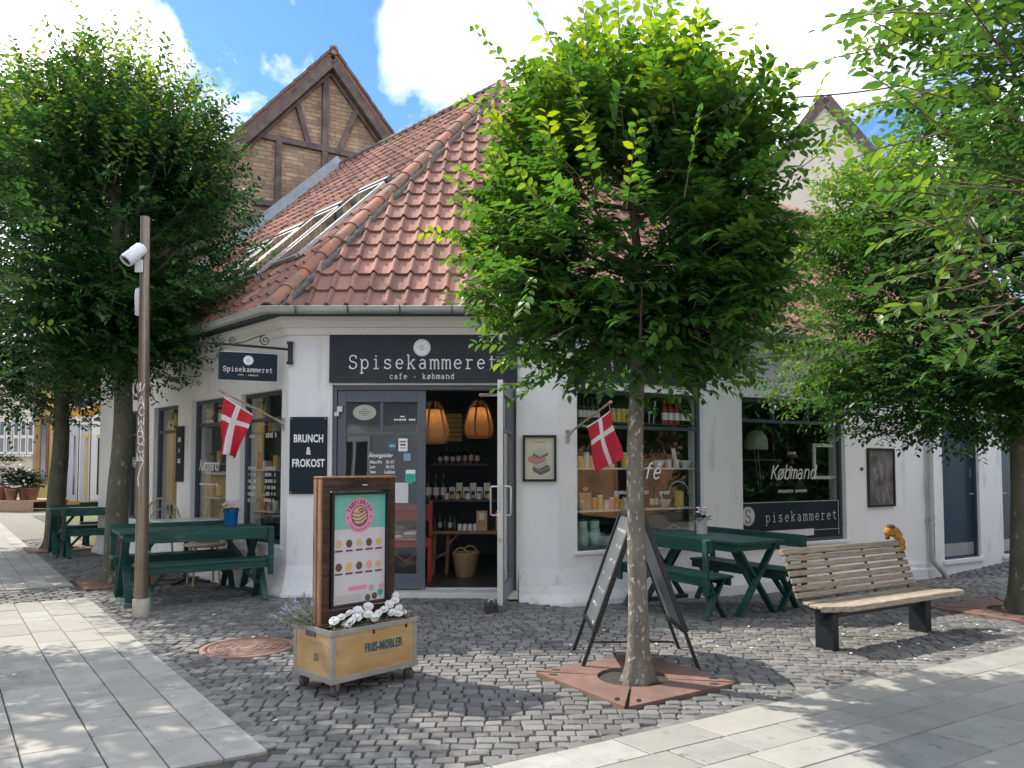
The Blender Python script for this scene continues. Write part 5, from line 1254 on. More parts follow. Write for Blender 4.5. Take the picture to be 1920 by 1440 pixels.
# flowers in the crate
Mcr = ROOTM[t.name]
def rose(mb, c, r_, n_=5):
    tl = Matrix.Translation(c) @ Matrix.Rotation(random.uniform(.45, 1.0), 4, 'X') @ Matrix.Rotation(random.uniform(-.5, .5), 4, 'Y') @ Matrix.Rotation(random.uniform(0, 6), 4, 'Z')
    for k, (rr, tilt, zz, num) in enumerate(((.62, .25, -.18, 7), (.46, .65, .0, 6), (.28, 1.0, .14, 5))):
        for j in range(num):
            a = j*2*math.pi/num+k*.6+random.uniform(-.15, .15); Mq = tl @ Matrix.Rotation(a, 4, 'Z') @ Matrix.Translation((r_*rr, 0, r_*zz)) @ Matrix.Rotation(-tilt, 4, 'Y')
            mb.ball((0, 0, 0), r_*(.46-.07*k), 8, (.95, 1.15, .16), M=Mq)
    mb.ball((0, 0, 0), r_*.30, 8, (1, 1, .9), M=tl @ Matrix.Translation((0, 0, r_*.1)))
def leaf_bunch(mb, c, n_, r_, ls, up=.6):
    for _ in range(n_):
        a = random.uniform(0, 6.28); d = Vector((math.cos(a), math.sin(a), random.uniform(.1, 1.3)*up)).normalized(); p = Vector(c)+Vector((random.gauss(0, r_), random.gauss(0, r_), abs(random.gauss(0, r_*.6))))
        s_ = d.cross(Vector((0, 0, 1))).normalized()*ls*.28; l_ = ls*random.uniform(.6, 1.2); u_ = s_.cross(d).normalized()*ls*.08
        mb.add([p, p+d*l_*.4+s_+u_, p+d*l_-u_*2, p+d*l_*.4-s_+u_], [(0, 1, 2), (0, 2, 3)])
random.seed(3)
for gi, (lab_, spots_) in enumerate((
  ('cluster of white ranunculus flowers at the left of the crate, next to the lavender', [(-.27, -.13, .04), (-.20, -.10, .05), (-.16, -.15, .02), (-.13, -.08, .065), (-.11, -.14, .04), (-.20, -.16, .0)]),
  ('cluster of white ranunculus flowers in the middle front of the crate', [(-.06, -.08, .07), (-.01, -.12, .045), (.03, -.07, .09), (.06, -.13, .04), (.02, -.15, .02), (-.02, -.07, .04)]),
  ('cluster of white ranunculus flowers at the right end of the crate', [(.13, -.10, .055), (.17, -.13, .03), (.20, -.07, .08), (.24, -.11, .045), (.26, -.05, .10), (.28, -.02, .13), (.29, .03, .07), (.21, -.15, .02), (.29, -.10, .0)]))):
    c0 = Mcr @ Vector((spots_[1][0], -.1, .39)); tp = thing('ranunculus', lab_, 'flowers', tuple(c0), 0, 'white flowers in the crate planter')
    m = MB(); [leaf_bunch(m, Mcr @ Vector((x_, y_, .40)), 16, .035, .05) for x_, y_, z_ in spots_]; m.build('leaves', 'leaf_plant', tp)
    for x_, y_, z_ in spots_:
        m = MB(); rose(m, Mcr @ Vector((x_, y_-.02, (.425+z_*.85))), random.uniform(.029, .035)); m.build('bloom', 'petal_white', tp)
    m = MB()
    for x_, y_, z_ in spots_: m.ball(Mcr @ Vector((x_, y_-.02+.004, (.425+z_*.85))), .007, 6)
    m.build('bud', 'wax_green', tp)
c0 = Mcr @ Vector((-.28, .12, .39)); tp = thing('lavender_plant', 'silvery lavender with pale purple tips at the left end of the crate', 'plant', tuple(c0))
m = MB(); mb2 = MB()
for k in range(85):
    a = random.uniform(0, 6.28); sp = random.uniform(.1, .85); d = Vector((math.cos(a)*sp-.45, math.sin(a)*sp-.05, random.uniform(.35, 1.1))).normalized(); p0 = c0+Vector((random.gauss(0, .04), random.gauss(0, .04), 0)); l_ = random.uniform(.12, .24)
    p1 = p0+d*l_*.6; p2 = p0+d*l_+Vector((0, 0, -.02)); m.tube([p0, p1, p2], .002, n=3, cap=False)
    for q in range(14): f = random.uniform(.1, .95); c_ = p0+(p2-p0)*f; dd = Vector((random.gauss(0, 1), random.gauss(0, 1), random.gauss(.5, .6))).normalized()*.028; s_ = dd.cross(Vector((.3, .2, 1))).normalized()*.0035; m.add([c_-s_, c_+s_, c_+dd], [(0, 1, 2)])
    if k % 4 == 0:
        for q in range(5): mb2.ball(p2+d*(q*.007)+Vector((random.gauss(0, .003), random.gauss(0, .003), 0)), .0075-.0009*q, 6)
m.build('stems', 'lav_leaf', tp); mb2.build('flower_tips', 'petal_purple', tp)

# flower buckets on the tables
def bucket(label, c, z, mt, pet, r_=.075, h_=.17):
    tp = thing('flower_bucket', label, 'bucket', (c[0], c[1], z), 0, 'flower buckets on the green tables')
    m = MB(); m.lathe([(r_*.85, 0), (r_*.88, .004), (r_, h_), (r_*1.06, h_+.004), (r_*1.06, h_+.012), (r_*.96, h_+.012), (r_*.94, h_-.02)], n=26); m.build('bucket', mt, tp, world=False)
    m = MB(); m.tube([(r_*1.05*math.cos(R(a)), r_*1.05*math.sin(R(a))-.0, h_-.02-.05*math.sin(R(a+0))*1) for a in range(180, 361, 15)], .0025, n=5); m.build('handle', 'black_frame' if mt != 'bucket_blue' else mt, tp, world=False)
    fl_ = thing('potted_flowers', ('pink flowers with round leaves growing in the '+('blue' if mt == 'bucket_blue' else 'white')+' bucket on the table'), 'flowers', (c[0], c[1], z+h_-.02))
    m = MB(); leaf_bunch(m, (0, 0, 0), 60, .03, .075, .7); m.build('leaves', 'leaf_plant', fl_, world=False)
    for k in range(9):
        m = MB(); cc = Vector((random.gauss(0, .045), random.gauss(0, .04), random.uniform(.06, .15)))
        for q in range(7):
            a = q*.9; m.ball(cc+Vector((.013*math.cos(a), .013*math.sin(a), .004*math.sin(q*2))), .012, 6, (1, 1, .6))
        m.build('bloom', pet, fl_, world=False)
    return tp
random.seed(8)
bucket('blue metal bucket on the left green table', cA+uA*.42+wA*.02, .752, 'bucket_blue', 'petal_pink', .078, .165)
bucket('white metal bucket on the right green table', cT+uT*.12-wT*.05, gz(*cT)+.752, 'bucket_white', 'petal_pink', .060, .16)

# white cafe table and rattan chairs
tw = thing('cafe_table', 'small white round edged cafe table by the left window', 'table', (-3.98, 9.46, 0), R(40))
m = MB(); m.box((0, 0, .755), (.70, .60, .025)); m.build('tabletop', 'tabletop_white', tw, world=False, bevel=.01)
m = MB(); m.tube([(0, 0, .04), (0, 0, .74)], .028, n=12); m.build('column', 'black_frame', tw, world=False)
m = MB()
for k in range(4): a = k*math.pi/2+.78; m.bar((0, 0, .05), (.3*math.cos(a), .3*math.sin(a), .02), .04, .03)
m.build('base', 'black_frame', tw, world=False)
def rattan_chair(label):
    c_ = thing('rattan_chair', label, 'chair', (0, 0, 0), 0, 'rattan chairs at the white cafe table')
    m = MB(); m.lathe([(0, .44), (.20, .44), (.225, .45), (.22, .47), (0, .465)], n=24); m.build('seat', 'rattan', c_, world=False)
    for k in range(4): a = k*math.pi/2+.78; m = MB(); m.tube([(.17*math.cos(a), .17*math.sin(a), .44), (.21*math.cos(a), .21*math.sin(a), 0)], .013, n=8); m.build('leg', 'rattan', c_, world=False)
    m = MB(); hp_ = [(.24*math.cos(R(a)), .20+.06*math.sin(R(a)), .46+.50*math.sin(R(a))**.8 if 0 < a < 180 else .46) for a in range(0, 181, 12)]
    m.tube(hp_, .014, n=8); m.tube([(.17*math.cos(R(a)), .20+.05*math.sin(R(a)), .46+.36*math.sin(R(a))**.8 if 0 < a < 180 else .46) for a in range(0, 181, 15)], .008, n=6)
    for k in range(-4, 5): x_ = k*.045; h_ = .5*max(0, 1-(x_/.25)**2)**.5; m.tube([(x_*.5, .20, .46), (x_*1.0, .235, .46+h_*.55), (x_*1.05, .25, .46+h_*.96)], .0055, n=5)
    m.build('backrest', 'rattan', c_, world=False)
    m = MB(); m.tube([(.19*math.cos(R(a)), .19*math.sin(R(a)), .2) for a in range(0, 360, 20)], .007, n=5, closed=True); m.build('stretcher', 'rattan', c_, world=False)
    return c_
rc = rattan_chair('round backed rattan chair behind the white cafe table, nearer the far left windows'); place(rc, (-4.52, 9.98, .04), R(25))
rc2 = copy_tree(rc); place(rc2, (-3.62, 9.10, .04), R(215+90), 'round backed rattan chair between the white cafe table and the blue bucket'); 

# stone holding the door
ds = MB(); 
c_ = Vector((-.20, 7.50, .0)); t = thing('door_stop', 'dark stone block with an iron fitting holding the open door', 'door stop', tuple(c_), R(8))
m = MB(); m.box((0, 0, .045), (.13, .11, .10)); m.build('block', 'soil', t, world=False, bevel=.015)
m = MB(); m.tube([(.0+.03*math.cos(R(a)), 0, .10+.03*math.sin(R(a))) for a in range(0, 181, 20)], .008, n=6); m.build('ring', 'steel', t, world=False)

# ------------------------------------------------------------------ inside the shop and in its windows
def bottle(mb, lb, c, h_=.30, r_=.037):
    mb.lathe([(r_, 0), (r_, h_*.58), (r_*.8, h_*.66), (r_*.36, h_*.75), (r_*.34, h_*.97), (r_*.40, h_), (0, h_)], c=c, n=12)
    if lb is not None: lb.lathe([(r_*1.03, h_*.16), (r_*1.03, h_*.46)], c=c, n=12)
def make_bottle(name, label, cat, c, mt, h_, r_, lab_m, group, cap=None):
    t = thing(name, label, cat, tuple(c), 0, group); m = MB(); l = MB(); bottle(m, l, (0, 0, 0), h_, r_); m.build('body', mt, t, world=False); l.build('label', lab_m, t, world=False); return t
def jar(name, label, cat, c, mt, lid, h_, r_, group):
    t = thing(name, label, cat, tuple(c), 0, group); m = MB(); m.lathe([(r_*.94, 0), (r_, .01), (r_, h_*.8), (r_*.85, h_*.86), (r_*.85, h_*.88)], n=14); m.build('body', mt, t, world=False)
    m = MB(); m.lathe([(r_*.9, h_*.88), (r_*.9, h_), (0, h_)], n=14); m.build('lid', lid, t, world=False); return t
random.seed(21)
ORD = ['leftmost', 'second', 'third', 'fourth', 'fifth', 'sixth', 'seventh', 'eighth', 'ninth']
def nth(k, n): return ORD[k] if k < n-1 else 'last'
# shelving seen through the open door
def shelfth(label, cx, cy, z, w_, d_, mt='shelf_dark', legs=False):
    t = thing('shelf', label, 'shelf', (cx, cy, z)); m = MB(); m.box((0, 0, 0), (w_, d_, .03)); m.build('board', mt, t, world=False, bevel=.003)
    if legs:
        for sx2 in (-1, 1): m = MB(); m.box((sx2*(w_/2-.02), d_/2-.02, -z/2), (.04, .04, z-.1)); m.build('upright', mt, t, world=False)
    return t
za = at(860, 871, 10.3).z; shelfth('upper dark shelf of bottles seen through the open door', -.70, 10.3, za, .75, .22)
zb_ = at(860, 938, 10.0).z; shelfth('long pale fronted shelf of jars seen through the open door', -.55, 10.05, zb_, 1.3, .35, 'shelf_dark', False)
for k in range(7):
    px = 826+k*11.5; p = at(px, 868, 10.28); make_bottle('wine_bottle', nth(k, 7)+' from the left of the seven small bottles on the upper door shelf', 'bottle', (p.x, 10.28-(k % 2)*.02, za+.016), 'bottle_dark', .19+.03*(k > 3)+.02*(k % 2), .030, 'label_paper' if k != 4 else 'jar_pink', 'bottles on the upper shelf behind the open door')
for k in range(3):
    p = at(804+k*14, 937, 9.95); make_bottle('wine_bottle', nth(k, 3)+' from the left of the three tall bottles on the long shelf', 'bottle', (p.x, 9.95, zb_+.016), 'bottle_green', .33, .04, 'label_paper', 'tall bottles on the long shelf')
for k in range(6):
    px = 848+k*13; p = at(px, 937, 10.0); t = thing('gift_bag', nth(k, 6)+' from the left of the six pale packets on the long shelf', 'packet', (p.x, 10.02, zb_+.016), random.uniform(-.3, .3), 'pale packets on the long shelf')
    m = MB(); m.box((0, 0, .08+.03*(k % 2)), (.08, .04, .15+.05*(k % 2))); m.build('packet', ['paper', 'label_paper'][k % 2], t, world=False, bevel=.004); m = MB(); m.box((0, -.021, .08), (.05, .002, .05)); m.build('print', 'shelf_dark', t, world=False)
for k in range(5):
    p = at(838+k*20, 935, 9.9); jar('jam_jar', nth(k, 5)+' from the left of the five small jars fronting the long shelf', 'jar', (p.x, 9.92, zb_+.016), ['label_paper', 'jar_yellow', 'ceramic_white'][k % 3], 'bottle_dark', .09, .034, 'small jars on the long shelf')
# rustic table with basket
zt_ = at(860, 994, 9.9).z; tb = thing('rustic_table', 'rustic log table behind the open door with bags and jars on it', 'table', (-.50, 9.95, .05))
m = MB(); m.box((0, 0, zt_-.07), (1.1, .42, .035)); m.build('tabletop', 'log_wood', tb, world=False, bevel=.006)
for x_ in (-.50, -.33, .48): m = MB(); m.tube([(x_, -.12, 0), (x_+.02, -.1, zt_-.09)], .026, n=8); m.build('leg', 'log_wood', tb, world=False)
m = MB(); m.tube([(-.32, -.11, .36), (-.18, -.11, zt_-.09)], .016, n=6); m.tube([(.46, -.11, .36), (.30, -.11, zt_-.09)], .016, n=6); m.tube([(-.48, -.1, .2), (-.32, -.12, .28)], .018, n=6); m.build('brace', 'log_wood', tb, world=False)
for k, (px, w_) in enumerate(((904, .14), (940, .14))):
    p = at(px, 990, 9.9); t = thing('paper_bag', ['brown paper bag with a pale label on the rustic table, nearer the middle', 'brown paper bag at the right end of the rustic table, behind the door handle'][k], 'bag', (p.x, 9.85, zt_-.0)); m = MB()
    m.box((0, 0, .125), (w_, .09, .25)); m.build('bag', 'kraft', t, world=False, bevel=.006); m = MB(); m.box((0, -.047, .18), (.07, .003, .09)); m.build('label', 'label_paper', t, world=False)
for k in range(9):
    px = 815+k*9.5; p = at(px, 992, 9.85); 
    if k < 5: make_bottle('small_bottle', nth(k, 5)+' from the left of the five little bottles on the rustic table', 'bottle', (p.x, 9.86+.03*(k % 2), zt_), 'bottle_dark', .17+.05*(k % 2), .026, 'label_paper' if k % 2 else 'bottle_green', 'little bottles on the rustic table')
    else: jar('white_jar', nth(k-5, 4)+' from the left of the four short white jars on the rustic table', 'jar', (p.x, 9.83, zt_), 'ceramic_white', 'ceramic_white', .085, .030, 'short white jars on the rustic table')
p = at(873, 1066, 9.65); t = thing('wicker_basket', 'big round wicker basket with handles on the floor under the rustic table', 'basket', (p.x, 9.68, .05))
m = MB(); m.lathe([(.11, 0), (.125, .02), (.165, .28), (.172, .30), (.160, .30), (.12, .03), (0, .03)], n=26); m.build('basket', 'wicker', t, world=False)
m = MB(); 
for sg in (-1, 1): m.tube([(.08*math.cos(R(a))+sg*.05, sg*.13-.02, .29+.075*math.sin(R(a))) for a in range(0, 181, 20)], .011, n=6)
m.build('handle', 'wicker', t, world=False); m = MB()
for k in range(9): m.ball((random.uniform(-.1, .1), random.uniform(-.1, .1), .27), .035, 8)
m.build('filling', 'log_wood', t, world=False)
# red chair
t = thing('red_chair', 'red painted wooden chair with shelf just inside the door', 'chair', (-1.28, 9.35, .05), R(4))
m = MB(); m.box((0, .0, .50), (.62, .38, .03)); m.build('seat', 'red_paint', t, world=False, bevel=.005)
for sx2 in (-1, 1):
    for sy2 in (-1, 1): m = MB(); m.box((sx2*.29, sy2*.17, .25 if sy2 < 0 else .47), (.045, .045, .5 if sy2 < 0 else .94)); m.build('leg', 'red_paint', t, world=False, bevel=.003)
m = MB(); m.box((0, .17, .80), (.56, .022, .20)); m.build('backrest', 'red_paint', t, world=False, bevel=.004); m = MB(); m.box((0, -.17, .44), (.54, .02, .06)); m.tube([(-.27, -.17, .43), (0, -.17, .24), (.27, -.17, .43)], .012); m.build('rail', 'red_paint', t, world=False)
for k in range(4):
    tb_ = thing('tea_towels', ['lower', 'upper'][k//2]+' folded cloth at the '+['left', 'right'][k % 2]+' of the pile on the red chair', 'towel', (-1.38+.16*(k % 2), 9.30, .567+.035*(k//2)), 0, 'folded cloths on the red chair'); m = MB(); m.box((0, 0, .015), (.14, .2, .03)); m.build('cloth', ['label_paper', 'book_grey'][(k+k//2) % 2], tb_, world=False, bevel=.01)
# pendants
def pendant(label, px, py, Y, r_, h_):
    c_ = at(px, py, Y); t = thing('pendant_lamp', label, 'lamp', (c_.x, c_.y, c_.z), 0, 'glowing wicker lamps')
    prof = [(r_*.62, h_*.5), (r_*.80, h_*.25), (r_*.98, -.05*h_), (r_, -.25*h_), (r_*.9, -.38*h_), (r_*.72, -h_*.5)]
    m = MB(); m.lathe([(a, b) for a, b in prof][::-1], n=28); o = m.build('shade', 'lamp_wicker', t, world=False)
    m_ = o.data; o.modifiers.new('s', 'SOLIDIFY').thickness = .006
    m = MB(); 
    for k in range(6): a = k*math.pi/3+.3; m.tube([((q+.012)*math.cos(a), (q+.012)*math.sin(a), z) for q, z in prof[::-1]]+[(r_*.30*math.cos(a), r_*.30*math.sin(a), h_*.74)], .012, n=6)
    m.build('rib', 'lamp_wood', t, world=False)
    m = MB(); m.ball((0, 0, .12*h_), .038, 12); m.build('bulb', 'bulb', t, world=False)
    m = MB(); m.tube([(0, 0, .2*h_), (0, 0, 2.74-c_.z)], .006, n=6); m.build('cord', 'iron_black', t, world=False)
    l = bpy.data.lights.new('bulb_light', 'POINT'); l.energy = 26; l.color = (1, .84, .62); l.shadow_soft_size = .04; lo = bpy.data.objects.new('bulb_light', l); C.objects.link(lo); lo.parent = t; lo.location = (0, 0, .12*h_+.07)
    return t
pendant('glowing wicker pendant lamp in full view through the open door', 898, 793, 9.5, .175, .38)
pendant('glowing wicker pendant lamp half cut by the door frame', 812, 800, 9.0, .185, .40)
t = thing('back_panel', 'lit orange wooden panel on the back wall between the two lamps', 'panel', (-.95, 10.9, 1.6)); m = MB()
p0, p1 = at(815, 775, 10.9), at(866, 828, 10.9)
for k in range(6): m.box(((p0.x+p1.x)/2, 10.9, p1.z+(p0.z-p1.z)*(k+.5)/6), (p1.x-p0.x, .02, (p0.z-p1.z)/6-.012))
m.build('slat', 'house_ochre', t)
# the back wall is lined with dim shelves of goods
for j, z_ in enumerate((.5, .95, 1.4, 1.85)):
    t = shelfth('dim back wall shelf inside the shop, '+['lowest', 'second lowest', 'second highest', 'highest'][j]+' of the stack right of the lamps', .35, 10.85, z_, 1.5, .2)
# window display, right of the door
shz = [WR.z(W1[0], 789, -.30)+.0, WR.z(W1[0], 877, -.30), WR.z(W1[0], 957, -.30)]
for k, z_ in enumerate(shz):
    mt = 'shelf_dark' if k == 0 else 'shelf_white'; s0, s1 = W1[0]-.05, W1[1]+.1
    t = wallthing('display_shelf', ['top', 'middle', 'lowest'][k]+' shelf in the shop window behind the middle tree trunk', 'shelf', WR, (s0+s1)/2, z_-.01, -.30); m = MB(); fbox(m, WR, s0, s1, z_-.022, z_, -.36, -.135); m.build('board', mt, t, bevel=.002)
    m = MB(); 
    for f in (.15, .5, .85): fbox(m, WR, s0+(s1-s0)*f-.01, s0+(s1-s0)*f+.01, z_-.06, z_-.022, -.4, -.2)
    m.build('bracket', 'shelf_dark', t)
def onsh(px, k, d=-.20): q = WR.p(WR.s(px, d), shz[k]+.001, d); return (q.x, q.y, q.z)
for k, px in enumerate((1086, 1094, 1102, 1111, 1120)): make_bottle('sauce_bottle', nth(k, 5)+' from the left of the five sauce bottles on the top window shelf', 'bottle', onsh(px, 0), 'bottle_dark', .27, .034, 'label_paper', 'dark sauce bottles on the top window shelf')
for k, px in enumerate((1247, 1258, 1269, 1281, 1292)): make_bottle('juice_bottle', nth(k, 5)+' from the left of the five juice bottles on the top window shelf', 'bottle', onsh(px, 0), 'bottle_dark' if px > 1280 else 'jar_red', .30, .038, 'letter_white', 'juice bottles on the top window shelf')
for k, px in enumerate((1150, 1160, 1169, 1178)): jar('preserve_jar', nth(k, 4)+' from the left of the four yellow jars on the top window shelf', 'jar', onsh(px, 0), 'jar_yellow', 'label_paper', .16, .036, 'yellow jars on the top window shelf')
t = thing('giraffe_figure', 'small pale giraffe like figure on the top window shelf right of the trunk', 'figurine', onsh(1222, 0)); m = MB()
for x_ in (-.03, .03): m.tube([(x_, 0, 0), (x_*.8, 0, .13)], .007); 
m.tube([(-.04, 0, .13), (.03, 0, .14), (.045, 0, .24), (.05, 0, .27), (.02, 0, .265)], [.018, .02, .011, .011, .007], n=8); m.build('body', 'label_paper', t, world=False)
for k, px in enumerate((1088, 1099, 1110, 1133, 1146, 1170, 1178)): jar('tall_jar', nth(k, 7)+' from the left of the seven yellow and pale jars on the middle window shelf', 'jar', onsh(px, 1), ['jar_yellow', 'label_paper', 'jar_yellow'][k % 3], 'label_paper', .13+.05*(k % 2), .038, 'yellow goods on the middle window shelf')
for k, px in enumerate((1234, 1253, 1268, 1284)):
    t = thing('ceramic_bowl' if k % 2 == 0 else 'ceramic_mug', ['wide white bowl nearest the trunk on the middle window shelf', 'white mug between the two bowls on the middle window shelf', 'white mug with a card in it on the middle window shelf', 'deep white bowl at the right on the middle window shelf'][k], 'bowl' if k in (0, 3) else 'mug', onsh(px, 1)); m = MB()
    if k in (0, 3): m.lathe([(.04, 0), (.085, .09), (.08, .09), (.035, .01), (0, .01)], n=22)
    else: m.lathe([(.036, 0), (.038, .10), (.034, .10), (.032, .01), (0, .01)], n=18)
    m.build('bowl' if k in (0, 3) else 'cup', 'ceramic_white', t, world=False)
    if k == 2: m = MB(); m.bar((-.01, 0, .08), (-.04, 0, .24), .002, .05, up=(1, 0, 0)); m.build('card', 'paper', t, world=False)
for k, px in enumerate((1302, 1308)): t = thing('napkin_holder', ['left', 'right'][k]+' one of the two upright racks at the right end of the middle window shelf', 'rack', onsh(px, 1), 0, 'upright racks on the middle window shelf'); m = MB(); m.box((0, 0, .1), (.02, .05, .2)); m.build('rack', 'ceramic_white', t, world=False)
for k, px in enumerate((1089, 1113, 1124, 1136, 1146, 1155, 1163, 1171)): jar('candle_jar', nth(k, 8)+' from the left of the eight pastel jars on the lowest window shelf', 'jar', onsh(px, 2), ['jar_pink', 'label_paper', 'jar_yellow', 'jar_orange'][(k*3) % 4], 'label_paper', .11+.03*(k % 3), .037, 'pastel jars on the lowest window shelf')
t = thing('gift_bag', 'tall brown gift bag with a bow at the left end of the lowest window shelf', 'bag', onsh(1097, 2)); m = MB(); m.box((0, 0, .1), (.13, .07, .2)); m.ball((.0, 0, .24), .04, 8, (1, .6, .7)); m.build('bag', 'kraft', t, world=False, bevel=.005)
for k, px in enumerate((1221, 1229)): make_bottle('oil_bottle', ['left', 'right'][k]+' of the two slim bottles on the lowest window shelf by the trunk', 'bottle', onsh(px, 2), 'bottle_dark', .25, .026, 'label_paper', 'slim bottles on the lowest window shelf')
t = thing('green_bowl', 'pale green ceramic bowl with a pestle on the lowest window shelf', 'bowl', onsh(1244, 2)); m = MB(); m.lathe([(.04, 0), (.055, .02), (.085, .10), (.08, .10), (.035, .02), (0, .02)], n=24); m.build('bowl', 'ceramic', t, world=False); m = MB(); m.tube([(0, 0, .05), (-.05, 0, .19)], .009); m.build('pestle', 'ceramic', t, world=False)
t = thing('yellow_vase', 'yellow jug with a round wire handle on the lowest window shelf', 'jug', onsh(1272, 2)); m = MB(); m.lathe([(.055, 0), (.06, .01), (.058, .20), (.052, .20), (.05, .02), (0, .02)], n=22); m.build('body', 'truffle_yellow', t, world=False); m = MB(); m.tube([(.115*math.cos(R(a)), 0, .20+.115*math.sin(R(a))) for a in range(-20, 201, 15)], .006, n=6); m.build('handle', 'label_paper', t, world=False)
m = MB(); leaf_bunch(m, (0, 0, .2), 26, .03, .08, .9); m.build('leaves', 'leaf_plant', t, world=False)
zfl = W1[2]+.02
t = wallthing('display_ledge', 'low pale ledge at the bottom of the shop window behind the middle tree', 'ledge', WR, (W1[0]+W1[1])/2, .05, -.4); m = MB(); fbox(m, WR, W1[0]-.05, W1[1]+.1, W1[2]-.04, zfl, -.60, -.16); m.build('ledge', 'shelf_dark', t)
def onfl(px, d=-.24): q = WR.p(WR.s(px, d), zfl+.001, d); return (q.x, q.y, q.z)
for k, px in enumerate((1091, 1113)):
    jar('lidded_pot', ['large pale pot at the left of the window floor', 'large pale pot second from the left on the window floor'][k], 'pot', onfl(px), 'ceramic', 'ceramic', .20, .075, 'lidded pots')
    jar('lidded_pot', ['smaller pot stacked on the leftmost pale pot', 'smaller pot stacked on the second pale pot'][k], 'pot', (onfl(px)[0], onfl(px)[1], onfl(px)[2]+.2), 'ceramic', 'frame_dark', .11, .06, 'lidded pots')
t = thing('storage_box', 'pale box with a dark rim on the window floor by the blackboard', 'box', onfl(1138)); m = MB(); m.box((0, 0, .06), (.18, .12, .12)); m.build('box', 'ceramic', t, world=False, bevel=.006); m = MB(); m.box((0, 0, .127), (.19, .13, .014)); m.build('lid', 'frame_dark', t, world=False)
t = thing('gift_basket', 'arched handle basket on the window floor left of the white bucket', 'basket', onfl(1262)); m = MB(); m.lathe([(.08, 0), (.10, .09), (.09, .09), (0, .01)], n=20); m.tube([(.095*math.cos(R(a)), 0, .08+.12*math.sin(R(a))) for a in range(0, 181, 15)], .008, n=6); m.build('basket', 'wicker', t, world=False)
for k, px in enumerate((1233, 1243, 1281, 1288)): t = thing('small_box', nth(k, 4)+' from the left of the four small cartons on the window floor', 'box', onfl(px), .5, 'small cartons on the window floor'); m = MB(); m.box((0, 0, .07), (.05, .04, .14)); m.build('carton', ['label_paper', 'kraft', 'red_paint', 'sticker_blue'][k], t, world=False, bevel=.002)
# second window: cabinet light, table lamp with green shade, mirror frame
def in2(px, py, d): s_ = WR.s(px, d); return WR.p(s_, WR.z(s_, py, d), d)
c_ = in2(1418, 843, -.30); t = thing('dome_lamp', 'pale green dome shaded lamp on a slim stand behind the right hand window', 'lamp', tuple(c_)); m = MB()
m.lathe([(.15, 0), (.155, .03), (.15, .14), (.12, .21), (.07, .25), (0, .265)], c=c_, n=28); m.build('shade', 'wax_green', t); m = MB(); m.tube([c_+Vector((.02, 0, 0)), c_+Vector((.06, 0, -.55))], .009); m.tube([c_+Vector((-.03, 0, 0)), c_+Vector((.03, 0, -.55))], .007); m.lathe([(.06, -.57), (.06, -.55), (0, -.55)], c=c_+Vector((.04, 0, 0)), n=16); m.build('stand', 'bottle_dark', t)
p0 = in2(1523, 832, -.17); p1 = in2(1580, 898, -.17); s0, s1 = WR.s(1523, -.17), WR.s(1572, -.17); t = wallthing('empty_picture_frame', 'large empty white frame leaning inside the right hand window', 'picture frame', WR, (s0+s1)/2, p1.z, -.22); m = MB()
for a_ in ((s0, s0+.045, p1.z, p0.z), (s1-.045, s1, p1.z, p0.z), (s0+.045, s1-.045, p1.z, p1.z+.045), (s0+.045, s1-.045, p0.z-.045, p0.z)): fbox(m, WR, *a_, -.18, -.145)
m.build('frame', 'win_white', t, bevel=.004)
z2 = WR.z(W2[0], 860, -.5); t = wallthing('inner_shelf', 'dim shelf behind the right hand window beneath the dome lamp', 'shelf', WR, (W2[0]+W2[1])/2, z2, -.5); m = MB(); fbox(m, WR, W2[0]-.1, W2[0]+1.2, z2-.03, z2, -.65, -.40); m.build('board', 'shelf_dark', t)
c_ = in2(1484, 853, -.24); t = thing('cake_stand', 'dark round cake stand with white pastries behind the right hand window lettering', 'cake stand', tuple(c_)); m = MB(); m.lathe([(.0, -.12), (.05, -.12), (.02, -.10), (.015, -.05), (.07, -.03), (.08, 0), (0, 0)], c=c_, n=20); m.build('stand', 'plum', t); m = MB()
for k in range(7): m.ball(c_+Vector((.04*math.cos(k), .04*math.sin(k), .02)), .022, 8)
m.build('pastry', 'ceramic_white', t); m = MB(); m.disc(WR.M(WR.s(1482, -.2), c_.z-.19, -.2), .035, .035, .004, 20); m.build('tag', 'truffle_pink', t)
# goods behind the left windows
def goods(px0, px1, pys, d, lb, n_, wall=WL):
    for j, py in enumerate(pys):
        s0, s1 = wall.s(px0, d), wall.s(px1, d); z_ = wall.z((s0+s1)/2, py, d); wn = ['upper', 'middle', 'lower'][j]
        t = wallthing('display_shelf', wn+' shelf behind '+lb, 'shelf', wall, (s0+s1)/2, z_, d); m = MB(); fbox(m, wall, s0-.05, s1+.1, z_-.02, z_, d-.12, d+.1); m.build('board', 'shelf_white' if j else 'shelf_dark', t)
        for k in range(n_):
            q = wall.p(s0+(s1-s0)*(k+.5)/n_, z_+.001, d); jar('display_jar', nth(k, n_)+' from the left on the '+wn+' shelf behind '+lb, 'jar', tuple(q), random.choice(['label_paper', 'jar_pink', 'jar_yellow', 'ceramic_white', 'jar_red', 'kraft']), random.choice(['label_paper', 'bottle_dark']), random.uniform(.10, .22), .038, 'goods on the '+wn+' shelf behind '+lb)
goods(456, 524, (812, 880, 955), -.25, 'the corner window', 7)
goods(362, 420, (800, 868, 930), -.25, 'the script lettered left window', 4)
c_ = WL.p(WL.s(519, -.25), WL.z(WLEN_L-.4, 790, -.25), -.25); t = thing('window_plant', 'small green plant in the top corner of the left window nearest the corner', 'plant', tuple(c_)); m = MB(); leaf_bunch(m, c_, 40, .04, .08, .8); m.build('leaves', 'leaf_plant', t)
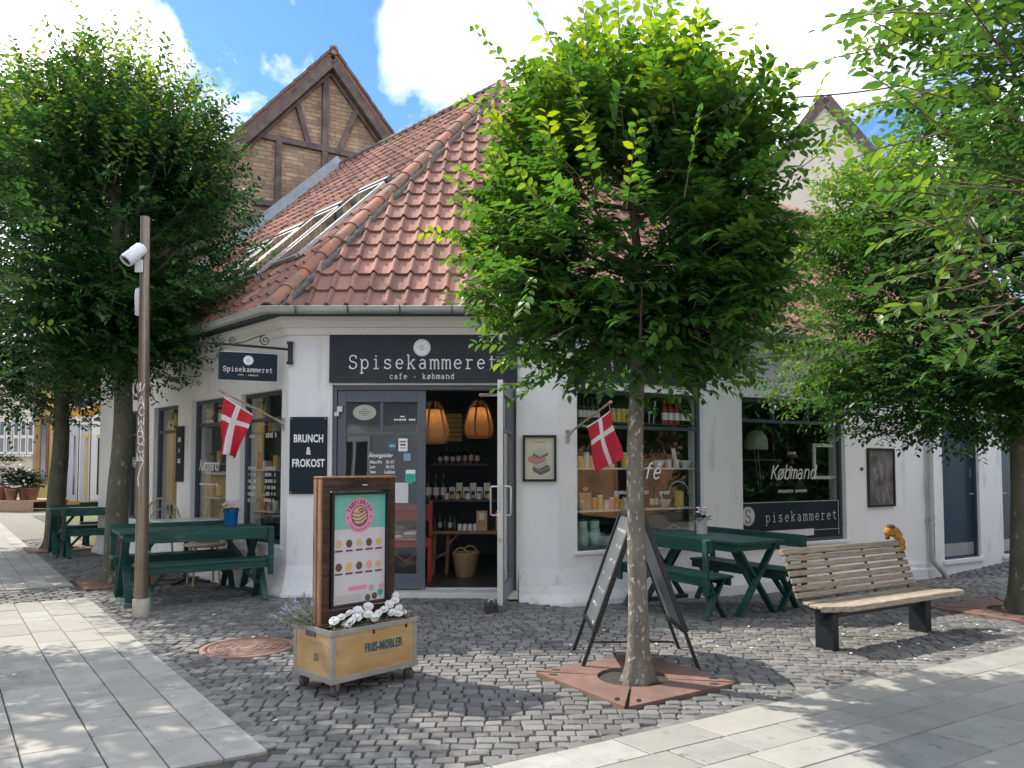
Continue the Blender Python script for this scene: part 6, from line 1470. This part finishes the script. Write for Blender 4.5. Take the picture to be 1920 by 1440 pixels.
m = MB(); m.lathe([(.05, -.12), (.07, 0), (0, 0)], c=c_, n=14); m.build('pot', 'ceramic', t)

# ------------------------------------------------------------------ trees
def leaf_cloud(o_arr, d_arr, ln, m_per, size, tint, parent, name='crown', mt='leaf_hornbeam', droop=.25):
    n = len(o_arr); K = m_per
    t_ = (np.arange(K)+.6)/K
    O = o_arr[:, None, :]+d_arr[:, None, :]*(ln[:, None]*t_[None, :])[:, :, None]
    O[:, :, 2] -= droop*(ln[:, None]*t_[None, :]**2)*.35
    side = np.cross(d_arr, np.array([0, 0, 1.0])); side /= np.maximum(np.linalg.norm(side, axis=1, keepdims=True), 1e-3)
    # random roll of the spray plane
    up0 = np.cross(side, d_arr); roll = rng.normal(0, .5, n); side = side*np.cos(roll)[:, None]+up0*np.sin(roll)[:, None]
    sg = np.where(np.arange(K) % 2 == 0, 1.0, -1.0)
    ca = rng.uniform(.35, .75, (n, K)); sa = np.sqrt(1-ca**2)
    A = d_arr[:, None, :]*ca[:, :, None]+side[:, None, :]*(sg[None, :]*sa)[:, :, None]
    A += rng.normal(0, .16, (n, K, 3)); A[:, :, 2] -= .12; A /= np.linalg.norm(A, axis=2, keepdims=True)
    upv = up0[:, None, :]*.55+np.array([0, 0, .75])+rng.normal(0, .28, (n, K, 3))
    N = upv-A*np.sum(upv*A, axis=2, keepdims=True); N /= np.maximum(np.linalg.norm(N, axis=2, keepdims=True), 1e-3)
    W_ = np.cross(A, N)
    S = size*rng.uniform(.7, 1.2, (n, K))*(1-.35*np.abs(t_-.55))[None, :]
    T = np.array([[0, 0, 0], [.30, .23, .05], [.32, 0, 0], [.30, -.23, .05], [.66, .20, .02], [.68, 0, -.04], [.66, -.20, .02], [1.0, 0, -.10]])
    O = O.reshape(-1, 3); A = A.reshape(-1, 3); N = N.reshape(-1, 3); W_ = W_.reshape(-1, 3); S = S.reshape(-1)
    V = O[:, None, :]+S[:, None, None]*(A[:, None, :]*T[None, :, 0, None]+W_[:, None, :]*T[None, :, 1, None]+N[:, None, :]*T[None, :, 2, None])
    M_ = V.shape[0]; V = V.reshape(-1, 3)
    base = np.array([0, 1, 2, 0, 2, 3, 1, 4, 5, 2, 2, 5, 6, 3, 4, 7, 5, 5, 7, 6]); st = np.array([0, 3, 6, 10, 14, 17]); 
    loops = (np.arange(M_)[:, None]*8+base[None, :]).reshape(-1); starts = (np.arange(M_)[:, None]*20+st[None, :]).reshape(-1)
    me = bpy.data.meshes.new(name); me.vertices.add(len(V)); me.vertices.foreach_set('co', V.astype(np.float32).reshape(-1))
    me.loops.add(len(loops)); me.loops.foreach_set('vertex_index', loops.astype(np.int32)); me.polygons.add(len(starts)); me.polygons.foreach_set('loop_start', starts.astype(np.int32))
    me.polygons.foreach_set('use_smooth', np.ones(len(starts), dtype=bool))
    me.update(calc_edges=True)
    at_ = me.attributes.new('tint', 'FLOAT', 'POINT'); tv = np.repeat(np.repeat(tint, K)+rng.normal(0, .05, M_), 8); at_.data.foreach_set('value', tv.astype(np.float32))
    me.materials.append(MATS[mt]); o = bpy.data.objects.new(name, me); C.objects.link(o); o.parent = parent
    return o
def tree(label, base, trunk_r, trunk_top, cc, rad, n_sh, leaf, per=12, mt='leaf_hornbeam', bark='bark_grey', lumps=.18, top_spikes=60, seed=1, lean=(0, 0), grp='street trees', sq=2.6, extra=None, low=None, shoot=(.18, .42), dens_out=.55, ntw=900, taper=.15, clus=150):
    global rng
    rng = np.random.default_rng(seed); random.seed(seed)
    base = Vector(base); t = thing('street_tree', label, 'tree', tuple(base), 0, grp)
    # trunk with flared, ridged foot
    V = []; F = []; nseg = 22; H_ = trunk_top; zs = [-.05, 0, .03, .07, .12, .2, .35, .6, .9, 1.2, 1.6, 2.0]; zs = [z for z in zs if z < H_*.8]+[H_*f for f in (.82, .9, 1.0)]
    ph = random.uniform(0, 6)
    for z in zs:
        f = max(0, z)/H_; r_ = trunk_r*(1-.38*f); fl_ = math.exp(-max(z, 0)/.10)
        bx = lean[0]*f+.02*math.sin(z*2.3+ph); by = lean[1]*f+.02*math.cos(z*1.9+ph)
        for j in range(nseg):
            a = 2*math.pi*j/nseg; rr = r_*(1+.06*math.sin(3*a+ph+z)+.04*math.sin(7*a+z*3))+fl_*trunk_r*(.55+.38*math.sin(5*a+ph)+.24*math.sin(9*a+1))
            V.append((bx+rr*math.cos(a), by+rr*math.sin(a), z))
    for i in range(len(zs)-1):
        for j in range(nseg): F.append((i*nseg+j, i*nseg+(j+1) % nseg, (i+1)*nseg+(j+1) % nseg, (i+1)*nseg+j))
    m = MB(); m.add(V, F, True); m.build('trunk', bark, t, world=False)
    cc = Vector(cc)-base; rad = Vector(rad); br = MB(); top = Vector((lean[0], lean[1], H_))
    br.tube([top+Vector((0, 0, -.1)), top.lerp(cc, .5)+Vector((.03, 0, 0)), cc+Vector((0, 0, rad.z*.3)), cc+Vector((.05, 0, rad.z*.8))], [trunk_r*.62, trunk_r*.5, trunk_r*.3, trunk_r*.08], n=8)
    for k in range(26):
        a = k*2.4+random.uniform(-.3, .3); zf = random.uniform(-.55, .7); st_ = Vector((top.x*.6+cc.x*.4*0+top.x*.4, top.y, 0)); z0 = max(H_*.62, cc.z+rad.z*(zf-.35)); p0 = Vector((lean[0], lean[1], z0)).lerp(Vector((cc.x, cc.y, z0)), .4 if z0 > cc.z else .1)
        e_ = cc+Vector((rad.x*.75*math.cos(a), rad.y*.75*math.sin(a), rad.z*zf)); mid = p0.lerp(e_, .5)+Vector((0, 0, -.06*rad.z))
        br.tube([p0, mid, e_], [trunk_r*.26, trunk_r*.16, trunk_r*.05], n=6, cap=False)
    # shoots
    n = n_sh; u = rng.normal(size=(n*3, 3)); u /= np.linalg.norm(u, axis=1, keepdims=True)
    sup = (np.abs(u)**sq).sum(axis=1)**(-1/sq); rr = rng.uniform(0, 1, n*3)**dens_out; rr = .30+.70*rr
    kx = rng.uniform(0, 6, 3); lump = 1+lumps*np.sin(u[:, 0]*4.5+kx[0])*np.cos(u[:, 1]*5+kx[1])+lumps*.6*np.sin(u[:, 2]*8+kx[2]+u[:, 0]*5)
    P = u*(sup*rr*lump)[:, None]*np.array(rad)[None, :]
    ncl = clus; cu = rng.normal(size=(ncl, 3)); cu /= np.linalg.norm(cu, axis=1, keepdims=True); csup = (np.abs(cu)**sq).sum(axis=1)**(-1/sq)
    cP = cu*(csup*rng.uniform(.42, .93, ncl))[:, None]*np.array(rad)[None, :]; ci = rng.integers(0, ncl, n*3); isc = rng.uniform(0, 1, n*3) < .72
    off_ = rng.normal(size=(n*3, 3))*np.array([.17, .17, .055])[None, :]*np.array([rad.x, rad.x, rad.z])[None, :]
    Pc = cP[ci]+off_; P = np.where(isc[:, None], Pc, P)
    P[:, :2] *= (1-taper*np.clip(P[:, 2:3]/rad.z, 0, 1.2))
    un = P/np.array(rad)[None, :]; rr = np.clip(np.linalg.norm(un, axis=1), 0, 1.1); u = un/np.maximum(np.linalg.norm(un, axis=1, keepdims=True), 1e-3)
    # gaps: thin out by a smooth pattern so that sky and branches show
    gapf = np.sin(P[:, 0]*5.1/rad.x+kx[1])+np.sin(P[:, 1]*4.3/rad.y+kx[2])+np.sin(P[:, 2]*6.2/rad.z+kx[0]); keep = rng.uniform(0, 1, n*3) < np.clip(.62+.28*gapf, .10, 1.0)
    if low is not None: keep &= (P[:, 2]+cc.z+base.z > low+rng.uniform(-.05, .10, n*3))
    idx = np.where(keep)[0][:n]; P = P[idx]; u = u[idx]; rr = rr[idx]; n = len(idx)
    Oo = P+np.array(cc)[None, :]
    D = u*np.array([1, 1, .45])+np.array([0, 0, .22])+rng.normal(0, 1, (n, 3))*np.array([.38, .38, .22])[None, :]; D /= np.linalg.norm(D, axis=1, keepdims=True)
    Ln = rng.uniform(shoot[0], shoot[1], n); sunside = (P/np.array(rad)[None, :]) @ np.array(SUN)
    tint = np.clip(.14+.16*rr**3+.24*np.clip(sunside, -.3, 1)*rr+rng.normal(0, .11, n), 0, .95)  # leaves on the sun side tinted yellower, sunlight put into their colour
    # long young shoots at the top and outside
    k = top_spikes; uu = rng.normal(size=(k, 3)); uu[:, 2] = np.abs(uu[:, 2])*1.1+.15; uu /= np.linalg.norm(uu, axis=1, keepdims=True); su = (np.abs(uu)**sq).sum(axis=1)**(-1/sq)
    Os = uu*(su*rng.uniform(.80, .98, k))[:, None]*np.array(rad)[None, :]; Os[:, :2] *= (1-taper*np.clip(Os[:, 2:3]/rad.z, 0, 1.2)); Os = Os+np.array(cc)[None, :]
    Ds = uu*.8+np.array([0, 0, .9])+rng.normal(0, .18, (k, 3)); Ds /= np.linalg.norm(Ds, axis=1, keepdims=True); Ls = rng.uniform(.35, .70, k)*(shoot[1]/.42)
    Oo = np.concatenate([Oo, Os]); D = np.concatenate([D, Ds]); Ln = np.concatenate([Ln, Ls]); tint = np.concatenate([tint, rng.uniform(.62, .98, k)])
    if extra:
        for (ox, oy, oz, dx_, dy_, dz_, l_, ti) in extra:
            Oo = np.concatenate([Oo, np.array([[ox-base.x, oy-base.y, oz-base.z]])]); dv = np.array([[dx_, dy_, dz_]]); D = np.concatenate([D, dv/np.linalg.norm(dv)]); Ln = np.append(Ln, l_); tint = np.append(tint, ti)
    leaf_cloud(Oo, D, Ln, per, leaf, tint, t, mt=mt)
    q = rng.permutation(len(Oo))[:ntw]; q = np.concatenate([q, np.arange(len(Oo)-top_spikes, len(Oo))])
    for i in q:
        o_ = Vector(Oo[i]); d_ = Vector(D[i]); L_ = float(Ln[i]); pts = [o_-d_*.12, o_+d_*L_*.5-Vector((0, 0, .02*L_)), o_+d_*L_-Vector((0, 0, .0875*L_))]
        br.tube(pts, [.0045, .003, .0015], n=3, cap=False)
    br.build('branches', 'twig' if bark == 'bark_grey' else bark, t, world=False)
    return t
base = (.80, 5.10, 0)
ex = []
for px, py, Y, dx_, dz_, l_ in ((905, 165, 5.0, -.9, .25, .34), (900, 95, 5.0, -.6, .7, .38), (985, 70, 5.0, -.5, .9, .4), (1500, 250, 5.0, .35, .9, .42), (1440, 170, 5.1, .2, 1, .36), (900, 480, 4.8, -1, .1, .2), (1110, 330, 4.2, -.25, 1, .34), (1180, 350, 4.15, .1, 1, .42), (1290, 330, 4.2, .15, 1, .38), (1000, 360, 4.25, -.6, .7, .32), (960, 440, 4.25, -.7, .3, .3), (1520, 300, 5.2, .8, .6, .3)):
    c_ = at(px+(75 if px < 1000 else 0), py+(55 if py < 180 else 0), Y); ex.append((c_.x, Y, c_.z, dx_, -.15, dz_, l_+.12*(px < 1000), random.uniform(.6, .85)))
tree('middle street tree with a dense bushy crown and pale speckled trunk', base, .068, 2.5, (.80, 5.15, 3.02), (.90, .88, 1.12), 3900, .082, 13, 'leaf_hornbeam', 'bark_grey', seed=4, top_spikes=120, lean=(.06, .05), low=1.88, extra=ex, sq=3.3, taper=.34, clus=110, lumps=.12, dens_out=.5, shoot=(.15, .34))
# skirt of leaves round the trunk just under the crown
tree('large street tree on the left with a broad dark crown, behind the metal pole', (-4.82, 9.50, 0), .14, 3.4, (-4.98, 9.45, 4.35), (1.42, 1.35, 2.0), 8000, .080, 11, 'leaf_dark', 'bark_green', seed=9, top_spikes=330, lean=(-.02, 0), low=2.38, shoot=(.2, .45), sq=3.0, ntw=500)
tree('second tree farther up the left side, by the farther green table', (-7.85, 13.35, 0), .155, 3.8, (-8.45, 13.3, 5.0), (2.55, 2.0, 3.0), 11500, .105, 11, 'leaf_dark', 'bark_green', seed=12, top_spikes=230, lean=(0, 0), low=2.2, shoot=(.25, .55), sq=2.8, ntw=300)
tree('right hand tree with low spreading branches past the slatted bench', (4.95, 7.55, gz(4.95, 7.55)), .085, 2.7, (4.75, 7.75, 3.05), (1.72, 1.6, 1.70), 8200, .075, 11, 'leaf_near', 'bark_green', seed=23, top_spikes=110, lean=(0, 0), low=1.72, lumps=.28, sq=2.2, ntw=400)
ex = []
random.seed(77)
for k in range(34):
    px = random.uniform(1700, 1940); py = random.uniform(20, 600); Y = random.uniform(2.7, 3.3); c_ = at(px, py, Y); ex.append((c_.x, Y, c_.z, -.9+random.gauss(0, .3), -.2, random.gauss(.0, .3), random.uniform(.22, .42), random.uniform(.2, .6)))
for px, py, l_ in ((1640, 90, .36), (1700, 180, .34), (1660, 20, .34), (1720, 260, .3), (1790, 470, .34), (1760, 420, .3), (1800, 540, .36)):
    c_ = at(px, py, 3.0); ex.append((c_.x, 3.0, c_.z, -1, -.1, -.25, l_, .6))
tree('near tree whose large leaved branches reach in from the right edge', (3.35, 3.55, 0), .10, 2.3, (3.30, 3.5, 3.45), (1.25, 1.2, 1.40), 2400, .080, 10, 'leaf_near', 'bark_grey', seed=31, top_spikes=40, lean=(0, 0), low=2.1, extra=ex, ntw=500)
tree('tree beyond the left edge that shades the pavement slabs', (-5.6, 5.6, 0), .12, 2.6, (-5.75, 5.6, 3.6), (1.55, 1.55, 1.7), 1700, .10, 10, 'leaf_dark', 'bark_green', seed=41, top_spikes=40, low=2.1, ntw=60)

# ------------------------------------------------------------------ neighbours
# brick and timber gable behind
aG = math.radians(29); uG = Vector((math.cos(aG), math.sin(aG))); W0 = Vector((REND.x, REND.y))+Vector((0, .32))
def gs(px): k = (px-960)/FPX; return (W0.y*k-W0.x)/(uG.x-k*uG.y)
def gp(px, py):
    s_ = gs(px); q = W0+uG*s_; dr = ray(px, py); return s_, CAMH+dr.z*q.y/dr.y
sp, zp = gp(610, 120); sl_, zl_ = gp(455, 250); sr_, zr_ = gp(726, 284); pit = ((zp-zl_)/(sp-sl_)+(zp-zr_)/(sr_-sp))/2
HW = 3.4; ze = zp-pit*HW
bh = thing('timbered_house', 'tall yellow brick house with dark timber framing and pointed gable behind the cafe roof', 'building', (W0.x, W0.y, 0), aG)
def gy(x, z, y=0): return (x, y, z)
m = MB(); depth = 8
g_ = [(sp-HW, 0), (sp+HW, 0), (sp+HW, ze), (sp, zp), (sp-HW, ze)]
m.prism(g_, frameM((0, 0, 0), (1, 0, 0), (0, 0, 1), (0, 1, 0)), depth); m.build('wall', 'brick_yellow', bh, world=False)
m = MB()
for sg in (-1, 1):
    a_ = Vector((sp, -.25, zp+.10)); b_ = Vector((sp+sg*(HW+.3), -.25, zp+.10-pit*(HW+.3))); V = [a_, b_, b_+Vector((0, depth+.4, 0)), a_+Vector((0, depth+.4, 0))]; up_ = Vector((0, 0, .10))
    m.add(V+[v+up_ for v in V], [(0, 1, 2, 3), (7, 6, 5, 4), (0, 4, 5, 1), (1, 5, 6, 2), (2, 6, 7, 3), (3, 7, 4, 0)])
rf = m.build('roof', 'tile', bh, world=False)
m = MB()
for k in range(14):
    for sg in (-1, 1): f = (k+.5)/14; c_ = Vector((sp+sg*(HW+.3)*f, -.22, zp+.22-pit*(HW+.3)*f)); m.bar(c_-Vector((sg*.14, 0, -.14*pit)), c_+Vector((sg*.14, 0, -.14*pit+.02)), .16, .05)
m.build('verge_tiles', 'timber_old', rf, world=False)
m = MB(); m.tube([(sp, -.30, zp+.17), (sp, depth, zp+.17)], .10, n=12); m.build('ridge_tiles', 'tile_ridge', rf, world=False)
def beam(p, q, w_=.13, y=-.03, nm='beam'):
    m = MB(); a_, b_ = Vector((p[0], y, p[1])), Vector((q[0], y, q[1])); n_ = 7; prev = a_
    m.bar(a_, b_, .09, w_, up=(0, 0, 1) if abs((b_-a_).normalized().z) < .8 else (1, 0, 0)); m.build(nm, 'timber_old', bh, world=False, bevel=.012)
for sg in (-1, 1):
    beam((sp, zp-.02), (sp+sg*(HW+.25), zp-.02-pit*(HW+.25)), .21, -.20, 'barge_board')
    beam((sp, zp-.24), (sp+sg*(HW), zp-.24-pit*(HW)), .06, -.05)
beam(gp(462, 251), gp(681, 298), .13, -.035); beam(gp(602, 118), gp(601, 338), .13, -.03); beam(gp(544, 181), gp(570, 270), .115, -.028); beam(gp(661, 208), gp(629, 285), .115, -.028); beam(gp(514, 258), gp(512, 410), .125, -.03)
beam(gp(469, 380), gp(549, 388), .12, -.027); beam(gp(429, 244), gp(463, 251), .13, -.035)
# white gable on the right
pk = at(1546, 188, 19.0); wg = thing('white_house', 'white gabled house far behind the right hand roof, between the tree crowns', 'building', (pk.x, 19.0, 0), R(-6)); m = MB(); hz = pk.z
m.prism([(-4.2, 0), (4.2, 0), (4.2, hz-5.6), (0, hz), (-4.2, hz-5.6)], frameM((0, 0, 0), (1, 0, 0), (0, 0, 1), (0, 1, 0)), 9); m.build('wall', 'house_white', wg, world=False); m = MB()
for sg in (-1, 1):
    m.bar((0, 4.75, hz+.06), (sg*4.5, 4.75, hz-5.94), 9.4, .14)
m.build('roof', 'tile', wg, world=False); m = MB()
for sg in (-1, 1): m.bar((0, -.03, hz+.05), (sg*4.5, -.03, hz-5.95), .10, .26)
m.build('barge_board', 'timber_old', wg, world=False)
# street end on the left
def farhouse(name, label, px0, px1, Y, hgt, wm, rot=0, roof='tile', dep=6):
    a_, b_ = at(px0, 900, Y), at(px1, 900, Y); t = thing(name, label, 'building', ((a_.x+b_.x)/2, Y, 0), rot); w_ = b_.x-a_.x; m = MB(); m.box((0, dep/2, hgt/2), (w_, dep, hgt)); m.build('wall', wm, t, world=False)
    m = MB(); m.add([(-w_/2-.1, -.3, hgt-.05), (w_/2+.1, -.3, hgt-.05), (w_/2+.1, dep/2, hgt+2.2), (-w_/2-.1, dep/2, hgt+2.2), (w_/2+.1, dep+.3, hgt-.05), (-w_/2-.1, dep+.3, hgt-.05)], [(0, 1, 2, 3), (3, 2, 4, 5), (0, 3, 5), (1, 4, 2)]); m.build('roof', roof, t, world=False)
    return t, w_
Yf = 30.0
def fx(px, t_loc): return at(px, 900, Yf).x-t_loc
yh, w_ = farhouse('yellow_house', 'yellow rendered house with three tall arched white doorways at the end of the street', 118, 420, Yf, 5.2, 'house_yellow')
lx = yh.location.x
m = MB()
for px0, px1 in ((119, 127), (196, 204)): m.box((fx((px0+px1)/2, lx), -.05, 2.2), (.16, .1, 4.4))
m.build('pilaster', 'terracotta', yh, world=False)
for k, (px0, px1, pyt, mt) in enumerate(((128, 146, 783, 'win_white'), (149, 168, 781, 'win_white'), (171, 192, 778, 'win_white'))):
    x0, x1 = fx(px0, lx), fx(px1, lx); zt_ = at(px0, pyt, Yf).z; cx_ = (x0+x1)/2; hw = (x1-x0)/2; m = MB()
    m.prism([(-hw-.05, .1), (hw+.05, .1), (hw+.05, zt_-hw)]+[((hw+.05)*math.cos(R(a)), zt_-hw+(hw+.05)*math.sin(R(a))) for a in range(15, 180, 15)]+[(-hw-.05, zt_-hw)], frameM((cx_, -.001, 0), (1, 0, 0), (0, 0, 1), (0, -1, 0)), .05); o = m.build('arched_door', 'win_white', yh, world=False)
    m = MB(); m.prism([(-hw*.8, .15), (hw*.8, .15), (hw*.8, zt_-hw-.1), (-hw*.8, zt_-hw-.1)], frameM((cx_, -.052, 0), (1, 0, 0), (0, 0, 1), (0, -1, 0)), .02); m.build('door_panel', 'win_grey' if k < 2 else 'win_white', o, world=False)
    m = MB(); m.box((cx_+hw*.35, -.075, 1.5), (.07, .01, 2.3)); m.build('dark_slot', 'blue_glass', o, world=False)
    m = MB(); m.prism([(hw*.7*math.cos(R(a)), hw*.7*math.sin(R(a))) for a in range(0, 181, 15)], frameM((cx_, -.052, zt_-hw-.02), (1, 0, 0), (0, 0, 1), (0, -1, 0)), .01); m.build('fanlight', 'blue_glass', o, world=False)
for px, pyt, pyb in ((163, 818, 860), (190, 818, 905)): m = MB(); p_ = at(px, pyt, Yf-.5); q_ = at(px, 935, Yf-.5); m.tube([(p_.x-lx, -.5, p_.z), (p_.x-lx, -.5, 0)], .045, n=8); m.box((p_.x-lx, -.5, p_.z), (.3, .15, .12)); m.build('post', 'house_ochre', yh, world=False)
sn = thing('scroll_sign', 'dark name board under a white scroll on the yellow house front', 'sign', (at(155, 755, Yf-.2).x, Yf-.15, at(155, 755, Yf).z)); m = MB(); m.box((0, 0, .15), (1.3, .06, .55)); m.build('board', 'sign_navy', sn, world=False); m = MB(); add_text(m, 'nd', .42, frameM((.30, -.035, .20), (1, 0, 0), (0, 0, 1), (0, -1, 0)), offset=.01); m.build('lettering', 'letter_white', sn, world=False); m = MB(); m.tube([(-.75+1.5*i/14, -.06, .12-.38*math.sin(math.pi*i/14)) for i in range(15)], .035, n=6); m.build('scroll', 'letter_white', sn, world=False)
oh, w_ = farhouse('ochre_house', 'narrow ochre house with a tall slim door between the white and yellow houses', 60, 118, Yf+.3, 5.0, 'house_ochre'); lx = oh.location.x
x_ = at(75, 850, Yf).x-lx; m = MB(); m.box((x_, -.03, 2.1), (.32, .06, 2.6)); m.build('window', 'terracotta', oh, world=False); m = MB(); m.box((x_, -.065, 2.0), (.18, .02, 2.2)); m.build('pane', 'blue_glass', oh, world=False)
wh, w_ = farhouse('white_row_house', 'sunlit white house with a row of tall white framed windows at the far left', -330, 60, Yf+.1, 4.6, 'house_white'); lx = wh.location.x
for k in range(8):
    px = 55-13.5*k; x_ = at(px, 850, Yf).x-lx; zt_, zb_2 = at(60, 786, Yf).z, at(60, 852, Yf).z; m = MB(); m.box((x_, -.03, (zt_+zb_2)/2), (.235, .06, zt_-zb_2)); o = m.build('window', 'win_white', wh, world=False); m = MB(); 
    for j in range(2): m.box((x_, -.065, zb_2+(zt_-zb_2)*(.27+.47*j)), (.13, .02, (zt_-zb_2)*.38))
    m.build('pane', 'blue_glass', o, world=False); m = MB(); m.box((x_, -.09, zb_2-.05), (.26, .16, .06)); m.build('sill', 'win_white', o, world=False)
# deck with pots
dk = at(42, 940, 25.5); t = thing('wooden_deck', 'low wooden platform carrying potted plants at the far left', 'platform', (dk.x-1.6, 25.6, 0)); m = MB()
for k in range(5): m.box((0, -.8+.4*k, .33), (5.0, .38, .05))
m.box((0, -.99, .16), (5.0, .04, .32)); m.box((0, .99, .16), (5.0, .04, .32)); m.build('planks', 'deck_wood', t, world=False)
random.seed(5)
for k, (px, r_, hh, pl) in enumerate(((2, .30, .45, 1.1), (22, .26, .40, .9), (33, .20, .36, 0), (46, .24, .42, .8), (60, .26, .40, .6))):
    x_ = at(px, 920, 25.2).x; r_ *= .78; hh *= .85; tp = thing('flower_pot', ['wide brown pot at the left edge of the wooden deck', 'brown pot second from the left on the wooden deck', 'reddish pot without plant in the middle of the wooden deck', 'pot with white flowers on the wooden deck', 'rightmost pot on the wooden deck'][k], 'flower pot', (x_, 25.2 if k != 2 else 24.85, .36), 0, 'terracotta pots'); m = MB(); m.lathe([(r_*.7, 0), (r_, hh), (r_*1.08, hh), (r_*1.08, hh+.05), (r_*.9, hh+.05), (0, hh-.03)], n=20); m.build('pot', 'terracotta', tp, world=False)
    if pl:
        sh = thing('potted_shrub', ['tall dark shrub in the leftmost deck pot', 'bushy shrub in the second deck pot', '', 'white flowering shrub in the deck pot right of the empty one', 'loose twiggy shrub in the rightmost deck pot'][k], 'shrub', (x_, 25.2, .36+hh), 0, 'shrubs in the deck pots'); m = MB(); 
        for _ in range(5): leaf_bunch(m, (random.gauss(0, .15), random.gauss(0, .12), random.uniform(0, pl)), 60, .16, .16, .7)
        m.build('leaves', 'shrub_leaf', sh, world=False)
        if k in (1, 3):
            m = MB()
            for _ in range(8): m.ball((random.gauss(0, .16), random.gauss(0, .12)-.1, random.uniform(.1, pl)), .045, 6)
            m.build('bloom', 'petal_white', sh, world=False)
# cable between the houses
t = thing('overhead_cable', 'thin dark cable crossing the sky between the middle and right trees', 'cable', (2.5, 12, 7)); m = MB(); a_, b_ = at(1340, 186, 12.0), at(1990, 90, 10.5)
m.tube([a_.lerp(b_, i/16)-Vector((0, 0, .22*math.sin(math.pi*i/16))) for i in range(-6, 19)], .012, n=5); m.build('wire', 'iron_black', t)
# houses across the street, mirrored in the shop glass
ho = thing('opposite_house', 'red roofed white house across the street, mirrored in the cafe door glass', 'building', (-4, -9, 0)); m = MB(); m.box((0, -3, 2.0), (17, 6, 4.0)); m.build('wall', 'win_grey', ho, world=False)
m = MB(); m.add([(-8.8, .4, 3.9), (8.8, .4, 3.9), (8.8, -3, 7.6), (-8.8, -3, 7.6), (8.8, -6.4, 3.9), (-8.8, -6.4, 3.9)], [(0, 1, 2, 3), (3, 2, 4, 5), (0, 3, 5), (1, 4, 2)]); m.build('roof', 'tile', ho, world=False)
for k in range(6):
    m = MB(); x_ = -7+2.8*k; m.prism([(-.6, 0), (.6, 0), (.6, 1.2)]+[(.6*math.cos(R(a)), 1.2+.6*math.sin(R(a))) for a in range(15, 180, 15)]+[(-.6, 1.2)], frameM((x_, .002, 1.0), (-1, 0, 0), (0, 0, 1), (0, 1, 0)), .05); o = m.build('window', 'win_white', ho, world=False); m = MB()
    for j in (-1, 1): m.box((x_+j*.27, .055, 1.7), (.42, .02, 1.2))
    m.build('pane', 'blue_glass', o, world=False)
hb = thing('orange_brick_house', 'orange brick house to the right, mirrored in the window behind the middle trunk', 'building', (13.5, -2.3, 0), R(6)); m = MB(); m.box((3, 0, 3.2), (6, 13, 6.4)); m.build('wall', 'brick_orange', hb, world=False)
m = MB(); m.add([(-.4, -6.8, 6.3), (-.4, 6.8, 6.3), (3, 6.8, 9.5), (3, -6.8, 9.5), (6.4, 6.8, 6.3), (6.4, -6.8, 6.3)], [(0, 1, 2, 3), (3, 2, 4, 5), (0, 3, 5), (1, 4, 2)]); m.build('roof', 'tile', hb, world=False)
for k in range(4):
    for zz in (1.6, 4.3): m = MB(); m.box((-.03, -4.8+3.2*k, zz), (.06, 1.1, 1.5)); o = m.build('window', 'win_white', hb, world=False); m = MB(); m.box((-.07, -4.8+3.2*k, zz), (.02, .9, 1.3)); m.build('pane', 'blue_glass', o, world=False)
bpy.context.view_layer.update()

t = thing('added_hedge', 'unseen tall hedge added at the right to darken reflections in the right hand window', 'hedge', (12.6, 9.5, 0)); random.seed(4)  # unseen hedge, added so the right window has something dark to reflect
n_ = 2600; hp = rng.uniform(-1, 1, (n_, 3))*np.array([.45, 3.4, 2.2])+np.array([0, 0, 2.2]); hd2 = rng.normal(0, 1, (n_, 3)); hd2[:, 0] -= .6; hd2 /= np.linalg.norm(hd2, axis=1, keepdims=True)
leaf_cloud(hp, hd2, rng.uniform(.2, .4, n_), 8, .17, rng.uniform(.05, .3, n_), t, 'foliage', 'leaf_dark')
m = MB()
for k in range(7): m.tube([(0, -3+k, 0), (.05, -3+k, 3.6)], [.05, .02], n=6)
m.build('stems', 'twig', t, world=False)
m = MB(); m.box((.5, 0, 2.1), (.12, 6.8, 4.2)); m.build('dark_backing', 'post_black', t, world=False)  # dark solid core added to block sky gaps in the hedge's reflection

lh = thing('side_street_house', 'long pale house along the left street, mirrored in the left shop windows', 'building', (-16.5, 9.0, 0)); m = MB(); m.box((-3, 0, 2.4), (6, 22, 4.8)); m.build('wall', 'house_ochre', lh, world=False)
m = MB(); m.add([(.3, -11.2, 4.7), (.3, 11.2, 4.7), (-3, 11.2, 8), (-3, -11.2, 8), (-6.3, 11.2, 4.7), (-6.3, -11.2, 4.7)], [(0, 1, 2, 3), (3, 2, 4, 5), (0, 3, 5), (1, 4, 2)]); m.build('roof', 'tile', lh, world=False)
for k in range(7):
    m = MB(); m.box((.02, -9+3*k, 2.0), (.06, 1.2, 1.6)); o = m.build('window', 'win_white', lh, world=False); m = MB(); m.box((.06, -9+3*k, 2.0), (.02, 1.0, 1.4)); m.build('pane', 'blue_glass', o, world=False)
